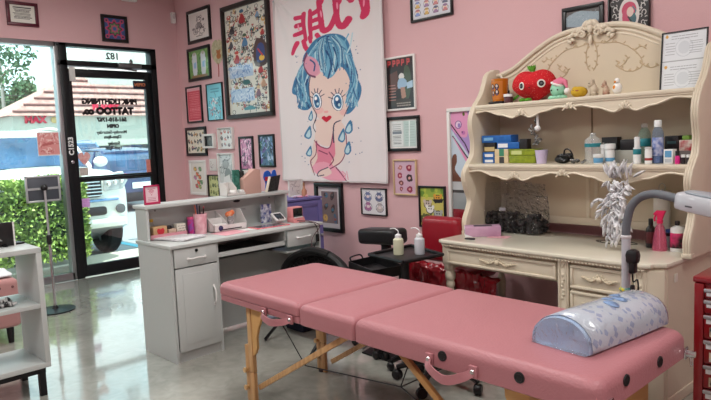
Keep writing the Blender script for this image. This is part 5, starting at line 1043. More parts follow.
for sx in (-1, 1):
    f = lambda a, b: (XCc+sx*a, zt-b)
    spray([f(.02, .11), f(.09, .12), f(.17, .13), f(.25, .18), f(.30, .24), f(.30, .29), f(.25, .31)]); spray([f(.09, .12), f(.13, .09), f(.15, .06)]); spray([f(.02, .11), f(.035, .17), f(.03, .24), f(.01, .28)])
    spray([f(.25, .31), f(.20, .30), f(.16, .27), f(.17, .24)]); spray([f(.17, .28), f(.21, .25), f(.22, .22)]); spray([f(.30, .27), f(.35, .30), f(.40, .29)]); spray([f(.26, .19), f(.30, .17), f(.33, .19)])
mb.build('relief_sprays', CARV, hut)
hut.scale = (1.028, 1, 1); hut.location = hut.location-vd*.026
# ---- helper: place a thing standing on a shelf/desk from its outline in the photo plane at depth
def vp(x, y, z): return VW(x, y, z)
def vthing(name, cat, label, px0, px1, ptop, dep, base, group=None):
    a, b = vl(px0, 150, dep), vl(px1, 150, dep)
    if base < .9: a, b = vl(px0, 240, dep), vl(px1, 240, dep)
    if base > 1.4: a, b = vl(px0, 92, dep), vl(px1, 92, dep)
    h = vl((px0+px1)/2, ptop, dep).z-base; w = b.x-a.x
    r = thing(name, label, cat, VW(a.x, dep, base), VA, group); return r, w, h
S1, S2, S0 = 1.2505, 1.6485, .7705
BLUEB = mat('blue_carton', (36, 104, 178), .45, rgb2=(30, 92, 164), scale=20); LABW = mat('white_label', (226, 228, 230), .6)
def vbox(label, px0, px1, pt, dep, base, mt, d=.09, name='product_box', lab=None, cat='box', bev=.002):
    r, w, h = vthing(name, cat, label, px0, px1, pt, dep, base)
    MB().box(0, w, 0, d, 0, h, bev=bev).build('carton', mt, r)
    if lab: 
        for (a, b, c, e), m_ in lab: MB().box(w*a, w*b, -.0012, 0, h*c, h*e).build('label', m_, r)
    return r, w, h
KRB = mat('kraft_carton', (206, 186, 150), .7); GRNL = mat('green_label', (60, 130, 100), .6); BLKC = mat('black_carton', (26, 26, 30), .45); DKL = mat('dark_label', (60, 60, 62), .6)
r, w, h = vbox('bottom left blue carton with a white label on the middle hutch shelf', 482.5, 494, 158.2, .42, S1, BLUEB, lab=[((.2, .9, .2, .7), LABW)]); z = S1+h+.0005
r, w, h = vbox('second blue carton with a white label, stacked on the bottom left blue carton', 482.5, 494, 152.3, .42, z, BLUEB, lab=[((.2, .9, .2, .7), LABW)]); z += h+.0005
r, w, h = vbox('small black carton with a gold label, under the long top blue carton', 483.5, 495, 142.8, .42, z, BLKC, lab=[((.1, .95, .1, .55), mat('gold_label', (190, 170, 120), .5))]); z += h+.0005
vbox('long blue carton topmost in the left stack of the hutch shelf', 482, 511, 135.3, .42, z, BLUEB, lab=[((.08, .4, .3, .7), mat('light_blue_print', (120, 176, 216), .5))])
r, w, h = vbox('lower kraft carton beside the blue cartons', 494.5, 508, 156.2, .42, S1, KRB, lab=[((.35, .7, 0, .9), DKL)]); z = S1+h+.0005
r, w, h = vbox('upper kraft carton with a green stripe', 494.5, 508, 149, .42, z, KRB, lab=[((.35, .7, 0, 1), GRNL)]); z += h+.0005
r, w, h = vbox('flat blue carton with a white label lying on the kraft cartons', 497, 519, 142.2, .42, z, BLUEB, lab=[((.05, .5, .2, .8), LABW)])
GRN = mat('green_plastic_box', (142, 156, 40), .35, rgb2=(120, 136, 32), scale=30)
r, w, h = vbox('lower olive green plastic box on the hutch shelf', 508.8, 535, 155.8, .42, S1, GRN, name='plastic_box', bev=.006); z = S1+h+.0005
MB().box(-.003, w+.003, -.003, .093, h*.82, h, bev=.003).build('rim', GRN, r)
r, w, h = vbox('upper olive green plastic box under the clear ornament', 508.8, 535, 149.2, .42, z, GRN, name='plastic_box', lab=[((.1, .5, .2, .8), mat('pale_green_label', (190, 200, 130), .5))], bev=.006); z += h+.0005
MB().box(-.003, w+.003, -.003, .093, h*.82, h, bev=.003).build('rim', GRN, r)
vbox('small black cube carton on the green plastic boxes', 519.5, 527, 139, .42, z, BLKC, d=.05)
r, w, h = vthing('plastic_cup', 'cup', 'lavender plastic cup beside the green boxes', 536, 547, 150, .40, S1); MB().lathe([(0, 0), (w*.38, 0), (w*.52, h), (w*.47, h), (w*.34, .004), (0, .004)], (w/2, 0, 0), 24).build('cup', mat('lavender_plastic', (196, 184, 212), .4), r)
r, w, h = vthing('cable_coil', 'cable', 'black cable coil lying on the hutch shelf', 554, 576, 150, .42, S1)
mb = MB(); rc = random.Random(4); mb.tube(catmull([(w/2+w*.42*math.cos(t*1.9)*rc.uniform(.6, 1), .04*math.sin(t*1.9), .012+h*.55*rc.random()) for t in range(22)], 6), .007, 6); mb.ball((w*.4, 0, h*.3), (w*.35, .04, h*.3)); mb.tube(catmull([(w*.45, 0, h*.5), (w*.5, 0, h), (w*.7, 0, h*1.02), (w*.85, 0, h*.6), (w*.8, 0, h*.3)], 6), .005, 6); mb.build('coil', BLKP, r)
r, w, h = vthing('clear_clips', 'clip', 'pile of clear plastic clips between the black coil and the big bottle', 570, 585, 157.5, .40, S1); mb = MB()
for k in range(12): mb.ball((rc.uniform(.01, w), rc.uniform(-.02, .02), rc.uniform(.006, h*.6)), (.013, .01, .008), n=8, m=Matrix.Rotation(rc.uniform(0, 3), 4, 'Z'))
o_ = mb.build('clips', mat('smoky_clear_plastic', (190, 190, 186), .15, trans=.5, rgb2=(110, 110, 108), scale=40), r); r['kind'] = 'stuff'
def bottle(label, px0, px1, pt, dep, base, body, cap, labc=None, neck=.35, lab_z=(.2, .6), capf=.14, liquid=None, name='bottle', cat='bottle', shoulder=.72):
    r, w, h = vthing(name, cat, label, px0, px1, pt, dep, base); R = w/2; c = (R, 0, 0)
    MB().lathe([(0, 0), (R*.94, 0), (R, .006), (R, h*(shoulder-.08)), (R*.93, h*shoulder), (R*neck*1.15, h*(1-capf)-.004), (R*neck, h*(1-capf))], c, 22).build('body', body, r)
    MB().lathe([(R*neck*1.2, h*(1-capf)), (R*neck*1.2, h*.98), (R*neck, h), (0, h)], c, 18).build('cap', cap, r)
    if labc: MB().lathe([(R*.99, h*lab_z[0]), (R*1.012, h*lab_z[0]+.001), (R*1.012, h*lab_z[1]-.001), (R*.99, h*lab_z[1])], c, 22).build('label', labc, r)
    if liquid: MB().lathe([(0, .004), (R*.93, .004), (R*.93, h*.6), (0, h*.6)], c, 20).build('liquid', liquid, r)
    return r
TEAL = mat('teal_label', (28, 112, 122), .5, rgb2=(40, 130, 140), scale=50); CLB = mat('clear_bottle', (236, 240, 240), .06, alpha=.3, coat=1, spec=1)
bottle('large ribbed clear water bottle with a teal label near the middle of the hutch shelf', 585.5, 600.5, 133, .45, S1, CLB, CLB, TEAL, neck=.3, lab_z=(.54, .66), capf=.07, shoulder=.8)
mb = MB(); a = vl(592.5, 134, .45); o = MB().tube([(0, 0, 0), (0, 0, .06), (.002, 0, .12)], .006, 8); o = o.build('bottle_pump_tube', mat('clear_tube', (196, 190, 180), .3, alpha=.7)); o.location = VW(a.x, .45, a.z+.012); o.rotation_euler = (0, 0, VA); o.location = VW(a.x+.04, .5, S1+.0); tag(o, 'thin clear tube standing behind the large water bottle', 'tube')
WHB = mat('white_bottle_plastic', (224, 226, 226), .35); BLAB = mat('sky_blue_label', (90, 150, 190), .5)
bottle('small white jar with a sky blue label on the hutch shelf', 594, 602.5, 154, .38, S1, WHB, WHB, BLAB, neck=.95, lab_z=(.1, .6), capf=.3, shoulder=.66, name='jar', cat='jar')
bottle('slim white tube behind the small blue labelled jar', 601, 606.5, 144.5, .45, S1, WHB, WHB, None, neck=.9, capf=.2)
bottle('white plastic pot with a white lid beside the slim white tube', 605.7, 614.3, 143.6, .42, S1, WHB, WHB, BLAB, neck=1.0, lab_z=(.1, .3), capf=.25, shoulder=.7)
GRYB = mat('grey_carton', (168, 168, 160), .6)
r, w, h = vbox('plain grey carton lying behind the white pot', 613.5, 634, 150.3, .47, S1, GRYB, d=.1); z = S1+h+.0005
vbox('upper black carton on the right of the grey carton', 620, 634, 139.5, .48, z, BLKC, d=.08)
vbox('flat black carton behind the white pots', 601.5, 617, 137.2, .54, S1, BLKC, d=.06)
bottle('white bottle with a teal label and tall white cap', 633.3, 641, 136.8, .40, S1, WHB, WHB, TEAL, neck=.6, lab_z=(.34, .55), capf=.38, shoulder=.6)
bottle('clear green tinted bottle with a teal label behind the tall white capped bottle', 638.5, 650.5, 123.5, .50, S1, mat('green_clear_bottle', (160, 186, 172), .12, trans=.6, ior=1.1, alpha=.65), CLB, TEAL, neck=.45, lab_z=(.42, .62), capf=.1, shoulder=.75)
bottle('small white bottle with a red band in front of the green tinted bottle', 645, 652, 147, .38, S1, WHB, mat('grey_cap_b', (196, 196, 196), .4), mat('red_band_label', (150, 50, 50), .5), neck=.85, lab_z=(.2, .36), capf=.12, shoulder=.85)
bottle('tall clear bottle of blue liquid with a white cap', 652.3, 663.3, 120, .42, S1, mat('blue_tint_bottle', (160, 180, 205), .1, trans=.6, ior=1.1, alpha=.6), WHB, mat('violet_white_label', (176, 182, 206), .5, rgb2=(90, 110, 170), scale=40), neck=.55, lab_z=(.18, .6), capf=.16, liquid=mat('blue_liquid', (60, 96, 170), .1, trans=.2), shoulder=.74)
vbox('white carton with a blue top label right of the blue liquid bottle', 663.5, 673, 149.3, .38, S1, WHB, d=.05, lab=[((.15, .85, .45, .9), BLAB), ((.15, .85, .1, .35), mat('pale_grey_label', (176, 184, 190), .5))])
r, w, h = vbox('lower dark carton under the black display carton', 664.5, 678, 149, .50, S1, mat('charcoal_carton', (52, 52, 56), .5), d=.1); z = S1+h+.0005
r_, w_, h_ = vbox('black display carton with teal print on the right of the shelf', 664.5, 678, 136, .50, z, BLKC, d=.09, lab=[((.2, .85, .4, .6), mat('dark_teal_print', (50, 84, 88), .5))])
bottle('small magenta polish bottle at the right of the shelf', 675, 680, 151, .37, S1, mat('magenta_glass', (206, 46, 130), .2), BLKC, None, neck=.7, capf=.35, shoulder=.6)
r, w, h = vbox('lower wide carton behind the dark jars at the right end', 679, 692, 150.8, .46, S1, mat('grey_brown_carton', (110, 102, 100), .6), d=.09); z = S1+h+.0005
r, w, h = vbox('floral red and white carton at the right end of the shelf', 679, 692, 140, .46, z, mat('floral_carton', (214, 206, 196), .5, rgb2=(176, 54, 64), scale=26), d=.09); z += h+.0005
vbox('thin green carton topmost at the right end of the shelf', 682, 689, 135.5, .47, z, mat('leaf_green_carton', (110, 150, 60), .5), d=.06)
for px, lb in ((681, 'left one of two small dark polish jars at the right end of the shelf'), (686.5, 'right one of two small dark polish jars at the right end of the shelf')): bottle(lb, px, px+4.5, 154.5, .38, S1, mat('dark_glass', (46, 40, 44), .15), WHB, None, neck=.8, capf=.3, shoulder=.65, name='polish_jar', cat='jar')
# clear ornament hanging under the top shelf
a = vl(537, 117, .40); b = vl(538, 128.5, .40); CLO = mat('clear_ornament', (186, 186, 182), .1, trans=.5, rgb2=(120, 118, 114), scale=50, alpha=.75)
r = thing('hanging_ornament', 'clear beaded ornament with a white knob hanging under the top hutch shelf', 'ornament', VW(a.x, .40, a.z), VA)
MB().tube([(0, 0, .03), (.004, 0, -.02), (b.x-a.x, 0, b.z-a.z+.01)], .008, 8).build('white_rod', WHB, r); MB().ball((b.x-a.x, -.005, b.z-a.z), .019).build('knob', WHB, r)
mb = MB()
for k in range(60): t = rc.random(); mb.ball((-.03+.035*math.sin(t*9)*rc.random()+rc.uniform(-.012, .012), .02+rc.uniform(-.02, .02), .01-t*.185), (.009, .006, .007), n=8, m=Matrix.Rotation(rc.uniform(0, 3), 4, 'Y'))
mb.build('beads', CLO, r)
# ---- top shelf toys
r, w, h = vthing('shot_glass', 'glass', 'amber printed glass at the left end of the top hutch shelf', 492.5, 507.5, 79, .50, S2+.022); b_, wb, hb_ = vthing('black_tray', 'tray', 'flat black box under the amber glass', 491.5, 505.5, 99.2, .50, S2)
MB().box(0, wb, -.04, .04, 0, .021, bev=.003).build('box', BLKP, b_)
AMB = mat('amber_glass', (196, 116, 30), .15, coat=.5, trans=.2); a = Art(BOX, 60, 70, (190, 112, 34)); 
for x, y in ((.3, .3), (.62, .3), (.3, .65), (.62, .62)): a.ell(x, y, .15, .17, (36, 30, 34)); a.ell(x, y-.04, .07, .08, (200, 190, 186)); a.ell(x, y+.1, .05, .05, (120, 90, 130))
MB().lathe([(0, 0), (w*.40, 0), (w*.48, h), (w*.45, h), (w*.37, .006), (0, .006)], (w/2, 0, 0), 28).build('glass', AMB, r)
nx, ny = 60, 70; me_sh = sheet('print', a, w*.8, h*.8, PRINTM, r, (0, 0, 0))
for v in me_sh.data.vertices:
    t = (v.co.x/(w*.8)-.5)*1.9; zz = v.co.z; R = w*(.40+.08*zz/h)+.0015; v.co = Vector((w/2+R*math.sin(t), -R*math.cos(t), zz+h*.08))
for px0, px1, pt, lb, bc, cc in ((505.5, 509.5, 84, 'tiny dark dropper bottle behind the white lidded jar', BLKC, BLKC), (504.5, 512, 94, 'small dark jar with a white lid beside the amber glass', mat('brown_jar', (84, 50, 56), .3), WHB)): bottle(lb, px0, px1, pt, .55 if pt < 90 else .46, S2, bc, cc, None, neck=.9 if pt > 90 else .4, capf=.3, shoulder=.68)
YARN = mat('red_crochet_yarn', (200, 24, 34), .85, var=.15, scale=60, bump=1, bscale=90)
r, w, h = vthing('strawberry_plush', 'plush toy', 'large red crocheted strawberry plush with round eyes on the top shelf', 514, 555.5, 68.5, .52, S2)
mb = MB(); bmm = mb.bm; q_ = bmesh.ops.create_uvsphere(bmm, u_segments=48, v_segments=32, radius=1)
for v in q_['verts']:
    x, y, z = v.co; wd_ = 1-.55*max(0, -z)**1.6; ht = z-.20*math.exp(-(x/.38)**2)*max(0, z)+.10*abs(x)*max(0, z)
    v.co = Vector((w/2+x*w/2*wd_, y*w*.32*wd_, h*.5+ht*h*.5))
bo = mb.build('body', YARN, r)
mb = MB()
for k in range(150):
    th = rc.uniform(-PI, 0); z = rc.uniform(-.8, .8); cr_ = math.sqrt(1-z*z); x, y = math.cos(th)*cr_, math.sin(th)*cr_; wd_ = 1-.55*max(0, -z)**1.6; ht = z-.20*math.exp(-(x/.38)**2)*max(0, z)+.10*abs(x)*max(0, z)
    mb.ball((w/2+x*w/2*wd_*1.005, y*w*.32*wd_*1.005, h*.5+ht*h*.5), .0016, n=6)
mb.build('seed_stitches', mat('pink_thread', (232, 130, 120), .8), bo)
GRY = mat('green_yarn', (84, 150, 40), .85, bump=.8, bscale=90)
mb = MB()
for k in range(5): a_ = -.8+k*.4; mb.tube([(w*.47+.01*math.sin(a_), 0, h*.93), (w*.47+.03*math.sin(a_), -.01, h*1.03), (w*.47+.035*math.sin(a_*1.3), -.015, h*1.10)], [.010, .009, .002], 8)
mb.build('leaf_tuft', GRY, r)
mb = MB()
for x in (.36, .5): mb.ball((w*x, -w*.22, .012), (.02, .03, .014))
mb.build('feet', GRY, r)
mb = MB(); mb.tube(catmull([(w*.16, -.02, .05), (w*.02, -.03, .02), (-.012, -.03, .008)], 5), [.008]*11, 8); mb.build('tail', GRY, r)
for px, py, s_ in ((519.8, 86, .8), (537.5, 83, 1)):
    e = vl(px, py, .40); x = e.x-vloc(Vector(r.location)).x; z = e.z-S2; nxv = (x-w/2)/(w/2); yv = -w*.32*math.sqrt(max(.05, 1-nxv**2-((z-h*.5)/(h*.5))**2*.9)); M_ = T(x, yv-.002, z) @ rotz(nxv*1.0) @ Matrix.Rotation(PI/2, 4, 'X')
    eo = MB().lathe([(0, .004), (.024, .003), (.026, 0), (0, -.004)], m=M_, n=24, sx=s_).build('eye', mat('eye_white', (226, 222, 214), .5), r)
    MB().lathe([(0, .008), (.015, .007), (.017, .003)], m=M_, n=24, sx=s_).build('pupil', BLKP, eo); MB().lathe([(0, .0095), (.007, .009), (.008, .007)], m=M_, n=16, sx=s_).build('pupil_ring', mat('grey_iris', (96, 96, 100), .3), eo)
e = vl(527.5, 87.5, .4); MB().ball((e.x-vloc(Vector(r.location)).x, -w*.33, e.z-S2), (.004, .004, .004)).build('mouth', BLKP, r)
MINT = mat('mint_yarn', (150, 208, 178), .85, bump=.6, bscale=120)
r, w, h = vthing('octopus_plush', 'plush toy', 'mint green octopus plush in a pink santa hat on the top shelf', 549.8, 566.5, 81.5, .47, S2)
mb = MB(); mb.ball((w/2, 0, h*.56), (w*.42, w*.36, h*.46)); 
for k in range(7): a_ = -PI*.5+(k-3)*.5; mb.ball((w/2+w*.42*math.sin((k-3)*.5), -w*.34*math.cos((k-3)*.5), h*.10), (w*.13, w*.13, h*.12), n=12)
mb.build('body', MINT, r)
for x in (.3, .66): MB().ball((w*x, -w*.335, h*.52), .005).build('eye', BLKP, r)
HAT = mat('pink_felt', (216, 120, 146), .9, bump=.3, bscale=200)
mb = MB(); mb.tube([(w*.50, 0, h*.80), (w*.72, 0, h*.98), (w*.98, -.01, h*.92), (w*1.08, -.01, h*.60)], [w*.36, w*.26, w*.14, w*.06], 16); ht_ = mb.build('hat', HAT, r)
MB().tube([(w*.5+w*.34*math.cos(t)*.95, -w*.34*math.sin(t), h*.84-w*.14*math.cos(t)*.9) for t in [k*PI/10 for k in range(20)]], w*.06, 8, closed=True).build('hat_brim', mat('white_fur', (232, 226, 222), .95), ht_); MB().ball((w*1.1, -.012, h*.42), w*.17).build('pompom', MATS['white_fur'], ht_)
r, w, h = vthing('yellow_plush', 'plush toy', 'flat mustard yellow plush toy between the octopus and the dog figurines', 571, 587.5, 86.3, .46, S2); YL = mat('mustard_yarn', (196, 158, 40), .85, bump=.6, bscale=120)
mb = MB(); mb.ball((w/2, 0, h*.5), (w*.48, w*.36, h*.48)); mb.ball((w*.3, -w*.05, h*.75), (w*.2, w*.2, h*.25)); mb.build('body', YL, r); MB().ball((w*.30, -w*.3, h*.62), .004).build('eye', BLKP, r); MB().ball((w*.55, -w*.34, h*.6), (.012, .004, .004)).build('stitching', mat('brown_thread', (150, 80, 60), .8), r)
def dog(label, px0, px1, pt, mt, dep=.44):
    r, w, h = vthing('dog_figurine', 'figurine', label, px0, px1, pt, dep, S2)
    mb = MB(); mb.ball((w*.58, 0, h*.34), (w*.30, w*.24, h*.34)); mb.ball((w*.42, -.002, h*.68), (w*.25, w*.22, h*.22)); mb.ball((w*.26, -.006, h*.60), (w*.15, w*.12, h*.09))
    for s_ in (-1, 1): mb.ball((w*.48, s_*w*.16, h*.84), (w*.08, w*.06, h*.14)); mb.tube([(w*.38, s_*w*.12, h*.4), (w*.34, s_*w*.12, .002)], [w*.09, w*.08], 8); mb.ball((w*.66, s_*w*.2, h*.12), (w*.22, w*.1, h*.12))
    mb.tube([(w*.84, 0, h*.2), (w*.98, 0, h*.34), (w*.94, 0, h*.48)], [w*.07, w*.05, w*.03], 8); mb.build('body', mt, r, jitter=.0015, jscale=80)
    for s_ in (-.1, .12): MB().ball((w*(.30+s_*.4), -w*.2, h*.71), w*.035).build('eye', BLKP, r)
    MB().ball((w*.13, -w*.06, h*.62), w*.045).build('nose', BLKP, r); return r
dog('larger cream seated dog figurine on the top shelf', 587, 599, 78, mat('cream_ceramic', (198, 184, 160), .5, rgb2=(176, 160, 138), scale=30)); dog('smaller tan seated dog figurine beside the white duck', 600.5, 610, 80, mat('tan_ceramic', (192, 170, 146), .5, rgb2=(160, 120, 100), scale=40))
r, w, h = vthing('duck_figurine', 'figurine', 'white duck figurine with an orange beak on the top shelf', 612, 622.5, 77.5, .44, S2); mb = MB(); mb.ball((w*.5, 0, h*.36), (w*.46, w*.36, h*.36)); mb.ball((w*.5, -.003, h*.78), (w*.26, w*.24, h*.2)); mb.build('body', mat('white_ceramic_glaze', (230, 228, 222), .3, coat=.4), r); MB().lathe([(.008, 0), (.004, .014), (0, .017)], n=10, m=T(w*.4, -w*.2, h*.74) @ Matrix.Rotation(PI/2, 4, 'X') @ Matrix.Rotation(.4, 4, 'Y')).build('beak', mat('orange_glaze', (222, 140, 40), .4), r); MB().ball((w*.36, -w*.30, h*.42), (w*.16, w*.07, h*.12)).build('orange_patch', MATS['orange_glaze'], r); MB().ball((w*.42, -w*.235, h*.83), .003).build('eye', BLKP, r)
# certificates leaning on the top shelf
A_, B_ = vl(660, 89, .56), vl(706, 87, .56); T_ = vl(664, 33, .58)
r = thing('certificate_frame', 'thin black framed sheet with two white certificates leaning at the right of the hutch top', 'certificate', VW(A_.x, .56, S2), VA); r.rotation_euler = (-.10, 0, VA); w = B_.x-A_.x; h = T_.z-S2
mb = MB()
for a, b, c, d_ in ((0, w, 0, .006), (0, w, h-.006, h), (0, .006, 0, h), (w-.006, w, 0, h)): mb.box(a, b, -.012, 0, c, d_)
mb.box(0, w, -.004, 0, 0, h); mb.build('frame', FRAME_BLACK, r)
a = Art((0, 0, 1, 1.25), 90, 112, (214, 218, 222))
for y in (.0, .68):
    a.textlines((.2, y+.05, .8, y+.16), 2, (120, 122, 128), .014, R_, 1); a.ring(.5, y+.34, .2, .2, .012, (186, 192, 198)); a.ell(.5, y+.34, .14, .14, (200, 205, 210)); a.textlines((.06, y+.2, .3, y+.5), 5, (140, 142, 148), .012, R_); a.textlines((.62, y+.2, .94, y+.5), 6, (140, 142, 148), .012, R_); a.ell(.09, y+.07, .035, .04, (206, 160, 80))
a.line([(0, .625), (1, .625)], .012, (150, 154, 158)); sheet('certificates', a, w-.014, h-.014, PRINTM, r, (.007, -.0052, .007))
# ---- things on the vanity top
r, w, h = vthing('glove_box', 'box', 'pink and white glove box on the left end of the vanity top', 461, 500, 222.5, .12, S0); 
g0, g1 = vz(463, 237, .77), vz(502, 234, .77); r.location = VW(g0.x+.02, g0.y, S0); r.rotation_euler = (0, 0, VA+.72); GL_ = .235
MB().box(0, GL_, 0, .12, 0, .066, bev=.002).build('carton', mat('mauve_carton', (196, 158, 182), .5, rgb2=(180, 140, 168), scale=9), r); MB().box(-.0012, 0, .004, .116, .003, .063).build('white_end', LABW, r); MB().prism([(.0, .02), (.05, .0), (.0, .0)], -.0012, 0, axis='y').build('white_corner', LABW, r); MB().box(-.0022, -.0012, .03, .075, .02, .042).build('end_print', mat('grey_print', (130, 110, 130), .6), r); MB().box(.06, .18, .03, .09, .066, .0675).build('opening', mat('dark_opening', (60, 50, 60), .7), r)
g = vz(468, 239.5, .77); o = MB().box(-.03, .03, -.015, .015, 0, .010, bev=.004); o.ball((.03, 0, .006), (.012, .012, .006)); o = o.build('black_clip', BLKP); o.location = VW(g.x+.01, g.y+.004, S0); o.rotation_euler = (0, 0, VA+.1); tag(o, 'small black clip in front of the pink glove box', 'clip')
r, w, h = vthing('supply_bag', 'bag', 'clear plastic bag full of black grips under the left of the hutch shelf', 488, 543, 181, .50, S0)
mb = MB(); BG = mat('black_grips', (36, 35, 37), .35, rgb2=(62, 60, 62), scale=30); hb_ = vl(515, 207, .50).z-S0
for i in range(8):
    for j in range(3):
        for kz in range(3):
            if kz == 2 and i in (4, 5, 7): continue
            mb.lathe([(0, 0), (.017, 0), (.021, .010), (.014, .022), (.021, .034), (.018, .044), (0, .044)], (0, 0, -.022), 12, m=T(.026+i*.0475*w/.385, -.02+j*.048, kz*.042+.026) @ Matrix.Rotation(rc.choice((0, 0, 1.57, .5)), 4, 'Y') @ Matrix.Rotation(rc.choice((0, 0, 1.57)), 4, 'X'))
gb = mb.build('grips', BG, r, jitter=.002, jscale=30); gb['kind'] = 'stuff'
MB().box(w*.3, w*.42, -.046, -.0445, hb_*.86, hb_*.98).build('white_label', LABW, r)
mb = MB(); bmm = mb.bm; N1, N2 = 30, 24
def bagp(u, v): 
    x = w*(-.01+1.02*u); z = v*h*(1-.12*abs(u-.45)); fold = noise.noise(Vector((u*7, v*8, 3)))*.03*(.3+v)
    return x*(1) + .02*noise.noise(Vector((u*3, v*5, 9)))*v, z
for sgn, y0 in ((1, -.05), (-1, .075)):
    g = [[bmm.verts.new((bagp(i/N1, j/N2)[0], y0*(1-.55*(j/N2)**2)+sgn*-.02*abs(noise.noise(Vector((i*.35, j*.45, sgn)))), .002+bagp(i/N1, j/N2)[1])) for j in range(N2+1)] for i in range(N1+1)]
    for i in range(N1):
        for j in range(N2): bmm.faces.new((g[i][j], g[i+1][j], g[i+1][j+1], g[i][j+1]))
FILM = film_mat('clear_film', .27, 24, .10)
mb.build('film', FILM, r, smooth=20)
for px, py, s_, an, lb in ((499, 237, .07, .3, 'pink printed leaflet lying right of the glove box'), (545, 235, .06, -.2, 'dark speckled leaflet lying in front of the black grips')):
    g = vz(px, py, .77); o = MB().box(-s_, s_, -.05, .05, 0, .0012).build('leaflet', mat('leaflet_'+str(px), (214, 168, 174) if px < 520 else (176, 166, 150), .6, rgb2=(190, 130, 140) if px < 520 else (120, 108, 100), scale=40)); o.location = VW(g.x, g.y, S0); o.rotation_euler = (0, 0, VA+an); tag(o, lb, 'paper')
g0 = vz(604, 243, .77); r = thing('desk_cable', 'thin dark cable loop lying on the vanity top', 'cable', VW(g0.x, g0.y, S0), VA); MB().tube(catmull([(-.03, .02, .004), (-.05, .06, .004), (.02, .10, .004), (.12, .09, .004), (.18, .04, .004), (.10, -.01, .004), (0, -.01, .004), (-.06, .02, .006), (-.03, .07, .004), (.1, .12, .004)], 8), .0028, 6).build('cord', mat('brown_cable', (64, 58, 50), .5), r)
# right group of bottles
bottle('black dropper bottle on the vanity, left of the pink spray bottle', 646, 655.5, 218.5, .46, S0, mat('black_bottle', (26, 24, 26), .3, coat=.3), BLKP, mat('dark_red_label', (90, 30, 36), .5), neck=.4, lab_z=(.15, .55), capf=.22, shoulder=.66)
r, w, h = vthing('spray_bottle', 'spray bottle', 'pink see-through spray bottle with a bright pink trigger head', 652.5, 667, 210.5, .40, S0); HP_ = mat('hot_pink_plastic', (226, 40, 96), .35)
MB().lathe([(0, 0), (w*.48, 0), (w*.5, .01), (w*.42, h*.35), (w*.3, h*.58), (w*.17, h*.66), (w*.17, h*.70)], (w*.5, 0, 0), 24).build('body', mat('pink_clear_plastic', (236, 112, 150), .12, trans=.5, alpha=.75), r); MB().cyl((w*.5, 0, .01), (w*.5, 0, h*.7), .0025, n=6).build('dip_tube', WHB, r)
mb = MB(); mb.lathe([(w*.2, h*.68), (w*.22, h*.76), (w*.14, h*.78)], (w*.5, 0, 0), 18); mb.prism([(w*.36, h*.76), (w*.66, h*.76), (w*.80, h*.90), (w*.92, h*1.0), (w*.30, h*1.0), (w*.1, h*.93), (w*.08, h*.88), (w*.32, h*.88)], -.011, .011, axis='y', bev=.004); mb.build('trigger_head', HP_, r); MB().tube([(w*.22, 0, h*.88), (w*.12, 0, h*.80), (w*.16, 0, h*.72)], .005, 8).build('trigger', HP_, r)
bottle('white bottle with a pink and black label, right of the pink spray bottle', 670.5, 684, 221, .42, S0, WHB, BLKP, mat('pink_black_label', (214, 50, 110), .5, rgb2=(26, 26, 28), scale=14), neck=.3, lab_z=(.12, .62), capf=.14, shoulder=.78)
bottle('small grey labelled bottle between the pink spray bottle and the white bottle', 664.5, 671, 233, .50, S0, mat('grey_bottle', (150, 156, 164), .3), BLKP, None, neck=.6, capf=.2)
vbox('blue carton behind the white bottle on the vanity', 665.5, 688, 230, .56, S0, mat('royal_blue_carton', (40, 70, 140), .5), d=.05)
# paper towel roll hung on the back board
a, b = vl(653, 205, .585), vl(670.5, 205, .585); zt = vl(661, 191, .585).z; zb = vl(661, 228, .585).z
r = thing('paper_towel_roll', 'white paper towel roll hanging upright on a wire under the right of the shelf', 'paper towel', VW((a.x+b.x)/2, .59, zb), VA); R = (b.x-a.x)/2*.92; hh = zt-zb
MB().lathe([(.014, 0), (R, 0), (R, hh), (.014, hh)], n=28).build('roll', mat('paper_towel', (226, 222, 214), .9, bump=.2, bscale=200), r); MB().tube(catmull([(-.012, 0, hh), (-.018, 0, hh+.025), (0, 0, hh+.045), (.018, 0, hh+.025), (.012, 0, hh)], 5), .002, 6).build('wire_hook', STEEL, r); MB().cyl((0, 0, -.01), (0, 0, hh+.01), .006, n=8).build('rod', STEEL, r)
# silver leafy ornament hanging from the shelf edge
a = vl(615.5, 174.5, .262); r = thing('foil_ornament', 'silver feathered foil ornament hanging from the edge of the middle hutch shelf', 'ornament', VW(a.x, .262, a.z), VA)
SIL = mat('silver_foil', (240, 240, 242), .5, .05, rgb2=(206, 206, 210), scale=25); mb = MB(); rs = random.Random(12); pxm = (vl(616.5, 180, .262).x-vl(615.5, 180, .262).x)*1.1
def leafm(cx, cz, ang, l, wd, y=0):
    n_ = 7; L1 = []; 
    for i in range(n_+1):
        t = i/n_; ww = wd*math.sin(PI*min(1, t*.93+.07))**.8; bx_ = cx+math.cos(ang)*l*t; bz = cz+math.sin(ang)*l*t; nx_, nz = -math.sin(ang), math.cos(ang); yy = y-.012*math.sin(PI*t)
        L1.append([mb.bm.verts.new((bx_+nx_*ww*s_, yy+(-.006 if s_ == 0 else .003), bz+nz*ww*s_)) for s_ in (-1, 0, 1)])
    for p, q2 in zip(L1, L1[1:]):
        for k in range(2): mb.bm.faces.new((p[k], p[k+1], q2[k+1], q2[k]))
def cl(px, py): return ((px-615)*pxm, -(py-172)*pxm)
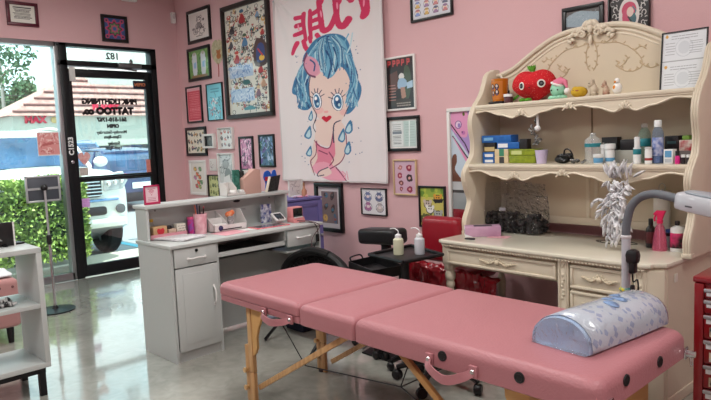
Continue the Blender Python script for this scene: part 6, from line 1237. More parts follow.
for px, py, n_, sp, l in ((620, 172, 26, 1.0, 8), (619, 180, 34, 2.2, 7), (618, 188, 30, 2.6, 7), (617, 194, 30, 2.8, 8), (612, 200, 26, 2.6, 8), (618, 206, 28, 2.4, 8), (612, 213, 22, 1.6, 9), (620, 214, 22, 1.6, 8), (615, 222, 12, 1.2, 8), (612, 228, 7, .8, 6)):
    for k in range(n_):
        x, z = cl(px+rs.uniform(-8, 8)*(1.2 if py < 185 else 1), py+rs.uniform(-4, 4)); up = 1 if py < 178 else -1
        leafm(x, z, up*PI/2+rs.uniform(-1, 1)*sp*.5, l*pxm*rs.uniform(.8, 1.4), pxm*rs.uniform(.9, 1.6), rs.uniform(-.03, 0))
for px, py, an, l in ((612, 170, 2.2, 10), (617, 168, 1.9, 9), (622, 168, 1.4, 10), (627, 170, 1.1, 11), (631, 174, .5, 13), (607, 196, 2.9, 9), (602, 194, 3.6, 9), (596, 196, 4.3, 8), (602, 206, 4.1, 9), (606, 212, 4.3, 9), (626, 200, -.6, 8), (610, 226, 4.3, 7)):
    x, z = cl(px, py); leafm(x, z, an, l*pxm, pxm*1.5, -.01)
mb.build('foil_leaves', SIL, r, smooth=60, mods=(('SOLIDIFY', {'thickness': .001}),)); MB().tube([(.02, .01, .02), (.02, .012, .08)], .002, 5).build('wire', STEEL, r)
# ------------------------------------------------------------------ folding massage table
TA = math.radians(-1.7); TO = Vector((-1.94, 2.163, 0)); td = Vector((math.cos(TA), math.sin(TA), 0)); tn = Vector((-td.y, td.x, 0))
def TW(x, y, z): return TO+td*x+tn*y+Vector((0, 0, z))
def tl(px, py, dep): P = onpl(px, py, tn, TO.dot(tn)+dep); return Vector(((P-TO).dot(td), dep, P.z))
mt_ = thing('massage_table', 'pink vinyl folding massage table in three sections on beech legs', 'massage table', TO, TA)
def pad(name, x0, x1, y0, y1, z0, z1, rt, rl=.05, rr=.05, crown=.012):
    """soft cushion: rounded plan corners and a domed top"""
    mb = MB(); N_ = 14
    def outline(k, cl_, cr):
        p = []
        for cx_, cy_, a0, r_ in ((x1-cr, y1-cr, 0, cr), (x0+cl_, y1-cl_, 90, cl_), (x0+cl_, y0+cl_, 180, cl_), (x1-cr, y0+cr, 270, cr)):
            for i in range(6): a = math.radians(a0+i*18); p.append((cx_+(r_)*math.cos(a), cy_+(r_)*math.sin(a)))
        cx_, cy_ = (x0+x1)/2, (y0+y1)/2; w, h = (x1-x0)/2, (y1-y0)/2
        return [(cx_+(a-cx_)*(w-k)/w, cy_+(b-cy_)*(h-k)/h) for a, b in p]
    rg = [[(a, b, z0) for a, b in outline(.012, rl, rr)], [(a, b, z0+.008) for a, b in outline(0, rl, rr)]]
    for i in range(7): t = i/6*PI/2; rg.append([(a, b, z1-rt+rt*math.sin(t)) for a, b in outline(rt*(1-math.cos(t)), rl, rr)])
    for k in (.06, .12, .2, .3): rg.append([(a, b, z1+crown*(1-math.exp(-k*8))) for a, b in outline(rt+k*min(1, (x1-x0)/.8), rl, rr)])
    mb.rings(rg); return mb.build(name, PINKV, mt_, smooth=50)
XA, XB_, HL, HW = -.33, .06, 1.125, .36
c1 = pad('head_cushion', -HL+.05, XA-.004, -HW, HW, .612, .682, .032, .035, .02)
c0_ = pad('head_frame', -HL+.05, XA-.004, -HW+.006, HW-.006, .575, .614, .006, .03, .012, 0)
c2 = pad('middle_cushion', XA+.002, XB_-.004, -HW, HW, .575, .682, .034, .018, .018)
c3 = pad('foot_cushion', XB_+.002, HL+.035, -HW, HW, .575, .685, .040, .018, .055)
pp = [(-HL+.02, -HW-.001, .648)]
for o_, x0, x1 in ((c1, -HL+.09, XA-.02), (c2, XA+.03, XB_-.03), (c3, XB_+.03, HL-.06)):
    for s_ in (-1,): MB().tube([(x0, s_*(HW-.022), .676), (x1, s_*(HW-.022), .676)], .003, 6).build('piping', mat('pink_piping', (206, 134, 138), .4), o_)
MB().tube([(HL+.020, -HW+.012, .575+.01), (HL+.012, -HW+.018, .655)], .003, 6).build('corner_seam', MATS['pink_piping'], c3)
def strap(x0, x1, par, drop, z):
    st = catmull([(x0, -HW-.008, z), (x0+.02, -HW-.03, z-drop*.5), ((x0+x1)/2, -HW-.045, z-drop), (x1-.03, -HW-.03, z-drop*.45), (x1, -HW-.008, z)], 8); mb = MB(); rg = []
    for i, p in enumerate(st):
        d = (st[min(i+1, len(st)-1)]-st[max(i-1, 0)]).normalized(); u = d.cross(Vector((0, -1, 0))).normalized(); w_ = .013*(1+.35*math.sin(PI*i/(len(st)-1)))
        rg.append([p+u*w_, p+u*w_+Vector((0, -.005, 0)), p-u*w_+Vector((0, -.005, 0)), p-u*w_])
    mb.rings(rg)
    so = mb.build('carry_handle', PINKV, par)
    for x in (x0, x1):
        mb = MB(); mb.box(x-.018, x+.018, -HW-.010, -HW+.002, z-.02, z+.024, bev=.003); mb.build('strap_patch', PINKV, so)
        MB().lathe([(0, .012), (.006, .012), (.009, .008), (.010, 0)], n=14, m=T(x, -HW-.006, z+.002) @ Matrix.Rotation(PI/2, 4, 'X')).build('rivet', CHROME, so)
strap(tl(265, 315, -HW).x, tl(291, 322, -HW).x, c0_, .022, .592)
strap(tl(430, 358, -HW).x, tl(474, 371, -HW).x, c3, .042, .607)
for px, py in ((442.5, 356), (519.5, 377.5)):
    p = tl(px, py, -HW); mb = MB(); mb.lathe([(0, .004), (.012, .004), (.014, .006), (.019, .005), (.020, 0)], n=20, m=T(p.x, -HW, p.z) @ Matrix.Rotation(PI/2, 4, 'X')); mb.build('grommet', BLKP, c3)
for px, py in ((626, 380), (659.5, 361.5)):
    P = onpl(px, py, td, TO.dot(td)+HL+.035); yy = (P-TO).dot(tn); mb = MB(); mb.lathe([(0, .004), (.012, .004), (.014, .006), (.019, .005), (.020, 0)], n=20, m=T(HL+.035, yy, P.z) @ Matrix.Rotation(PI/2, 4, 'Y')); mb.build('grommet', BLKP, c3)
for yy, zz in ((-HW+.065, .60), (HW-.035, .60)):
    mb = MB(); mb.box(HL+.034, HL+.042, yy-.016, yy+.016, zz-.022, zz+.022, bev=.003); mb.lathe([(0, .03), (.012, .03), (.014, .015), (.014, 0)], n=14, m=T(HL+.04, yy, zz) @ Matrix.Rotation(PI/2, 4, 'Y')); mb.tube([(HL+.054, yy-.006, zz-.01), (HL+.058, yy-.006, zz-.045), (HL+.058, yy+.010, zz-.05), (HL+.054, yy+.010, zz-.01)], .003, 6); mb.build('latch', CHROME, c3)
# beech legs, gussets, knobs, diagonals, cables
def leg(x, y, splay=0):
    mb = MB(); mb.box(x-.02, x+.02, y-.013, y+.013, .19, .575, bev=.003); lo = mb.build('leg', WOOD, mt_)
    ys = -.015 if y < 0 else .015
    mb = MB(); mb.box(x-.056, x-.021, y-.012, y+.012, .0, .34, bev=.003)
    for k in range(6): mb.cyl((x-.038, y-.0125, .09+k*.035), (x-.038, y-.0135, .09+k*.035), .004, n=8)
    mb.box(x-.02, x+.02, y-.012, y+.012, .0, .188, bev=.003); mb.build('leg_extension', WOOD, lo)
    for z in (.10, .20): MB().lathe([(0, .022), (.014, .022), (.016, .016), (.01, .006), (.01, 0)], n=16, m=T(x-.038, y-.0125, z) @ Matrix.Rotation(PI/2, 4, 'X')).build('knob', mat('wood_knob', (206, 168, 116), .4), lo)
    MB().lathe([(.0, 0), (.026, 0), (.024, .016), (0, .016)], (x-.02, y, 0), 14).build('rubber_foot', BLKP, lo); return lo
XL_, XR_ = -.865, .90
for x in (XL_, XR_):
    for y in (-.29, .29):
        lo = leg(x-(.09 if (x < 0 < y) else 0), y)
        x_ = x; x = x-(.09 if (x < 0 < y) else 0)
        sg = 1 if x < 0 else -1; s2 = -1 if y > 0 else 1
        MB().prism([(y, .575), (y+s2*.0, .36), (y+s2*.035, .42), (y+s2*.055, .50), (y+s2*.10, .575)], x-.008, x+.008, axis='x', bev=.002).build('gusset', WOOD, lo)
        MB().prism([(x+sg*.02, .575), (x+sg*.02, .29), (x+sg*.038, .30), (x+sg*.062, .34), (x+sg*.060, .40), (x+sg*.085, .46), (x+sg*.12, .52), (x+sg*.125, .575)], y-.008, y+.008, axis='y', bev=.002).build('side_gusset', mat('plywood_gusset', (208, 164, 104), .5), lo); x = x_
def bar(name, p0, p1, w, par, m=WOOD, th=.010):
    p0, p1 = Vector(p0), Vector(p1); d = p1-p0; L = d.length; M_ = Matrix.Translation((p0+p1)/2) @ d.to_track_quat('X', 'Z').to_matrix().to_4x4()
    return MB().box(-L/2, L/2, -th, th, -w/2, w/2, bev=.002, m=M_).build(name, m, par)
for y in (-.265, .265):
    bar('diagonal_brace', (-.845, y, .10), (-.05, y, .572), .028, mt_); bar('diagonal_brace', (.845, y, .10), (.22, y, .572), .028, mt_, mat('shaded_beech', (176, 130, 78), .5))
MB().box(1.03, 1.046, -.277, .277, .36, .575, bev=.003).build('end_board', MATS['plywood_gusset'], mt_)
MB().prism([(XL_-.008, -.277), (XL_+.008, -.277), (XL_-.082, .277), (XL_-.098, .277)], .50, .57, axis='z').build('end_rail', WOOD, mt_)
CB = mat('black_steel_cable', (24, 24, 26), .4)
for y, s_ in ((-.25, 1), (.25, 1)):
    j1 = (-.44, y, .32); j2 = (.25, y*.3 if 0 else y, .36)
    for a, b in (((-.70, y, .575), j1), (j1, (.20, y*.9, .375)), ((.20, y*.9, .375), (.62, y, .24))): MB().cyl(a, b, .003, n=6).build('cable', CB, mt_)
    MB().cyl((.20, y*.9, .375), (.13, 0, .575), .003, n=6).build('cable', CB, mt_)
MB().cyl((.20, -.225, .375), (.20, .225, .375), .003, n=6).build('cable', CB, mt_)
# ------------------------------------------------------------------ bolster in plastic
b0, b1 = TO*0, 0
P0 = onz(559.5, 350, .69); P1 = onz(638, 320, .69); dv = (P1-P0); ang = math.atan2(dv.y, dv.x); Lb = dv.length
r = thing('bolster_pillow', 'half round pale blue bolster wrapped in printed clear plastic on the table end', 'pillow', (P0.x, P0.y, .697), ang)
Rb = .116; Lb = max(.5, Lb)+.03
def dsec(x, s_=1, k=0): return [(x, -Rb*s_, .0)]+[(x+.0, -Rb*s_*math.cos(PI*i/14), .012+(Rb*.96-.012)*s_*math.sin(PI*i/14)**.85) for i in range(0, 15)]+[(x, Rb*s_, .0)]
mb = MB(); mb.rings([dsec(.008, .93), dsec(.0+.015, .97), dsec(Lb-.02, .97), dsec(Lb, .9)]); mb.build('foam_roll', mat('pale_blue_cloth', (182, 204, 232), .6, rgb2=(196, 214, 236), scale=6, bump=.2), r)
m = bpy.data.materials.new('printed_plastic'); m.use_nodes = True; N = m.node_tree.nodes; L = m.node_tree.links; b = N['Principled BSDF']; tcn = N.new('ShaderNodeTexCoord'); vo = N.new('ShaderNodeTexVoronoi'); vo.inputs['Scale'].default_value = 30; L.new(tcn.outputs['Object'], vo.inputs['Vector']); vo.distance = 'MANHATTAN'
cr = N.new('ShaderNodeValToRGB'); cr.color_ramp.interpolation = 'CONSTANT'; cr.color_ramp.elements[0].color = col((150, 162, 188)); cr.color_ramp.elements[1].color = col((182, 190, 201)); cr.color_ramp.elements[1].position = .52; L.new(vo.outputs['Distance'], cr.inputs[0]); L.new(cr.outputs[0], b.inputs['Base Color'])
n2 = N.new('ShaderNodeTexNoise'); n2.inputs['Scale'].default_value = 22; n2.inputs['Detail'].default_value = 6; n2.inputs['Distortion'].default_value = 1.5; bp = N.new('ShaderNodeBump'); bp.inputs['Strength'].default_value = .8; bp.inputs['Distance'].default_value = .006; L.new(tcn.outputs['Object'], n2.inputs['Vector']); L.new(n2.outputs[0], bp.inputs['Height']); L.new(bp.outputs[0], b.inputs['Normal']); b.inputs['Roughness'].default_value = .22; b.inputs['Coat Weight'].default_value = .7
mb = MB(); rg = [[(x, (y*1.015), z*1.02+.001) for x, y, z in dsec(xx, s_)] for xx, s_ in ((.02, .99), (Lb*.25, 1.0), (Lb*.5, 1.01), (Lb*.75, 1.0), (Lb-.02, .97), (Lb+.003, .90))]; mb.rings(rg, cap=False); mb.build('printed_wrap', m, r, jitter=.003, jscale=12, mods=(('SOLIDIFY', {'thickness': .0015}),))
mb = MB(); mb.rings([[(x, y*1.01, z*1.01) for x, y, z in dsec(.022, .985)], [(x-.012+.006*noise.noise(Vector((y*30, z*30, 1))), y, z) for x, y, z in dsec(0, .93)], [(x-.014, y, z) for x, y, z in dsec(0, .5)]]); mb.build('end_film', film_mat('wrinkled_film', .22, 26, .2, (250, 252, 255)), r)
mb = MB()
for x0, a0, s_ in ((.27, 1.85, .03), (.31, 1.5, .022), (.345, 1.75, .028), (.38, 1.4, .022)):
    p = [(x0+s_*.8*math.cos(t), a0+s_*9*math.sin(t)) for t in [k*PI/5+x0*20 for k in range(10)]]
    vs = [mb.bm.verts.new((x, -Rb*1.03*math.cos(PI-a), .012+(Rb*1.0-.012)*abs(math.sin(a))**.85+.002)) for x, a in p]; mb.bm.faces.new(vs)
mb.build('blue_print', mat('blue_print_ink', (128, 156, 196), .4), r, mods=(('SOLIDIFY', {'thickness': .001}),))
# ------------------------------------------------------------------ magnifier lamp on a floor stand
LX = ony(626, 262, 2.75).x; g = lambda px, py: ony(px, py, 2.75)-Vector((LX, 2.75, 0))
WP = mat('white_enamel_metal', (186, 189, 195), .3, coat=.4); GN = mat('gooseneck_rubber', (98, 102, 108), .6)
r = thing('magnifier_lamp', 'white floor standing magnifier lamp with a grey bent neck behind the table end', 'lamp', (LX, 2.75, 0))
zt = g(626, 236).z; MB().cyl((0, 0, .05), (0, 0, zt), .019, n=24).build('pole', WP, r); MB().lathe([(.019, 0), (.022, .004), (.022, .012), (.016, .016)], (0, 0, zt-.01), 24).build('collar', mat('light_collar', (222, 222, 224), .3), r)
nk = [g(626, 236), g(627, 222), g(631, 207), g(640, 197.5), g(655, 193.5), g(670, 195), g(686, 198.5)]
for i, p in enumerate(nk): p.y = -.0-.0*i
nk = [Vector((p.x, -.02*max(0, i-3), p.z)) for i, p in enumerate(nk)]
cc = catmull(nk, 8); mb = MB(); mb.tube(cc, [.0175+.0008*(i % 2) for i in range(len(cc))], 16); mb.build('gooseneck', GN, r)
hd = thing('x', 'x', 'x'); bpy.data.objects.remove(hd)
h0 = nk[-1]; hdv = Vector((.985, -.10, -.14)).normalized()
Mh = Matrix.Translation(h0) @ hdv.to_track_quat('X', 'Z').to_matrix().to_4x4()
mb = MB(); hp2 = cm2([(-.012, -.03), (.02, -.055), (.10, -.075), (.25, -.09), (.36, -.08), (.42, 0), (.36, .08), (.25, .09), (.10, .075), (.02, .055), (-.012, .03)], 4, True)
mb.prism(hp2, -.035, .035, axis='z', bev=.016, m=Mh); ho = mb.build('lamp_head', WP, r)
mb = MB(); mb.prism([(.03+(a)*.86, b*.8) for a, b in hp2], .0352, .043, axis='z', bev=.004, m=Mh); mb.build('head_cover', mat('grey_head_cover', (150, 158, 166), .35), ho)
MB().box(.04, .075, -.079, -.077, -.012, -.006, m=Mh @ Matrix.Rotation(.12, 4, 'Z')).build('emblem', mat('dark_emblem2', (90, 92, 98), .4), ho)
q0 = g(637, 256); mb = MB(); mb.lathe([(0, 0), (.024, 0), (.029, .012), (.028, .032), (0, .04)], n=24, m=T(q0.x-.008, -.004, q0.z+.005) @ Matrix.Rotation(PI/2, 4, 'X')); mb.box(q0.x-.034, q0.x+.018, -.05, .0, q0.z-.03, q0.z+.03, bev=.014); mb.box(q0.x-.022, q0.x+.006, -.045, 0, q0.z-.075, q0.z-.02, bev=.01); mb.build('power_pack', BLKP, r)
mb = MB(); mb.tube(catmull([(q0.x-.008, -.03, q0.z-.07), (q0.x-.004, -.03, q0.z-.11), (q0.x+.014, -.03, q0.z-.10), (q0.x+.016, -.03, q0.z-.15), (q0.x-.006, -.03, q0.z-.18), (q0.x-.006, -.028, q0.z-.5), (.02, -.03, .1)], 8), .0035, 6); mb.box(q0.x-.016, q0.x+.002, -.04, -.02, q0.z-.165, q0.z-.125, bev=.005); mb.build('cord', BLKP, r)
mb = MB(); mb.lathe([(0, .0), (.05, 0), (.05, .03), (.022, .05), (.019, .10)], (0, 0, .05), 24)
for k in range(5): a = k*2*PI/5+.3; mb.tube([(0, 0, .07), (.22*math.cos(a), .22*math.sin(a), .055)], [.02, .012], 8)
bs = mb.build('star_base', WP, r)
for k in range(5): a = k*2*PI/5+.3; x, y = .22*math.cos(a), .22*math.sin(a); MB().lathe([(0, -.011), (.026, -.011), (.028, 0), (.026, .011), (0, .011)], n=16, m=T(x, y, .028) @ Matrix.Rotation(PI/2, 4, 'X') ).build('castor', BLKP, bs)
p = ony(622, 291, 2.70)
# small multicoloured knitted ball on the vanity drawer pull? it hangs at the lamp pole
o = MB(); o.ball((0, 0, 0), (.022, .02, .016)); o = o.build('hair_tie', mat('rainbow_cloth', (220, 200, 40), .8, rgb2=(40, 130, 140), scale=60)); o.location = (LX-.0, 2.75, p.z-.004)
o.scale = (1.35, 1.2, 1); tag(o, 'small multicoloured hair tie looped round the lamp pole', 'hair tie')
# ------------------------------------------------------------------ red tool chest
YT = 2.60; c0 = ony(694.3, 277, YT); CX = c0.x; RED = mat('tool_chest_red', (128, 16, 24), .3, coat=.4, var=.05); zt = c0.z; yr = YT
r = thing('tool_chest', 'red metal tool chest with many labelled drawers at the right edge', 'tool chest', (CX+.62, yr, 0), PI/2); CW_ = .62
mb = MB(); mb.box(0.012, .44, 0, CW_, .08, zt, bev=.006); mb.build('cabinet', RED, r); MB().box(-.004, .445, -.006, CW_+.005, zt-.02, zt+.004, bev=.006).build('lid', RED, r)
zz = zt-.03; dk = 0
rt_ = random.Random(6)
for hh in (.045, .06, .10, .10, .10, .12, .12):
    if zz-hh < .10: break
    z0, z1 = zz-hh, zz-.008; f = .038
    do = MB().box(-.006, .014, .02, CW_-f, z0, z1, bev=.003).build('drawer', RED, r)
    MB().box(-.016, -.006, .02, CW_-f, z1-.014, z1, bev=.003).build('pull_rail', mat('rail_aluminium', (176, 176, 178), .35, .6), do)
    MB().box(-.0075, -.006, CW_-f-.12, CW_-f-.008, z1-.034 if hh > .08 else z1-.030, z1-.016, bev=0).build('label', LABW, do)
    if hh > .08: MB().box(-.0075, -.006, CW_-f-.11, CW_-f-.02, z0+.008, z0+.045).build('sticker', mat('sticker_%d' % dk, ((44, 40, 60), (200, 140, 50), (60, 60, 70), (190, 190, 190), (40, 40, 44))[dk % 5], .5, rgb2=(206, 190, 160), scale=60), do)
    dk += 1; zz -= hh
MB().box(-.002, .03, CW_-.035, CW_, .08, zt-.022, bev=.004).build('front_post', RED, r)
for a in (.05, .39):
    for b_ in (.06, CW_-.06): mb = MB(); mb.lathe([(0, -.012), (.036, -.012), (.04, 0), (.036, .012), (0, .012)], n=18, m=T(a, b_, .04) @ Matrix.Rotation(PI/2, 4, 'X')); mb.box(a-.02, a+.02, b_-.02, b_+.02, .06, .085); mb.build('castor', BLKP, r)
# ------------------------------------------------------------------ black instrument tray, armrest, red chair, round chair
P = [onz(x, y, .70) for x, y in ((369, 253), (403, 260.5), (442.6, 253), (411, 244))]
cxy = sum(P, Vector())/4; P = [Vector((p.x-cxy.x, p.y-cxy.y)) for p in P]
r = thing('instrument_tray', 'black rimmed instrument tray table between the armrest stand and the red chair', 'tray table', (cxy.x, cxy.y, 0))
area = sum(P[i].x*P[(i+1) % 4].y-P[(i+1) % 4].x*P[i].y for i in range(4))
mb = MB(); mb.prism([tuple(p) for p in P], .676, .684, axis='z', bev=.002)
for i in range(4):
    a, b_ = P[i], P[(i+1) % 4]; mb.tube([(a.x, a.y, .69), (b_.x, b_.y, .69)], .012, 8)
mb.build('tray', BLKP, r); pc_ = (P[1]+(-P[1])*.45)
MB().cyl((pc_.x, pc_.y, .06), (pc_.x, pc_.y, .676), .028, n=18).build('column', BLKP, r); mb = MB()
for k in range(5): a = k*2*PI/5+.9; mb.tube([(pc_.x, pc_.y, .075), (pc_.x+.16*math.cos(a), pc_.y+.16*math.sin(a), .06)], [.024, .016], 8)
bb = mb.build('star_base', BLKP, r)
for k in range(5): a = k*2*PI/5+.9; MB().ball((pc_.x+.16*math.cos(a), pc_.y+.16*math.sin(a), .028), (.028, .02, .028)).build('castor', BLKP, bb)
def squeeze(label, px0, px1, ptop, pbot, colr, flip):
    c = onz((px0+px1)/2, pbot-1.2, .685); rr = (onz(px1, pbot, .685)-onz(px0, pbot, .685)).length/2; hh = ony((px0+px1)/2, ptop, c.y).z-.6845
    t_ = thing('squeeze_bottle', label, 'bottle', (c.x, c.y, .6845)); 
    MB().lathe([(0, 0), (rr*.93, 0), (rr, .008), (rr, hh*.60), (rr*.95, hh*.72), (rr*.6, hh*.80)], n=24).build('body', mat('soft_bottle_%s' % colr[1], colr[0], .3, trans=.1, alpha=.85), t_)
    MB().lathe([(rr*.62, hh*.79), (rr*.62, hh*.93), (rr*.3, hh*.96), (rr*.2, hh*1.0)], n=20).build('cap', WHB, t_); s_ = -1
    MB().tube(catmull([(0, 0, hh*.98), (0, 0, hh*1.12), (s_*rr*.9, 0, hh*1.22), (s_*rr*2.0, 0, hh*1.18)], 6), [.0035]*19, 8).build('bent_nozzle', WHB, t_)
squeeze('squeeze bottle of pale yellow liquid with a bent nozzle on the black tray', 393.5, 404, 233.5, 255.5, ((228, 230, 200), 'yellow'), 1)
squeeze('squeeze bottle of clear liquid with a bent nozzle on the black tray', 414.5, 425, 233, 255, ((220, 225, 232), 'clear'), 1)
# lower black tray left of it
P = [onz(x, y, .60) for x, y in ((349, 262), (372, 271), (403, 266), (376, 256))]; c = sum(P, Vector())/4; Q = [Vector((p.x-c.x, p.y-c.y)) for p in P]
r = thing('rolling_cart', 'low black open topped cart below the armrest cushion', 'cart', (c.x, c.y, 0)); mb = MB(); mb.prism([tuple(p) for p in Q], .54, .55, axis='z')
for i in range(4):
    a, b_ = Q[i], Q[(i+1) % 4]; d = (b_-a); n_ = Vector((-d.y, d.x)).normalized()*.004; mb.prism([tuple(a+n_), tuple(b_+n_), tuple(b_-n_), tuple(a-n_)], .54, .605, axis='z')
mb.build('top_bin', BLKP, r); sx_ = .8
for i in range(4): MB().cyl((Q[i].x*.9, Q[i].y*.9, .06), (Q[i].x*.9, Q[i].y*.9, .545), .012, n=10).build('post', BLKP, r); MB().ball((Q[i].x*.9, Q[i].y*.9, .03), (.03, .018, .03)).build('castor', BLKP, r)
mb = MB(); mb.prism([(p.x*.95, p.y*.95) for p in Q], .15, .165, axis='z'); mb.build('lower_shelf', BLKP, r)
MB().tube(catmull([(Q[0].x, Q[0].y+.02, .605), (Q[0].x*.9, Q[0].y, .635), (Q[0].x*.6+Q[3].x*.4, Q[0].y*.6+Q[3].y*.4, .635), (Q[0].x*.5+Q[3].x*.5, Q[0].y*.5+Q[3].y*.5, .605)], 6), .006, 6).build('handle', BLKP, r)
YA = 3.62; a0, a1 = ony(364, 235, YA), ony(401.5, 234, YA); z1, z0 = ony(380, 228, YA).z, ony(378, 243, YA).z
r = thing('armrest_stand', 'black padded tattoo armrest on an adjustable stand against the pink wall', 'armrest', ((a0.x+a1.x)/2, YA, 0)); wA = a1.x-a0.x
MB().box(-wA/2, wA/2, -.09, .09, z0, z1, bev=.035, seg=4, m=T(0, 0, (z0+z1)/2) @ Matrix.Rotation(-.06, 4, 'Y') @ T(0, 0, -(z0+z1)/2)).build('cushion', mat('black_leather', (30, 30, 32), .35, bump=.2), r)
MB().box(.0, .08, -.03, .03, z0-.09, z0+.02, bev=.02).build('tilt_joint', BLKP, r); MB().cyl((.04, 0, .06), (.04, 0, z0-.05), .018, n=14).build('pole', BLKP, r); mb = MB()
for k in range(4): a = k*PI/2+.5; mb.tube([(.04, 0, .07), (.04+.16*math.cos(a), .16*math.sin(a), .015)], [.02, .014], 8)
mb.build('tripod_base', BLKP, r)
# red chair with plastic covered seat
YC = 3.47; k0, k1 = ony(424, 235, YC), ony(470, 235, YC); k1.x = min(k1.x, -2.525); z1 = ony(446, 217, YC).z
r = thing('red_chair', 'dark red vinyl client chair half hidden behind the vanity', 'chair', ((k0.x+k1.x)/2, YC, 0)); wC = k1.x-k0.x
MB().box(-wC/2, wC/2, -.05, .07, .56, z1, bev=.045, seg=4).build('backrest', REDV, r); MB().box(-wC/2-.02, wC/2+.0, .02, .46, .40, .50, bev=.04, seg=3).build('seat', REDV, r); MB().cyl((0, .22, .05), (0, .22, .40), .04, n=18).build('pedestal', CHROME, r); MB().lathe([(0, 0), (.26, 0), (.25, .03), (.05, .05)], (0, .2, 0), 28).build('base', CHROME, r)
m_ = mat('red_plastic_sheet', (112, 8, 22), .16, coat=.8, bump=1, bscale=9, rgb2=(150, 16, 32), scale=5)
x0, x1 = k0.x-.22, 0; e0 = ony(404, 262, 3.37); e1 = ony(498, 285, 3.37)
r = thing('plastic_cover', 'crumpled shiny red plastic sheet draped over the red chair seat', 'cover', (e0.x, 3.36, 0)); mb = MB(); bmm = mb.bm; W_ = 1.02; g_ = []
W_ = e1.x-e0.x
def cov(u, v):
    fx = u*W_; cr_ = .045*noise.noise(Vector((u*9, v*3, 1)))+.03*noise.noise(Vector((u*22, v*9, 4))); 
    if v < .75: return (fx, cr_+.02*math.sin(u*17), .02+v/.75*(.52-.03*u)+.02*noise.noise(Vector((u*6, v*4, 8))))
    t = (v-.75)/.25; return (fx, t*.05+cr_*(1-t*.5)+.02*math.sin(u*17)*(1-t), .54-.03*u+t*.04*(1-u)+.02*math.sin(u*11)*(1-t)+.02*noise.noise(Vector((u*14, t*8, 2))))
N1, N2 = 70, 40; g_ = [[bmm.verts.new(cov(i/N1, j/N2)) for j in range(N2+1)] for i in range(N1+1)]
for i in range(N1):
    for j in range(N2): bmm.faces.new((g_[i][j], g_[i+1][j], g_[i+1][j+1], g_[i][j+1]))
mb.build('sheet', m_, r, smooth=30, mods=(('SOLIDIFY', {'thickness': .002}),))
# round black mesh chair between desk and table
YR = 2.88; m0, m1 = ony(284, 262, YR), ony(346, 264, YR); zt_ = ony(318, 253, YR).z; cxr = (m0.x+m1.x)/2; Rr = (m1.x-m0.x)/2*1.08; zc_ = zt_-Rr*.62
r = thing('saucer_chair', 'black round mesh saucer chair behind the pink table', 'chair', (cxr, YR, 0)); tilt = Matrix.Translation((0, 0, zc_)) @ Matrix.Rotation(math.radians(-12), 4, 'X')
tilt = tilt @ Matrix.Diagonal((1, 1, .62, 1))
ring = [tilt @ Vector((Rr*math.cos(t), 0, Rr*math.sin(t))) for t in [k*2*PI/40 for k in range(40)]]
MB().tube(ring, .032, 8, closed=True).build('rim', BLKP, r)
mb = MB()
for k in range(44):
    a = k*2*PI/44; mb.tube([tilt @ Vector((Rr*math.cos(a), 0, Rr*math.sin(a))), tilt @ Vector((Rr*.62*math.cos(a+.35), .09, Rr*.62*math.sin(a+.35))), tilt @ Vector((Rr*.22*math.cos(a+.7), .13, Rr*.22*math.sin(a+.7)))], .006, 5)
for s_ in (.2, .3, .4, .5, .6, .7, .8, .9): mb.tube([tilt @ Vector((Rr*s_*math.cos(t), .14*(1-s_**2), Rr*s_*math.sin(t))) for t in [k*2*PI/30 for k in range(30)]], .006, 5, closed=True)
mb.rings([[tilt @ Vector((Rr*s_*math.cos(k*PI/15), .02+.14*(1-s_**2), Rr*s_*math.sin(k*PI/15))) for k in range(30)] for s_ in (.97, .8, .6, .4, .2, .03)], cap=False)
mb.build('woven_back', mat('black_mesh', (30, 30, 32), .6), r)
MB().tube(catmull([tilt @ Vector((Rr*math.cos(t), -.01, Rr*1.03*math.sin(t))) for t in (1.2, 1.45, 1.75, 2.0)], 5), .028, 8).build('grip_pad', BLKP, r)
for sx in (-1, 1):
    MB().tube([(sx*Rr*.6, -.02, zc_-Rr*.45), (sx*Rr*.9, .20, .012)], .012, 8).build('leg', BLKP, r); MB().tube([(sx*Rr*.6, -.0, zc_-Rr*.45), (sx*Rr*.7, -.28, .012)], .012, 8).build('leg', BLKP, r)
p = onz(294, 331, 0); o = MB().box(-.11, .11, -.10, .10, 0, .13, bev=.02).build('storage_box', mat('navy_fabric', (22, 28, 48), .8)); o.location = (p.x-.0, p.y+.1, 0); tag(o, 'small navy box on the floor under the round mesh chair', 'box')
# black tattoo stool base seen under the table
for (px, py, lb, nm, s_) in ((442, 372, 'black five spoke stool base under the middle of the pink table', 'rolling_stool', 1),):
    p = onz(px, py, .06); r = thing('rolling_stool', lb, 'stool', (p.x, p.y, 0)); MB().cyl((0, 0, .10), (0, 0, .40), .026, n=16).build('gas_lift', BLKP, r); MB().lathe([(0, .40), (.17, .40), (.18, .42), (.17, .47), (0, .48)], n=28).build('seat', MATS['black_leather'], r); mb = MB()
    for k in range(5): a = k*2*PI/5-2.6; mb.tube([(0, 0, .13), (.15*math.cos(a), .15*math.sin(a), .12), (.27*math.cos(a), .27*math.sin(a), .075)], [.03, .024, .016], 8)
    sb = mb.build('star_base', BLKP, r)
    for k in range(5):
        a = k*2*PI/5-2.6; x, y = .27*math.cos(a), .27*math.sin(a)
        MB().lathe([(0, -.022), (.026, -.022), (.032, -.014), (.028, 0), (.032, .014), (.026, .022), (0, .022)], n=18, m=T(x, y, .032) @ rotz(k) @ Matrix.Rotation(PI/2, 4, 'X')).build('castor', BLKP, sb)
Pp = [onz(x, y, .01) for x, y in ((362, 352), (377, 344), (405, 352), (392, 362))]; c = sum(Pp, Vector())/4
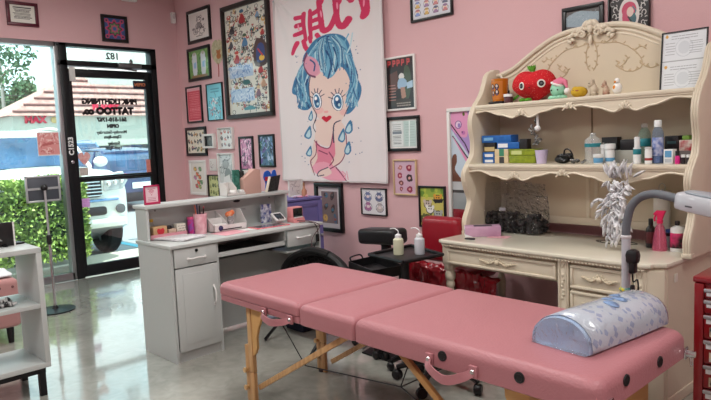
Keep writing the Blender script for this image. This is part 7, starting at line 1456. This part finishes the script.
r = thing('foot_pedal', 'flat black foot pedal plate on the floor under the pink table', 'pedal', (c.x, c.y, 0)); mb = MB(); q4 = [(p.x-c.x, p.y-c.y) for p in Pp]; mb.prism(q4, 0, .012, axis='z', bev=.003); mb.build('plate', BLKP, r); MB().lathe([(0, .012), (.04, .012), (.035, .04), (0, .045)], n=20).build('button', BLKP, r)
LAMP, SUN, SKY, EXPO = 33, 8.0, 2.3, 0.1
# ------------------------------------------------------------------ light and camera
for i, (x, y) in enumerate(((-5.2, 2.0), (-5.2, -.8), (-2.4, 2.2), (-2.4, -.6), (.4, 2.0), (.4, -.8))):
    r = thing('ceiling_light', 'square recessed ceiling light panel', 'light', (x, y, ZC), 0, 'ceiling light panels')
    MB().box(-.62, .62, -.32, .32, -.03, 0, bev=.005).build('frame', WHT, r)
    MB().box(-.58, .58, -.28, .28, -.036, -.03).build('diffuser', mat('light_diffuser', (255, 250, 244), .6, emit=2.5), r)
    ld = bpy.data.lights.new('panel_lamp', 'AREA'); ld.shape = 'RECTANGLE'; ld.size = 1.1; ld.size_y = .5; ld.energy = LAMP; ld.color = (1, .985, .96)
    lo = bpy.data.objects.new('panel_lamp', ld); C.objects.link(lo); lo.location = (0, 0, -.06); lo.parent = r
sl = bpy.data.lights.new('sun', 'SUN'); sl.energy = SUN; sl.angle = .01; sl.color = (1, .96, .9)
so = bpy.data.objects.new('sun', sl); C.objects.link(so); so.rotation_euler = Vector((-.25, .45, -1.0)).to_track_quat('-Z', 'Y').to_euler()
wd = bpy.data.worlds.new('sky'); bpy.context.scene.world = wd; wd.use_nodes = True; N = wd.node_tree.nodes; L = wd.node_tree.links; bg = N['Background']
tc = N.new('ShaderNodeTexCoord'); sk = N.new('ShaderNodeTexSky'); sk.sky_type = 'PREETHAM'; sk.turbidity = 3; sk.sun_direction = Vector((.25, -.45, 1.0)).normalized(); L.new(tc.outputs['Generated'], sk.inputs[0])
n = N.new('ShaderNodeTexNoise'); n.inputs['Scale'].default_value = 2.6; n.inputs['Detail'].default_value = 7; mp = N.new('ShaderNodeMapping'); mp.inputs['Scale'].default_value = (1, 1, 2.6); L.new(tc.outputs['Generated'], mp.inputs[0]); L.new(mp.outputs[0], n.inputs['Vector'])
mr = N.new('ShaderNodeMapRange'); mr.inputs[1].default_value = .42; mr.inputs[2].default_value = .58; L.new(n.outputs[0], mr.inputs[0])
mx = N.new('ShaderNodeMix'); mx.data_type = 'RGBA'; mx.inputs['A'].default_value = (.50, .80, .92, 1); mx.inputs['B'].default_value = (.93, .97, 1, 1); L.new(mr.outputs[0], mx.inputs['Factor'])
L.new(mx.outputs['Result'], bg.inputs[0]); bg.inputs[1].default_value = SKY
cam = bpy.data.cameras.new('camera'); co = bpy.data.objects.new('camera', cam); C.objects.link(co)
cam.sensor_width = 36; cam.lens = 36*FOC/711; cam.clip_start = .05; cam.clip_end = 300
M = Matrix((CR, CU, -CF)).transposed().to_4x4(); M.translation = EYE; co.matrix_world = M
S = bpy.context.scene; S.camera = co
S.view_settings.view_transform = 'Standard'; S.view_settings.look = 'None'; S.view_settings.gamma = 1; S.view_settings.use_curve_mapping = False; S.view_settings.exposure = EXPO
